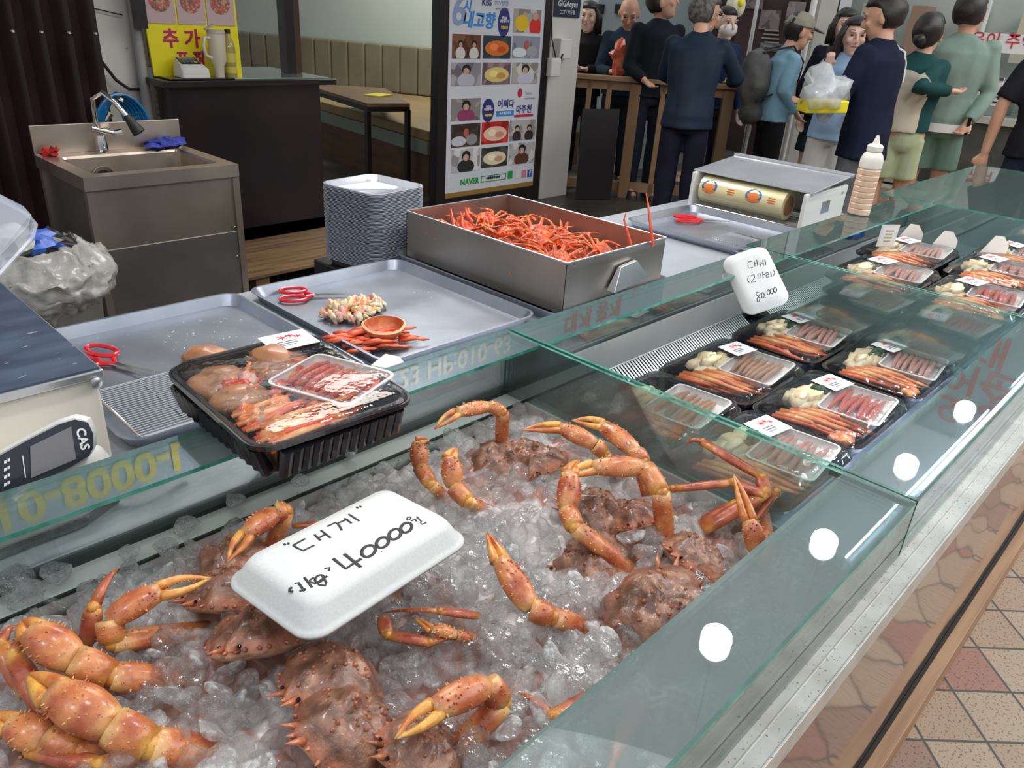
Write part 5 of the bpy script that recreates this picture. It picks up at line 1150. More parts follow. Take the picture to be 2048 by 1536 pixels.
# man leaning on the wooden railing
Ax, Ay = 5.02, 3.10
pA, JA = person('grey haired man in a dark blue jacket leaning on the wooden railing', (Ax, Ay), aw - 12, 1.64, dict(lean=(.12, .0), head=(.05, .01), turn=math.radians(-48), nod=-.12, elR=(.30, .16, 1.12), wrR=(.27, .38, 1.08), elL=(-.22, .20, 1.10), wrL=(-.05, .38, 1.06), curl=.9, sw=.20), dkblue, cloth('black_trousers', (.012, .012, .025)), hairm='hair_grey', hem=.475)
g = MB(); hd = JA['head']; g.tube([hd + JA['hr'] * .088 + JA['hr'].cross(JA['hf']) * .012, hd + JA['hr'] * .082 + JA['hf'] * .112 + V((0, 0, .012))], .0025, 5); g.tube([hd + JA['hr'] * (.036 + .022 * math.cos(a)) + JA['hf'] * .118 + V((0, 0, .010 + .018 * math.sin(a))) for a in np.linspace(0, 2 * PI, 14)[:-1]], .002, 5, closed=True); g.build('eyeglasses', M['chrome'], pA)
# man in navy jacket holding a bag with a yellow box
I0 = PD(1748, 200, 4.9); 
pI, JI = person('man in a navy zip jacket with a white shoulder stripe holding a clear bag', (I0.x, I0.y), aw + 38, 1.68, dict(lean=(.03, 0), head=(.03, 0), turn=math.radians(22), nod=-.25, elL=(-.25, .10, 1.06), wrL=(-.20, .34, 1.03), elR=(.22, .10, 1.12), wrR=(.06, .34, 1.12), curl=.8, sw=.2), navy, cloth('grey_trousers', (.10, .10, .11)), hem=.43, pm=None)
def snap(t, pts, off=.004):
    from mathutils.bvhtree import BVHTree
    o = [c for c in t.children if c.name.split('.')[0] in ('jacket', 'top', 'shirt')][0]; bv = BVHTree.FromPolygons([v.co + ORG[t.name] for v in o.data.vertices], [tuple(p.vertices) for p in o.data.polygons]); out = []
    for p in pts: c, n, i_, d = bv.find_nearest(p); out.append(c + n * off)
    return out
g = MB(); P0, P1, P2 = JI['neck'] + JI['r'] * .07 + V((0, 0, .02)), JI['shR'] - JI['f'] * .09 + V((0, 0, .03)), JI['shR'] - JI['f'] * .14 - V((0, 0, .16))
g.tube(snap(pI, [P0.lerp(P1, k / 8) for k in range(9)] + [P1.lerp(P2, k / 8) for k in range(1, 9)]), .007, 6); g.build('white_stripe', M['white'], pI)
q = JI['wrL'].lerp(JI['wrR'], .45) + JI['f'] * .13
q = PD(1648, 196, 4.72)
bgx = thing('shopping_bag', 'clear plastic bag around a bright yellow box held by the man in navy', 'bag', q)
b = MB(); b.ball(q + V((0, 0, .03)), (.15, .13, .13), 18, ns=.8, seed=4); b.build('bag_film', mat('crinkled_film', (.62, .68, .74), (.80, .84, .9), 25, rough=.15, alpha=.55, bump=1, bs=22, coat=.6), bgx, angle=180)
b = MB(); b.frame(q - V((0, 0, .045)), RT * .125 , (RT.cross(V((0, 0, 1)))).normalized() * .09, V((.0, 0, .035))); b.build('yellow_box', mat('yellow_box', (.85, .72, .02), rough=.4), bgx, False, bev=.006)
# woman in light blue with phone
H0 = PD(1690, 150, 5.6)
pH, JH = person('young woman in a light blue shirt and white trousers holding up a phone', (H0.x, H0.y), aw + 155, 1.55, dict(turn=math.radians(18), head=(0, 0), elR=(.20, .10, 1.0), wrR=(.12, .24, 1.22), elL=(-.22, .08, .98), wrL=(-.14, .22, .96), curl=.9, sw=.17), cloth('light_blue_shirt', (.30, .45, .66), 1.2), cloth('white_trousers', (.62, .62, .60), 1.1), hair='long', skin='skin_pale', hem=.47, pants='wide')
q = JH['wrR'] + V((0, 0, .09)); ph = MB(); ph.frame(q + JH['f'] * .02, JH['r'] * .018 + V((0, 0, .0)), JH['f'] * .006, V((0, 0, .06)) ); tag(ph.build('phone', M['black_pl'], None, False, bev=.003), 'dark phone held up by the woman in light blue', 'phone')
# woman in black
G0 = PD(1668, 150, 6.35)
person('woman with shoulder length hair in a black top looking towards the counter', (G0.x, G0.y), aw + 165, 1.62, dict(turn=math.radians(6), elR=(.23, .0, 1.02), wrR=(.2, .05, .8), sw=.175), cloth('black_top', (.010, .011, .02)), cloth('dark_shorts', (.02, .03, .035)), hair='bob', skin='skin_pale', hem=.5, pants='shorts')
# hiker with a cap and a backpack
F0 = PD(1558, 150, 6.15); capm = cloth('olive_cap', (.25, .24, .19), 1.2)
pF, JF = person('person in an olive cap and light blue hooded jacket with a grey backpack', (F0.x, F0.y), rt_ + 4, 1.56, dict(lean=(.04, 0), head=(.04, 0), nod=-.12, capm=capm, elR=(.19, -.02, 1.02), wrR=(.15, .14, .86), elL=(-.2, .05, 1.02), wrL=(-.12, .2, .88), sw=.17), cloth('sky_blue_hoodie', (.20, .36, .46), 1.25), cloth('dark_trousers', (.012, .012, .015)), hair='cap', hem=.50)
bp_ = MB(); c0 = JF['chest'] - JF['f'] * .22 - V((0, 0, .04)); bp_.ball(c0, (.15, .13, .24), 18, M=Matrix((JF['r'], JF['f'], V((0, 0, 1)))).transposed(), ns=.2, seed=2); bp_.ball(c0 - V((0, 0, .26)) + JF['f'] * .02, (.13, .10, .09), 12, M=Matrix((JF['r'], JF['f'], V((0, 0, 1)))).transposed())
bpk = thing('backpack', 'grey and black backpack worn by the person in the olive cap', 'backpack', c0 - V((0, 0, .3))); remeshed(bp_, 'pack_body', .014, [cloth('grey_pack', (.09, .09, .09), 1.5)], bpk)
for s in (1, -1): b = MB(); sh = JF['sh' + ('R' if s > 0 else 'L')] - JF['r'] * s * .05; b.tube([c0 + JF['r'] * s * .09 + V((0, 0, .2)), sh + V((0, 0, .085)), sh + JF['f'] * .10 - V((0, 0, .02)), sh + JF['f'] * .09 - V((0, 0, .18)), c0 + JF['r'] * s * .12 - V((0, 0, .16))], .016, 6, flat=.5); b.build('strap', M['rubber'], bpk)
# couple in shorts
J0 = PD(1822, 200, 5.45); K0 = PD(1893, 200, 5.65)
Kf = aw - 14
KJ = skel((K0.x, K0.y, 0), math.radians(Kf), 1.76, {})
gw = PD(1900, 182, 5.30); ge = PD(1812, 150, 5.42)
pJ, JJ = person('woman with a low bun in a dark green cardigan, arm around the man in sage', (J0.x, J0.y), aw - 8, 1.60, dict(turn=math.radians(-35), elR=PD(1836, 176, 5.20), wrR=gw, elL=(-.22, .05, 1.0), wrL=(-.1, .18, .95), sw=.17), cloth('dark_green_cardigan', (.012, .055, .055), 1.3), cloth('pale_green_shorts', (.42, .48, .30), 1.15), hair='bun', skin='skin', hem=.56, pants='shorts')
g = MB(); hj = JJ['hip']
def vest(u, v):
    an = math.radians(188 + 98 * u - 40 * max(0, v - .45)); z_ = -.02 + v * .52; c = hj + (JJ['neck'] - hj) * (v * .75) ; c = V((c.x, c.y, hj.z + z_ - .06))
    return snap_j(c + JJ['r'] * math.cos(an) * .24 + JJ['f'] * math.sin(an) * .20)
from mathutils.bvhtree import BVHTree
oj = [c for c in pJ.children if c.name.split('.')[0] in ('jacket', 'top', 'shirt')][0]; bvj = BVHTree.FromPolygons([v.co + ORG[pJ.name] for v in oj.data.vertices], [tuple(p.vertices) for p in oj.data.polygons])
def snap_j(p): c, n, i_, d = bvj.find_nearest(p); return c + n * .006
g.grid(14, 18, vest); g.build('cream_vest', cloth('cream_vest', (.60, .54, .43), 1.1), pJ)
pK, JK = person('tall man in a sage green sweatshirt and green shorts seen from behind', (K0.x, K0.y), Kf, 1.76, dict(turn=math.radians(-40), elR=(.26, -.03, 1.12), wrR=(.14, -.17, .93), elL=(-.25, .0, 1.12), wrL=(-.14, .15, .95), sw=.205, curl=.8), cloth('sage_sweatshirt', (.20, .27, .23), 1.2), cloth('green_shorts', (.12, .20, .15), 1.2), hem=.50, pants='shorts', gtop=.022)
g = MB(); c = JK['hip'] - V((0, 0, .055)); g.loft([ell(c + V((0, 0, z_)), JK['r'], JK['f'], None, .215, .175, 20) for z_ in (-.03, .0, .03)], False, False); g.build('white_hem', M['white'], pK)
ph = MB(); q = JK['wrR'] + V((0, 0, -.02)) - JK['f'] * .04; ph.frame(q, JK['r'] * .012, JK['f'] * .008, V((0, 0, .06))); tag(ph.build('phone', M['black_pl'], None, False, bev=.003), 'black phone in the hand of the tall man in shorts', 'phone')
# man in black T-shirt at the edge
L0 = PD(2125, 170, 4.5)
person('person in a black short sleeved shirt standing half out of the picture', (L0.x, L0.y), aw - 25, 1.68, dict(turn=-.5, elR=(.26, .0, 1.1), wrR=(.26, .04, .86), elL=(-.27, -.02, 1.12), wrL=(-.28, .02, .84), sw=.205), cloth('black_tshirt', (.010, .010, .014)), cloth('dark_navy_trousers', (.012, .018, .035)), sleeves='short', hem=.50)
# people beyond the railing
B0 = PD(1312, 100, 6.5); C0 = PD(1250, 100, 7.0); D0 = PD(1172, 100, 7.1); E0 = PD(1442, 100, 6.6)
person('man in a dark round necked sweater beyond the railing, face turned up', (B0.x, B0.y), aw + 195, 1.72, dict(turn=math.radians(60), nod=.25, elR=(.24, .02, 1.1), wrR=(.15, .2, 1.0), sw=.2), cloth('black_sweater', (.010, .012, .018)), cloth('navy_trousers_b', (.015, .018, .03)), hem=.5)
pC, JC = person('bald older man looking down, beyond the railing', (C0.x, C0.y), aw + 175, 1.62, dict(head=(.05, 0), nod=-.55, elR=(.22, .10, 1.02), wrR=(.10, .28, 1.02), elL=(-.22, .1, 1.02), wrL=(-.1, .26, .98), curl=.9), cloth('dark_teal_jacket', (.018, .035, .06)), cloth('dark_trousers_c', (.02, .025, .04)), hairm='hair_grey', hair='bald', hem=.5)
person('woman in a black jacket half behind the white pillar', (D0.x, D0.y), aw + 165, 1.56, dict(elR=(.22, .06, 1.0), wrR=(.08, .22, 1.0), elL=(-.22, .06, 1.0), wrL=(-.06, .22, 1.02), curl=.9, sw=.17), cloth('black_jacket_d', (.010, .010, .012)), cloth('dark_trousers_d', (.02, .02, .03)), hair='bob', skin='skin_pale', hem=.5)
pE, JE = person('person in a white face mask and navy top behind the leaning man', (E0.x, E0.y), aw + 200, 1.58, dict(sw=.17, elR=(.2, .06, 1.0), wrR=(.1, .2, 1.15)), cloth('navy_top_e', (.012, .025, .07)), cloth('dark_trousers_e', (.02, .02, .03)), hair='short', skin='skin_pale', hem=.5)
g = MB(); hd = JE['head']; g.ball(hd - V((0, 0, .038)) + JE['hf'] * .045, (.078, .074, .064), 14, M=Matrix((JE['hr'], JE['hf'], V((0, 0, 1)))).transposed()); g.build('face_mask', M['white'], pE)
q = PD(1238, 118, 6.7); b = MB(); b.ball(q, (.07, .07, .14), 14, ns=.8, seed=3); tag(b.build('red_bag', mat('red_translucent_bag', (.55, .06, .03), (.75, .2, .12), 20, rough=.3, alpha=.85), None), 'red plastic bag carried by the bald man beyond the railing', 'bag')
# ------------------------------------------------------------------ floors, walls and shop fittings
def tile_mat():
    mt, t, p, N, L = nt('market_tiles')
    tcd = N('TexCoord'); mp = N('Mapping'); mp.inputs['Rotation'].default_value = (0, 0, math.radians(45)); L(tcd.outputs['Object'], mp.inputs[0])
    sx = N('SeparateXYZ'); L(mp.outputs[0], sx.inputs[0]); S = .15; gw = .045
    def mt_(op, a, b=None):
        n = N('Math', operation=op); L(a, n.inputs[0]) if not isinstance(a, (int, float)) else setattr(n.inputs[0], 'default_value', a)
        if b is not None: L(b, n.inputs[1]) if not isinstance(b, (int, float)) else setattr(n.inputs[1], 'default_value', b)
        return n.outputs[0]
    cells = []; g = []
    for ax in (0, 1):
        v = mt_('DIVIDE', sx.outputs[ax], S); fr = mt_('FRACT', v); cells.append(mt_('FLOOR', v)); g.append(mt_('LESS_THAN', fr, gw))
    gg = mt_('MAXIMUM', g[0], g[1]); cb_ = N('CombineXYZ'); L(cells[0], cb_.inputs[0]); L(cells[1], cb_.inputs[1]); wn_ = N('TexWhiteNoise', noise_dimensions='2D'); L(cb_.outputs[0], wn_.inputs[0])
    rp = N('ValToRGB'); rp.color_ramp.interpolation = 'CONSTANT'; e = rp.color_ramp.elements; e[0].color = (.40, .28, .19, 1); e[0].position = 0; e[1].position = .45; e[1].color = (.34, .165, .12, 1)
    for pos, c in ((.62, (.44, .33, .23, 1)), (.85, (.30, .18, .13, 1))): q = e.new(pos); q.color = c
    L(wn_.outputs[0], rp.inputs[0]); vo = N('TexNoise', Scale=160.0, Detail=3.0); L(tcd.outputs['Object'], vo.inputs['Vector']); r2 = N('ValToRGB'); r2.color_ramp.elements[0].position = .36; r2.color_ramp.elements[1].position = .43; r2.color_ramp.elements[0].color = (.35, .28, .25, 1); r2.color_ramp.elements[1].color = (1, 1, 1, 1); L(vo.outputs[0], r2.inputs[0])
    mx = N('Mix', data_type='RGBA', blend_type='MULTIPLY'); mx.inputs[0].default_value = 1; L(rp.outputs[0], mx.inputs[6]); L(r2.outputs[0], mx.inputs[7])
    m2 = N('Mix', data_type='RGBA'); L(gg, m2.inputs[0]); L(mx.outputs[2], m2.inputs[6]); m2.inputs[7].default_value = (.035, .03, .025, 1); L(m2.outputs[2], p.inputs['Base Color']); p.inputs['Roughness'].default_value = .45
    return mt
M['tiles'] = tile_mat()
b = MB(); b.bb(-6, 16, -6, 16, -.1, 0); o = struct(b.build('floor', M['tiles'], None, False))
M['wetfloor'] = mat('dark_wet_floor', (.03, .028, .025), (.07, .06, .05), 3, rough=.25, rvar=.3, bump=.2, bs=20)
b = MB(); b.bb(-2, 4.9, .93, 4.6, 0, .004); struct(b.build('floor_kitchen', M['wetfloor'], None, False))
b = MB(); b.bb(1.9, 9, 4.62, 9.5, 0, .08); struct(b.build('floor_dining', mat('grey_floor', (.09, .085, .08), (.14, .13, .12), 3, rough=.4), None, False))
M['oldwood'] = mat('old_plank', (.10, .055, .025), (.22, .13, .06), 3, rough=.6, stretch=(1, 10, 10), bump=.4, bs=25, detail=7)
b = MB(); b.bb(4.9, 6.9, 2.2, 5.2, 0, .005); struct(b.build('floor_walkway', M['wetfloor'], None, False))
pl = thing('wooden_pallet', 'worn wooden plank pallet on the floor between sink and dark counter', 'pallet', (2.25, 3.95, .004))
for k in range(5): b = MB(); b.box((2.30 + .02 * k, 3.70 + k * .125, .105), (1.0, .115, .022), .03); b.build('plank', M['oldwood'], pl, False, bev=.003)
for k in range(2): b = MB(); b.box((1.95 + k * .6, 3.95, .05), (.08, .6, .085)); b.build('bearer', M['oldwood'], pl, False)
M['paintwall'] = mat('white_painted_wall', (.62, .60, .56), (.72, .70, .66), 2.5, rough=.5, bump=.1, bs=4, c3=(.35, .33, .30), s3=12, t3=.74)
b = MB(); b.bb(1.30, 1.925, 4.86, 4.96, 0, 3.0); struct(b.build('wall_left', M['paintwall'], None, False))
# folding shutter
M['maroon'] = mat('dark_maroon_metal', (.022, .010, .012), (.045, .02, .022), 3, rough=.28, coat=.3)
sh = thing('folding_shutter', 'dark maroon pleated folding shutter beside the white wall', 'shutter', (.85, 4.60, 0))
b = MB(); n = 13; loop = []
for k in range(n * 2 + 1): loop.append(V((1.615 - k * .062, 4.50 + (.07 if k % 2 else 0), 0)))
lo = loop + [p + V((0, .012, 0)) for p in reversed(loop)]
b.loft([lo, [p + V((0, 0, 2.6)) for p in lo]]); b.build('pleated_leaf', M['maroon'], sh, False)
for k in range(0, n * 2, 2): b = MB(); b.lathe([(.010, 0), (.006, .006)], (1.60 - k * .062, 4.496, 1.22), 8, ax=(0, -1, 0)); b.build('bolt', M['steel'], sh)
# wall fittings
b = MB(); b.bb(1.655, 1.74, 4.80, 4.86, .99, 1.14); eb = tag(b.build('switch_box', M['white'], None, False, bev=.004), 'white electric box on the wall beside the shutter', 'switch box')
b = MB(); b.tube([PY(185, 105, 4.80), PY(205, 125, 4.80), PY(232, 160, 4.8), PY(258, 178, 4.8), PY(282, 178, 4.82)], .009, 8); tag(b.build('power_cable', M['rubber']), 'thick black cable curving from the electric box to the conduits', 'cable')
b = MB(); b.tube([PY(130, 0, 4.84), PY(180, 15, 4.84), PY(245, 30, 4.84)], .003, 6); tag(b.build('thin_cable', M['rubber']), 'thin dark cable slung across the white wall', 'cable')
b = MB(); b.tube([PY(178, 115, 4.83), PY(196, 240, 4.83)], .008, 8); tag(b.build('wall_conduit', M['white']), 'slim pale conduit running down from the electric box', 'conduit')
M['conduit'] = mat('grey_conduit', (.34, .34, .35), (.42, .42, .43), 8, rough=.5)
for i, (x, r) in enumerate(((1.93, .030), (2.02, .034))):
    b = MB(); pts_ = []; rs_ = []
    for k in range(130): pts_.append((x + .07 * (1 - k / 130) * (0), 4.80 - .0, .3 + k * .017)); rs_.append(r if k % 2 else r * .88)
    b.tube(pts_, rs_, 12); tag(b.build('corrugated_conduit', M['conduit']), ('grey corrugated conduit nearer the electric box', 'thicker grey corrugated conduit beside the yellow sign')[i], 'conduit')
b = MB(); b.bb(1.90, 1.955, 4.70, 4.76, 1.24, 1.9); tag(b.build('junction_box', M['black'], None, False), 'black box on the wall above the yellow sign edge', 'box')
# dark counter
dc = thing('dark_counter', 'tall black cash counter with a glassy top', 'counter', (2.5, 4.9, 0))
M['maroon2'] = mat('black_cherry_panel', (.012, .007, .009), (.022, .012, .014), 2, rough=.3, coat=.2)
b = MB(); b.bb(1.99, 2.98, 4.62, 5.25, 0, .95); b.build('body', M['maroon2'], dc, False)
b = MB(); b.bb(1.93, 3.06, 4.54, 5.36, .95, .985); b.build('top_slab', M['black'], dc, False, bev=.003)
b = MB(); b.bb(2.35, 3.04, 4.60, 5.34, .9855, .990); b.build('glass_top', mat('pale_glass_top', (.40, .48, .46), rough=.06, coat=1, spec=.8), dc, False)
wp = MB(); wp.bb(2.90, 2.965, 4.86, 4.95, .991, 2.6); tag(wp.build('black_post', M['black'], None, False), 'slim black post standing on the end of the dark counter', 'post')
wp = MB(); wp.bb(2.968, 3.02, 4.88, 4.94, .991, 2.6); tag(wp.build('brown_post', mat('brown_post', (.07, .035, .02), rough=.4), None, False), 'dark brown post right beside the slim black one', 'post')
# yellow sign
M['yellow'] = mat('yellow_board', (.90, .78, .01), rough=.4); M['magenta'] = mat('magenta_letters', (.50, .01, .12), rough=.5)
def yp(px, py, y=4.72): return PY(px, py, y)
q0, q1, q2, q3 = yp(312, 153), yp(491, 155, 4.70), yp(470, -30), yp(280, -30)
ys = thing('menu_board', 'yellow menu board with red lettering and three food photos on the dark counter', 'sign', (2.2, 4.74, .986))
b = MB(); b.loft([[V((p.x, 4.74 + (p.z - 1) * .0, max(p.z, .986))) for p in (q0, q1, q2, q3)], [V((p.x, 4.755, max(p.z, .986))) for p in (q0, q1, q2, q3)]]); b.build('board', M['yellow'], ys, False)
ysX0 = q0.x; 
def food_mat(name, cs, s=14, sd=0):
    mt, t, p, N, L = nt(name); tcd = N('TexCoord'); mp = N('Mapping'); mp.inputs['Location'].default_value = (sd, sd * 2, sd); nz = N('TexVoronoi', Scale=float(s)); L(tcd.outputs['Object'], mp.inputs[0]); L(mp.outputs[0], nz.inputs['Vector'])
    rp = N('ValToRGB'); e = rp.color_ramp.elements; rp.color_ramp.interpolation = 'CONSTANT'
    e[0].color = (*cs[0], 1); e[1].position = 1 / len(cs); e[1].color = (*cs[1], 1)
    for i, c in enumerate(cs[2:]): q = e.new((i + 2) / len(cs)); q.color = (*c, 1)
    sp_ = N('SeparateColor'); L(nz.outputs['Color'], sp_.inputs[0]); L(sp_.outputs[0], rp.inputs[0]); L(rp.outputs[0], p.inputs['Base Color']); p.inputs['Roughness'].default_value = .35; return mt
fm = food_mat('food_photo', [(.42, .22, .14), (.30, .12, .09), (.52, .34, .24), (.60, .10, .08), (.20, .10, .07)], 90)
b = MB()
for (ax_, bx_) in ((292, 352), (356, 412), (415, 470)):
    a0, a1 = yp(ax_, 20), yp(bx_, 20); b = MB(); b.bb(a0.x, a1.x, 4.733, 4.739, yp(350, 48).z, 1.5); f_ = b.build('photo', mat('pale_photo', (.55, .42, .42), rough=.4), ys, False)
    b = MB(); c0 = V(((a0.x + a1.x) / 2, 4.732, yp(350, 5).z + .0)); b.lathe([(.062, -.002), (.062, 0)], c0 + V((0, 0, .01)), 22, ax=(0, -1, 0)); b.build('food_picture', fm, f_, False)
text('추 가', V((yp(366, 80).x, 4.737, yp(366, 80).z)), (1, 0, 0), (0, 0, 1), .105, M['magenta'], ys, bold=.003); text('포 장', V((yp(385, 112).x, 4.737, yp(385, 112).z - .02)), (1, 0, 0), (0, 0, 1), .085, M['magenta'], ys, bold=.003)
b = MB(); b.bb(1.98, 2.36, 4.545, 4.71, .986, .996); tag(b.build('black_mat', M['black_pl'], None, False, bev=.003), 'black flat tray under the card reader and cup', 'tray')
# card reader
rx, ry, rz_ = 2.14, 4.63, .997; cr_ = thing('card_reader', 'white card reader with dark keypad on the black tray', 'card reader', (rx, ry, rz_))
b = MB(); b.loft([[V((rx + p.x, ry + p.y, rz_)) for p in rr(.17, .13, .02, 0)], [V((rx + p.x, ry + p.y, rz_ + .045)) for p in rr(.165, .125, .02, 0)], [V((rx + p.x * .85 - .01, ry + p.y * .85 + .01, rz_ + .07 + .32 * (p.y + .05))) for p in rr(.15, .11, .02, 0)]]); b.build('housing', M['white'], cr_, True, bev=.003)
nn_ = V((0, -.32, 1)).normalized(); ty = V((0, 1, .32)).normalized(); c_ = V((rx - .01, ry + .01, rz_ + .087))
b = MB(); b.frame(c_, V((.058, 0, 0)), ty * .046, nn_ * .003); kp = b.build('keypad', M['black_pl'], cr_, False, bev=.003)
b = MB(); b.frame(c_ + ty * .028 + nn_ * .003, V((.046, 0, 0)), ty * .012, nn_ * .001); b.build('display', mat('lcd', (.22, .26, .20), rough=.2), kp, False)
for i in range(4):
    for j in range(3): b = MB(); b.frame(c_ + V((-.036 + i * .022, 0, 0)) + ty * (-.03 + j * .013) + nn_ * .004, V((.008, 0, 0)), ty * .004, nn_ * .0015); b.build('key', mat('key_yellow', (.8, .65, .05)) if (i, j) == (3, 0) else mat('key_blue', (.10, .16, .24)), kp, False)
# tumbler and bottle
tx, ty_, tz = 2.293, 4.60, .997; tu = thing('tumbler', 'cream handled tumbler with a straw lid beside the card reader', 'tumbler', (tx, ty_, tz)); M['cream_cup'] = mat('cream_cup', (.72, .65, .52), rough=.3)
b = MB(); b.lathe([(.028, 0), (.030, .06), (.045, .09), (.050, .22), (.050, .235)], (tx, ty_, tz), 26); b.build('cup', M['cream_cup'], tu)
b = MB(); b.tube([(tx - .045, ty_ - .01, tz + .21), (tx - .08, ty_ - .02, tz + .215), (tx - .09, ty_ - .02, tz + .17), (tx - .08, ty_ - .02, tz + .12), (tx - .045, ty_ - .01, tz + .105)], .010, 8); b.build('handle', M['cream_cup'], tu)
b = MB(); b.lathe([(.052, 0), (.052, .012), (.046, .02)], (tx, ty_, tz + .234), 24); b.frame((tx - .035, ty_, tz + .268), (.028, 0, .014), (0, .012, 0), (-.002, 0, .004)); b.build('lid', mat('grey_clear_lid', (.45, .42, .40), rough=.2), tu)
ox, oy, oz = 2.385, 4.64, .987; ob = thing('drink_bottle', 'slim clear bottle with a dark cap and yellow label next to the tumbler', 'bottle', (ox, oy, oz))
b = MB(); b.lathe([(.033, 0), (.036, .01), (.036, .17), (.030, .20), (.015, .23), (.014, .245)], (ox, oy, oz), 22); b.build('glass_body', mat('amber_glass', (.45, .38, .12), rough=.08, alpha=.75, coat=1), ob)
b = MB(); b.lathe([(.017, 0), (.017, .022)], (ox, oy, oz + .245), 16); b.build('cap', M['black_pl'], ob); b = MB(); b.lathe([(.0368, .03), (.0368, .065)], (ox, oy, oz), 22); b.lathe([(.0368, .09), (.0368, .14)], (ox, oy, oz), 22); b.build('label_band', mat('label_yellow', (.65, .55, .12), rough=.5), ob)
# ------------------------------------------------------------------ dining room
M['palewall'] = mat('pale_green_wall', (.50, .60, .56), (.56, .65, .61), 1.2, rough=.6)
d_ = V((.56, -1.27, 0)).normalized(); nb = V((-d_.y, d_.x, 0)); nb = nb if nb.x > 0 else -nb
Pk = V((5.10, 7.86, 0)); A = Pk - d_ * 2.6; B = Pk + d_ * 3.0
def obl(name, a, b_, off0, off1, z0, z1, mt, parent=None, st=False, bev=0):
    m_ = MB(); pts_ = [a + nb * off0, b_ + nb * off0, b_ + nb * off1, a + nb * off1]; m_.loft([[V((p.x, p.y, z0)) for p in pts_], [V((p.x, p.y, z1)) for p in pts_]]); o = m_.build(name, mt, parent, False, bev=bev)
    if st: struct(o)
    return o
obl('wall_dining', A, B, .14, .24, 0, 3.0, M['palewall'], None, True)
b = MB(); b.bb(1.3, 4.1, 10.4, 10.5, 0, 3.0); struct(b.build('wall_back', M['palewall'], None, False))
bn_ = thing('banquette', 'long beige padded wall bench with channelled back', 'bench', (5.0, 7.2, .08), None)
M['vinyl'] = mat('beige_vinyl', (.20, .185, .125), (.25, .23, .165), 3, rough=.4, coat=.1); M['vinyl2'] = mat('tan_seat', (.30, .20, .09), (.36, .26, .13), 3, rough=.35)
for k in range(26):
    a = A + d_ * (.21 * k); b_ = A + d_ * (.21 * k + .205); obl('back_cushion', a, b_, .0, .13, .58, 1.06, M['vinyl'], bn_, bev=.02)
b = MB(); F0, F1 = V((4.52, 8.6, 0)), V((4.02, 4.75, 0)); B0_, B1_ = A, B
b.loft([[V((p.x, p.y, z)) for p in (F0, F1, B1_, B0_)] for z in (.50, .58)]); b.build('seat', M['vinyl2'], bn_, False, bev=.01)
b = MB(); b.loft([[V((p.x, p.y, z)) for p in (F0 + V((.01, 0, 0)), F1 + V((.01, 0, 0)), B1_, B0_)] for z in (.08, .40)]); b.build('base', mat('brown_base', (.09, .045, .02), (.14, .07, .03), 3, rough=.5, stretch=(1, 1, 6)), bn_, False)
b = MB(); b.loft([[V((p.x, p.y, z)) for p in (F0 - V((.01, 0, 0)), F1 - V((.01, 0, 0)), B1_, B0_)] for z in (.40, .50)]); b.build('front_band', mat('grey_green_band', (.24, .30, .25), rough=.5), bn_, False)
tbx = thing('dining_table', 'dark framed dining table with a walnut top before the bench', 'table', (3.6, 5.6, .08)); T = [PZ(735, 207, .76), PZ(820, 207, .76), PZ(770, 176, .76), PZ(600, 166, .76)]
b = MB(); b.loft([[V((p.x, p.y, .735)) for p in T], [V((p.x, p.y, .76)) for p in T]]); b.build('table_top', mat('walnut', (.16, .09, .04), (.24, .14, .07), 3, rough=.3, stretch=(1, 8, 8)), tbx, False)
for p in T: 
    c_ = sum(T, V((0, 0, 0))) / 4; q = p.lerp(c_, .05); b = MB(); b.bb(q.x - .018, q.x + .018, q.y - .018, q.y + .018, .08, .71); b.build('leg', M['black'], tbx, False)
b = MB(); b.loft([[V((p.x, p.y, z)) for p in T] for z in (.70, .734)]); b.build('apron', M['black'], tbx, False)
q = PZ(757, 190, .765); b = MB(); b.box((q.x, q.y, .765), (.21, .15, .008), .4); tag(b.build('menu_sheet', M['yellow'], None, False), 'small stack of yellow menu sheets on the dining table', 'menu')
# ------------------------------------------------------------------ poster stand
po = thing('poster_stand', 'tall black framed poster with television pictures, beside the white pillar', 'poster', (4.40, 4.42, .0))
px0, px1, pz0, pz1 = 3.885, 4.870, .145, 1.85
b = MB(); b.bb(px0 - .085, px1 + .085, 4.41, 4.47, .02, pz1 + .1); b.build('backing', M['black'], po, False)
b = MB(); b.bb(px0, px1, 4.398, 4.41, pz0, pz1); pan_ = b.build('poster_sheet', mat('poster_white', (.70, .72, .78), rough=.3), po, False)
b = MB()
for (a0, a1, c0_, c1_) in ((px0 - .09, px0, .02, pz1 + .1), (px1, px1 + .07, .02, pz1 + .1), (px0, px1, .02, pz0), (px0, px1, pz1, pz1 + .1)): b.bb(a0, a1, 4.385, 4.41, c0_, c1_)
b.build('frame', M['black'], po, False, bev=.004)
PW = lambda px, py: PY(px, py, 4.397)
def pp(zx, zy, oy=0): return PW(880 + zx / 6.606, oy + zy / 6.606)
b = MB(); a_, c_ = pp(115, 1440, 170), pp(1225, 1300, 170); b.bb(px0, px1, 4.395, 4.398, pz0, pz0 + .035); b.build('gold_band', mat('gold_band', (.55, .33, .08), rough=.3, metal=.5), pan_, False)
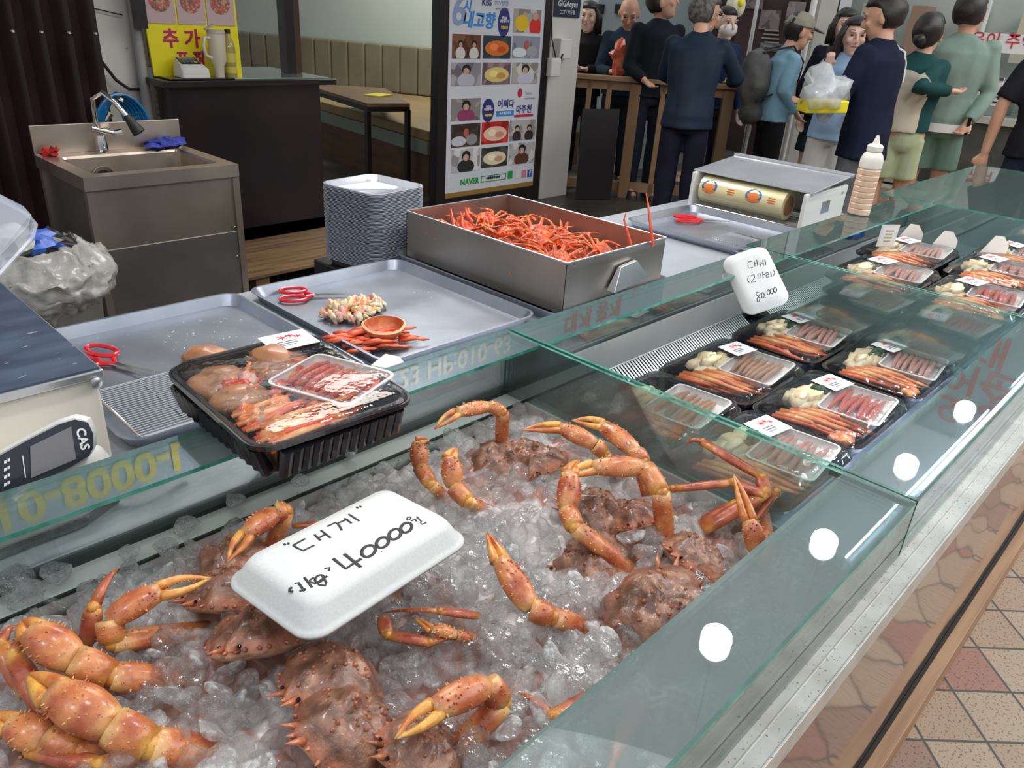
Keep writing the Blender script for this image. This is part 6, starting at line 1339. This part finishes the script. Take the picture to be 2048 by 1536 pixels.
pics = [((980, 110), (1320, 425), 0, ['bg', (.45, .40, .38), (.85, .55, .02), (.75, .03, .02)]), ((165, 445), (530, 770), 0, ['two', (.16, .06, .03), (.75, .70, .66)]), ((575, 465), (925, 770), 0, ['food', (.03, .05, .06), (.75, .18, .03)]), ((965, 470), (1305, 765), 0, ['street', (.30, .32, .40), (.8, .8, .85)]),
        ((150, 825), (530, 1135), 0, ['one', (.30, .28, .30), (.55, .52, .62)]), ((565, 825), (920, 1120), 0, ['food', (.25, .16, .18), (.78, .62, .20)]), ((960, 825), (1280, 1105), 0, ['one', (.48, .46, .40), (.60, .62, .72)]),
        ((150, 185), (525, 480), 170, ['one', (.28, .25, .25), (.32, .06, .14)]), ((150, 525), (520, 830), 170, ['street', (.08, .05, .04), (.6, .6, .65)]), ((555, 495), (890, 785), 170, ['food', (.55, .02, .02), (.85, .60, .45)]), ((925, 470), (1245, 740), 170, ['two', (.50, .48, .46), (.04, .03, .03)]),
        ((155, 860), (515, 1165), 170, ['one', (.55, .54, .54), (.03, .03, .03)]), ((550, 835), (880, 1100), 170, ['food', (.06, .05, .04), (.80, .72, .50)]), ((920, 775), (1225, 1055), 170, ['one', (.50, .48, .48), (.12, .05, .04)])]
for k, (p0, p1, oy, (kd, c1, c2, *c3)) in enumerate(pics):
    a_ = pp(p0[0], p0[1], oy); z_ = pp(p1[0], p1[1], oy); zt = (pp(p0[0], p0[1], oy).z); zb = pp(p0[0], p1[1], oy).z; x0_, x1_ = a_.x, z_.x; w_ = x1_ - x0_; h_ = zt - zb
    b = MB(); b.bb(x0_, x1_, 4.3945, 4.3975, zb, zt)
    ph_ = b.build('photo', food_mat('photo_%d' % k, [c1, tuple(x * .6 for x in c1), c1, tuple(min(1, x * 1.4 + .02) for x in c1), c1], 16, k), po, False)
    bc = [0]
    def blob(u, v, ru, rv, col, nm):
        bc[0] += 1; m_ = MB(); c0 = V((x0_ + u * w_, 4.3938 - .0006 * bc[0], zb + v * h_)); n = 16; l = [c0 + V((math.cos(2 * PI * q / n) * ru * w_, 0, math.sin(2 * PI * q / n) * rv * h_)) for q in range(n)]
        l = [V((min(max(p.x, x0_), x1_), p.y, min(max(p.z, zb), zt))) for p in l]; m_.loft([l, [p + V((0, .0012, 0)) for p in l]][::-1]); m_.build(nm, mat('pp', col, rough=.4), ph_, False)
    if kd == 'one': blob(.5, .22, .30, .32, c2, 'picture_body'); blob(.5, .70, .15, .22, (.02, .015, .015), 'picture_hair'); blob(.49, .62, .10, .15, (.60, .38, .30), 'picture_face')
    elif kd == 'two':
        for u in (.28, .75): blob(u, .2, .17, .28, c2, 'picture_body'); blob(u, .62, .09, .14, (.02, .015, .015), 'picture_hair'); blob(u, .56, .06, .10, (.60, .38, .30), 'picture_face')
    elif kd == 'food': blob(.5, .45, .44, .34, c2, 'picture_dish'); blob(.38, .5, .15, .16, tuple(min(1, x * 1.25 + .05) for x in c2), 'picture_bite'); blob(.65, .4, .16, .14, (c2[0] * .8, c2[1] * .5, c2[2] * .4), 'picture_bite')
    elif kd == 'street': blob(.25, .25, .26, .22, c2, 'picture_crate'); blob(.7, .3, .2, .25, tuple(x * .5 for x in c2), 'picture_stall'); blob(.5, .6, .09, .2, (.5, .12, .1), 'picture_body')
    else: blob(.30, .4, .25, .35, c2, 'picture_dish'); blob(.80, .25, .22, .42, c3[0], 'picture_body'); blob(.78, .72, .11, .18, (.60, .38, .30), 'picture_face')
X_, Zu = (1, 0, 0), (0, 0, 1)
inkb = mat('navy_print', (.03, .03, .20)); inkl = mat('sky_blue_print', (.03, .28, .75)); inkg = mat('green_print', (.02, .35, .06)); inkr = mat('crimson_print', (.6, .02, .08)); inks = mat('steel_blue_print', (.28, .38, .60))
def tp(s, zx, zy, oy, size, mt, **k): p = pp(zx, zy, oy); text(s, V((p.x, 4.3945, p.z)), X_, Zu, size, mt, po, **k)
tp('KBS', 618, 35, 0, .058, inkb, bold=.001); tp('2TV방영', 815, 45, 0, .040, inks, bold=.0005); tp('6', 240, 150, 0, .28, inks, bold=.004, shear=.15); tp('시', 358, 88, 0, .085, inkl, bold=.002, shear=.2); tp('내고향', 510, 280, 0, .115, inkl, bold=.003, shear=.2)
tp('2017년 7월 13일 방영', 820, 120, 0, .015, M['grey_ink']); tp('2018년 1월 22일 방영', 1180, 178, 170, .013, M['grey_ink']); tp('Seezn', 1170, 105, 170, .034, mat('pale_print', (.5, .5, .5)))
def disc(zx, zy, oy, rx_, rz2, mt, nm='badge', y=4.3945):
    c0 = pp(zx, zy, oy); m_ = MB(); l = [V((c0.x + rx_ * math.cos(2 * PI * q / 22), y, c0.z + rz2 * math.sin(2 * PI * q / 22))) for q in range(22)]; m_.loft([l, [p + V((0, .003, 0)) for p in l]][::-1]); m_.build(nm, mt, po, False)
disc(845, 295, 0, .061, .098, inkb); disc(635, 335, 170, .062, .085, inkb); disc(1055, 105, 170, .025, .034, inkr)
tp('현행\n포켓판', 850, 265, 0, .045, M['white_paper'], y=0) if False else None
for (s, zx, zy, oy, sz_, mt_) in (('반갑습\n영업합니다', 845, 260, 0, .021, M['white_paper']), ('맛집방영', 845, 365, 0, .020, M['yellow']), ('반갑습\n영업합니다', 635, 305, 170, .020, M['white_paper']), ('맛집방영', 635, 400, 170, .019, M['yellow'])):
    p = pp(zx, zy, oy); text(s, V((p.x, 4.3925, p.z)), X_, Zu, sz_, mt_, po, bold=.0008)
tp('어쩌다', 868, 255, 170, .066, inkb, bold=.0015); tp('마주친', 1108, 325, 170, .066, inkb, bold=.0015)
def bar(x0z, y0z, x1z, y1z, oy, mt, nm, hh=None):
    a_, z_ = pp(x0z, y0z, oy), pp(x1z, y1z, oy); m_ = MB(); m_.bb(a_.x, z_.x, 4.3942, 4.3968, min(a_.z, z_.z), max(a_.z, z_.z)); m_.build(nm, mt, po, False)
bar(745, 345, 970, 400, 170, inkl, 'blue_bar'); bar(980, 395, 1225, 410, 170, inkr, 'red_bar'); p = pp(857, 372, 170); text('속초붉은대게', V((p.x, 4.3925, p.z)), X_, Zu, .024, M['white_paper'], po, bold=.0005)
tp('NAVER', 390, 1275, 170, .062, inkg, bold=.002); a_, z_ = pp(540, 1270, 170), pp(870, 1180, 170)
b = MB(); cx0, cx1, cz0, cz1 = a_.x, z_.x, pp(700, 1265, 170).z, pp(700, 1185, 170).z
for (u0, u1, v0, v1) in ((cx0, cx1, cz0, cz0 + .005), (cx0, cx1, cz1 - .005, cz1), (cx0, cx0 + .005, cz0, cz1), (cx1 - .005, cx1, cz0, cz1)): b.bb(u0, u1, 4.3942, 4.3968, v0, v1)
b.build('search_frame', inkg, po, False); tp('속초붉은대게수산', 700, 1222, 170, .021, M['ink'], bold=.001)
for (zx, col, nm, ch) in ((925, (.02, .35, .10), 'green_icon', ''), (1025, (.75, .78, .72), 'pale_icon', ''), (1108, (.65, .22, .30), 'pink_icon', ''), (1182, (.04, .12, .45), 'blue_icon', 'f')):
    p = pp(zx, 1185 - (zx - 925) * .08, 170); m_ = MB(); m_.bb(p.x - .026, p.x + .026, 4.3942, 4.3968, p.z - .030, p.z + .030); m_.build(nm, mat(nm, col), po, False)
    if ch: text(ch, V((p.x, 4.3925, p.z)), X_, Zu, .06, M['white_paper'], po, bold=.002)
# ------------------------------------------------------------------ pillar, sign, outlets
M['pillar'] = mat('white_pillar', (.66, .64, .60), (.72, .70, .66), 2, rough=.5, bump=.1, bs=5)
b = MB(); b.bb(5.01, 5.37, 4.44, 4.80, 0, 3.0); struct(b.build('pillar', M['pillar'], None, False))
gs = thing('security_sign', 'small dark blue security sign high on the white pillar', 'sign', (5.19, 4.434, 1.42)); g0, g1 = PY(1107, 33, 4.434), PY(1158, 38, 4.434)
b = MB(); b.bb(g0.x, g1.x, 4.430, 4.438, g0.z, g0.z + .22); b.build('plate', mat('sign_navy', (.03, .035, .07), rough=.3), gs, False)
gc = (g0.x + g1.x) / 2; text('GiGAeyes', (gc, 4.4285, g0.z + .095), X_, Zu, .058, M['white_paper'], gs, bold=.001); text('CCTV 작동중', (gc, 4.4285, g0.z + .035), X_, Zu, .034, M['white_paper'], gs); b = MB(); b.lathe([(.03, 0), (.001, .001)], (gc, 4.4285, g0.z + .175), 3, ax=(0, -1, 0)); b.build('shield_mark', M['white_paper'], gs, False)
p = PY(1118, 98, 4.42); b = MB(); b.bb(p.x - .05, p.x + .09, 4.36, 4.44, p.z - .07, p.z + .08); tag(b.build('outlet_box', M['white'], None, False, bev=.008), 'white outlet box on the pillar under the dark sign', 'outlet')
p = PY(1096, 128, 4.42); b = MB(); b.bb(p.x - .055, p.x + .06, 4.33, 4.39, p.z - .09, p.z + .05); tag(b.build('outlet_box', M['white'], None, False, bev=.012), 'bulging white outlet cover low beside the poster frame', 'outlet')
b = MB(); b.tube([PY(1103, 20, 4.42), PY(1104, 80, 4.40), PY(1112, 118, 4.35), PY(1122, 118, 4.35), PY(1126, 108, 4.35)], .006, 6); tag(b.build('plug_cord', M['rubber']), 'black cord looping down to the pillar outlet', 'cord')
# ------------------------------------------------------------------ wooden railing
M['railwood'] = mat('railing_pine', (.24, .14, .07), (.36, .22, .12), 3, rough=.5, stretch=(1, 1, .12), bump=.2, bs=25, c3=(.20, .11, .05), s3=14, t3=.68)
r0_, r1_ = PZ(1122, 148, 1.0), PZ(1472, 172, 1.0); R0 = V((5.10, 4.42, 0)); 
a_ = PZ(1122, 150, 1.0); Rs = V((5.37, 4.62, 0)); Re = V((6.28, 3.46, 0)); rd = (Re - Rs).normalized(); rn = V((-rd.y, rd.x, 0)); RL = (Re - Rs).length
rl = thing('wooden_railing', 'pine railing with a flat hand rail between the pillar and the aisle', 'railing', ((Rs.x + Re.x) / 2, (Rs.y + Re.y) / 2, 0))
b = MB(); b.frame((Rs + Re) / 2 + V((0, 0, .99)), rd * (RL / 2 + .03), rn * .07, V((0, 0, .018))); b.build('hand_rail', M['railwood'], rl, False, bev=.004)
b = MB(); b.frame((Rs + Re) / 2 + V((0, 0, .935)), rd * RL / 2, rn * .02, V((0, 0, .035))); b.build('top_stringer', M['railwood'], rl, False)
b = MB(); b.frame((Rs + Re) / 2 + V((0, 0, .10)), rd * RL / 2, rn * .02, V((0, 0, .04))); b.build('bottom_rail', M['railwood'], rl, False)
for s, w_ in ((.02, .045), (.175, .022), (.29, .022), (.44, .045), (.60, .022), (.80, .022), (.97, .045)):
    q = Rs + rd * RL * s; b = MB(); b.frame(q + V((0, 0, .48)), rd * w_, rn * (w_ if w_ > .03 else .02), V((0, 0, .48))); b.build('post' if w_ > .03 else 'baluster', M['railwood'], rl, False, bev=.003)
b = MB(); q = PD(1195, 300, 6.35); b.frame(V((q.x, q.y, .42)), RT * .15, FW.cross(RT).cross(RT) * .01, V((.02, .02, .36))); tag(b.build('sandwich_board', M['black'], None, False), 'black board standing beyond the railing posts', 'board')
# ------------------------------------------------------------------ opposite shops
M['farwall'] = mat('far_grey_wall', (.34, .38, .38), (.40, .44, .43), 1, rough=.7)
b = MB(); b.bb(9.4, 9.5, 4.7, 12, 0, 3.2); struct(b.build('wall_far', M['farwall'], None, False))
for px in (1202, 1238): p = PX(px, 18, 9.39); b = MB(); b.bb(9.36, 9.40, p.y - .05, p.y + .05, p.z - .06, p.z + .06); tag(b.build('vent_window', M['black'], None, False), 'small dark square opening high on the far grey wall', 'vent', 'two dark square openings')
M['fardark'] = mat('dark_shopfront', (.025, .012, .012), (.05, .03, .028), 1.5, rough=.5)
b = MB(); b.bb(8.9, 9.0, 3.9, 5.6, 0, 3.0); struct(b.build('wall_shopfront', M['fardark'], None, False))
bs_ = thing('shop_banner', 'dark maroon shop banner with grey pictures across the aisle', 'banner', (8.85, 4.6, .9)); p0_, p1_ = PX(1470, 70, 8.86), PX(1605, -20, 8.86)
b = MB(); b.bb(8.86, 8.89, p1_.y, p0_.y, p0_.z - .3, p1_.z + .3); b.build('banner_cloth', mat('banner_maroon', (.06, .025, .028), (.09, .05, .05), 2, rough=.6), bs_, False)
for (px, py, w_, h_, c_) in ((1540, 40, .24, .20, (.26, .20, .20)), (1590, 30, .2, .26, (.30, .25, .25)), (1510, 8, .2, .1, (.22, .17, .16)), (1545, 95, .3, .08, (.2, .17, .17))):
    p = PX(px, py, 8.85); b = MB(); b.bb(8.84, 8.86, p.y - w_ / 2, p.y + w_ / 2, p.z - h_ / 2, p.z + h_ / 2); b.build('picture', food_mat('bp%d' % px, [c_, tuple(x * .5 for x in c_), tuple(x * 1.3 for x in c_), c_], 20, px), bs_, False)
for i in range(5): p = PX(1530, 60 + i * 8, 8.845); b = MB(); b.bb(8.835, 8.85, p.y - .17, p.y + .02 * (i % 3), p.z - .008, p.z + .008); b.build('text_line', mat('gt', (.35, .33, .33)), bs_, False)
g = MB(); q = PD(1466, 12, 6.5); g.ball(q, (.06, .06, .10), 14); g.ball(q + RT * .05, (.055, .055, .09), 14); eg = tag(g.build('hanging_toy', mat('pale_yellow', (.75, .70, .50), (.8, .78, .6), 10, rough=.4)), 'pale oval toy with a yellow spot hanging before the dark shopfront', 'hanging toy'); g = MB(); g.ball(q + RT * .05 - FW * .05, (.026, .026, .034), 10); g.build('yellow_spot', M['yellow'], eg)
# poles
def vpole(px, py, dep, w_, d2, z0, z1, mt, nm, label, cat='pole'):
    q = PD(px, py, dep); b = MB(); b.box((q.x, q.y, (z0 + z1) / 2), (w_, d2, z1 - z0), math.radians(45)); return tag(b.build(nm, mt, None, False), label, cat)
M['greypost'] = mat('pale_grey_post', (.42, .42, .38), (.48, .48, .44), 3, rough=.5)
vpole(1620, 150, 7.2, .20, .16, 0, 3, M['greypost'], 'steel_post', 'thick pale grey post behind the person in the cap')
q = PD(1592, 180, 6.8); b = MB(); b.tube([(q.x, q.y, 0), (q.x, q.y, 3)], .026, 12); b.lathe([(.16, 0), (.16, .03), (.05, .05)], (q.x, q.y, 0), 20); tag(b.build('white_pole', M['white']), 'slim white pole on a round base before the grey post', 'pole')
q = PD(1612, 60, 6.75); sn = thing('pole_sign', 'small pale notice fixed to the grey post', 'sign', q); b = MB(); b.frame(q, RT * .055, FW * .006, V((0, 0, .10))); b.build('plate', mat('notice', (.55, .54, .50), rough=.5), sn, False); b = MB(); b.frame(q + V((0, 0, .07)) - FW * .008, RT * .04, FW * .002, V((0, 0, .018))); b.build('green_band', mat('gb', (.02, .22, .10)), sn, False)
text('정품\n수산', q - FW * .01 - V((0, 0, .03)), RT - V((0, 0, RT.z)), (0, 0, 1), .05, M['grey_ink'], sn)
q = PD(1492, 280, 6.9); b = MB(); b.tube([(q.x, q.y, 0), (q.x, q.y, .78)], .022, 10); b.tube([(q.x, q.y, .6), (q.x, q.y, .66)], .028, 10); tag(b.build('barrier_pole', M['steel_bright']), 'short silver barrier pole beyond the end of the railing', 'pole')
q = PD(1513, 20, 7.4); b = MB(); b.tube([V((q.x, q.y, 2.2)), V((q.x, q.y, 1.2))], .02, 8); tag(b.build('hanging_pole', M['steel_bright']), 'thin silver pole in front of the maroon banner', 'pole')
# glass fronted shops to the far side
M['haze'] = mat('pale_shop_glass', (.42, .48, .45), (.52, .56, .52), 2, rough=.3, coat=.5)
b = MB(); b.bb(9.3, 9.4, -3, 3.9, 0, 3.2); struct(b.build('wall_glassfront', M['haze'], None, False))
fs = thing('far_stall', 'pale market stall across the aisle with handwritten banners', 'stall', (8.7, 2.3, 0))
b = MB(); b.bb(8.5, 9.25, .2, 3.6, 0, .78); b.build('counter', mat('stall_dark', (.05, .06, .055), (.10, .10, .09), 4, rough=.4), fs, False); b = MB(); b.bb(8.45, 9.25, .2, 3.6, .78, .84); b.build('counter_top', mat('stall_top', (.48, .50, .42), rough=.3), fs, False)
b = MB(); b.bb(8.44, 8.50, .2, 3.6, .12, .17); b.bb(8.2, 8.44, .2, 3.6, 0, .10); b.build('kerb', mat('stall_kerb', (.40, .38, .30), rough=.5), fs, False)
for k in range(5): b = MB(); b.bb(8.6, 9.1, 3.2 - k * .6, 3.6 - k * .6, .84, 1.15 + .08 * (k % 2)); b.build('glass_tank', mat('tank%d' % k, ((.36, .42, .40), (.46, .44, .36), (.28, .34, .34))[k % 3], rough=.15, coat=.6), fs, False, bev=.01)
for k in range(4): b = MB(); b.bb(9.0, 9.25, 3.5 - k * .5, 3.65 - k * .5, 1.3, 1.75); b.build('shelf_packet', mat('pk%d' % k, ((.55, .50, .38), (.35, .22, .16), (.6, .6, .5))[k % 3], rough=.5), fs, False)
pa, pb = PX(1940, 68, 8.4), PX(2060, 110, 8.4)
b = MB(); b.bb(8.39, 8.41, pb.y - .3, pa.y, pb.z, pa.z + .02); b.build('white_banner', M['white_paper'], fs, False); text('사은이 주역', V((8.385, PX(1990, 85, 8.4).y, PX(1990, 82, 8.4).z)), (0, -1, 0), (0, 0, 1), .135, M['red_ink'], fs, bold=.001)
pa, pb = PX(1938, 150, 8.0), PX(1992, 212, 8.0); b = MB(); b.bb(7.99, 8.01, pb.y, pa.y, pb.z, pa.z); sg_ = b.build('paper_sign', M['white_paper'], fs, False); b = MB(); b.bb(7.98, 7.99, pb.y, pa.y, pa.z - .02, pa.z); b.build('purple_edge', mat('purple', (.12, .03, .09)), fs, False); text('강원', V((7.985, PX(1970, 190, 8.0).y, PX(1970, 190, 8.0).z)), (0, -1, 0), (0, 0, 1), .15, M['ink'], fs, bold=.001); text('제3전시', V((7.985, PX(1970, 170, 8.0).y, PX(1970, 170, 8.0).z)), (0, -1, 0), (0, 0, 1), .06, M['ink'], fs)
q = PZ(1842, 352, .1); b = MB(); b.box((q.x, q.y, .12), (.2, .2, .24), .7); tag(b.build('yellow_crate', M['yellow'], None, False, bev=.01), 'bright yellow crate on the ground behind the couple in shorts', 'crate')
q = PZ(1810, 350, .1); b = MB(); b.box((q.x + .1, q.y + .3, .14), (.25, .25, .28), .7); tag(b.build('green_crate', mat('dark_green_crate', (.01, .10, .07), rough=.4), None, False, bev=.01), 'dark green crate beside the yellow one', 'crate')
vpole(2030, 300, 5.6, .06, .06, 0, .95, M['steel_bright'], 'frame_post', 'grey metal frame post beside the person in black')
q = PD(1962, 60, 7.0); b = MB(); b.tube([(q.x, q.y, 0), (q.x, q.y, 3)], .03, 10); tag(b.build('glass_edge_pole', mat('pale_pole', (.55, .60, .56), rough=.3)), 'pale slim pole before the banner with red writing', 'pole')
# ------------------------------------------------------------------ roof and hanging banners above the picture
b = MB(); b.bb(-1.5, 5.3, 1.7, 9.5, 2.95, 3.05); struct(b.build('ceiling', mat('shop_ceiling', (.62, .61, .60), rough=.7), None, False))
hb = thing('name_banner', 'long banner with the stall telephone number hung over the work table', 'banner', (1.6, 3.2, 2.12), None)
b = MB(); b.bb(-1.2, 5.2, 3.19, 3.21, 2.12, 2.55); b.build('banner_cloth', mat('banner_blue', (.42, .55, .75), (.50, .62, .80), 2, rough=.5), hb, False)
for sx_ in (-1.1, 5.1): b = MB(); b.tube([(sx_, 3.2, 2.55), (sx_, 3.2, 2.95)], .004, 6); b.build('hanging_wire', M['steel'], hb)
text('223 HP:010-63', (2.92, 3.185, 2.30), (1, 0, 0), (0, 0, 1), .17, M['white_paper'], hb, align='CENTER', bold=.004); text('010-8000-LAAA', (1.0, 3.185, 2.30), (1, 0, 0), (0, 0, 1), .20, M['yellow'], hb, bold=.006); text('대게 홍게', (4.3, 3.185, 2.30), (1, 0, 0), (0, 0, 1), .17, M['red_ink'], hb, bold=.004)
q = PZ(1962, 762, .9); d = V((q.x, q.y, .55)); t_ = 4.1; c_ = V((d.x * t_, d.y * t_, .35 + .55 * t_))
vb = thing('hanging_sign', 'grey sign with red writing hung high over the aisle', 'sign', c_ - V((0, 0, .5))); b = MB(); b.frame(c_, V((0, .35, 0)), V((.01, 0, 0)), V((0, 0, .5))); b.build('panel', mat('sign_grey', (.40, .45, .50), rough=.5), vb, False); text('오징\n어순\n대', c_ - V((.015, 0, 0)), (0, -1, 0), (0, 0, 1), .26, M['red_ink'], vb, bold=.006); b = MB(); b.tube([c_ + V((0, 0, .5)), c_ + V((0, 0, 1.2))], .005, 6); b.build('hanging_wire', M['steel'], vb)
# ------------------------------------------------------------------ LED bulbs hanging over the counter
M['bulb'] = mat('lit_bulb', (1, 1, .97), em=95)
lamp0 = None
for i, (px, py) in enumerate(((1432, 1280), (1648, 1085), (1813, 930), (1930, 820))):
    g = PZ(px, py, .9); d = V((g.x, g.y, .55)); t_ = (2.15 - .35) / .55; x, y = d.x * t_, d.y * t_
    if lamp0 is None:
        lamp0 = thing('pendant_bulb', 'round white lit bulb hanging over the counter', 'lamp', (x, y, 2.10), 'bulbs over the counter')
        b = MB(); b.lathe([(0, 0), (.030, .006), (.046, .022), (.05, .042), (.046, .06), (.034, .075), (.02, .085)], (x, y, 2.10)); b.build('bulb', M['bulb'], lamp0)
        b = MB(); b.lathe([(.021, 0), (.021, .05), (.006, .055)], (x, y, 2.184)); b.build('socket', M['white'], lamp0)
        b = MB(); b.tube([(x, y, 2.235), (x, y, 2.75)], .0012, 6); b.build('cord', M['white'], lamp0); o = lamp0
    else: o = copy_tree(lamp0, (x, y, 2.10))
for x in (1.1, .25, -.6): copy_tree(lamp0, (x, .77, 2.10))
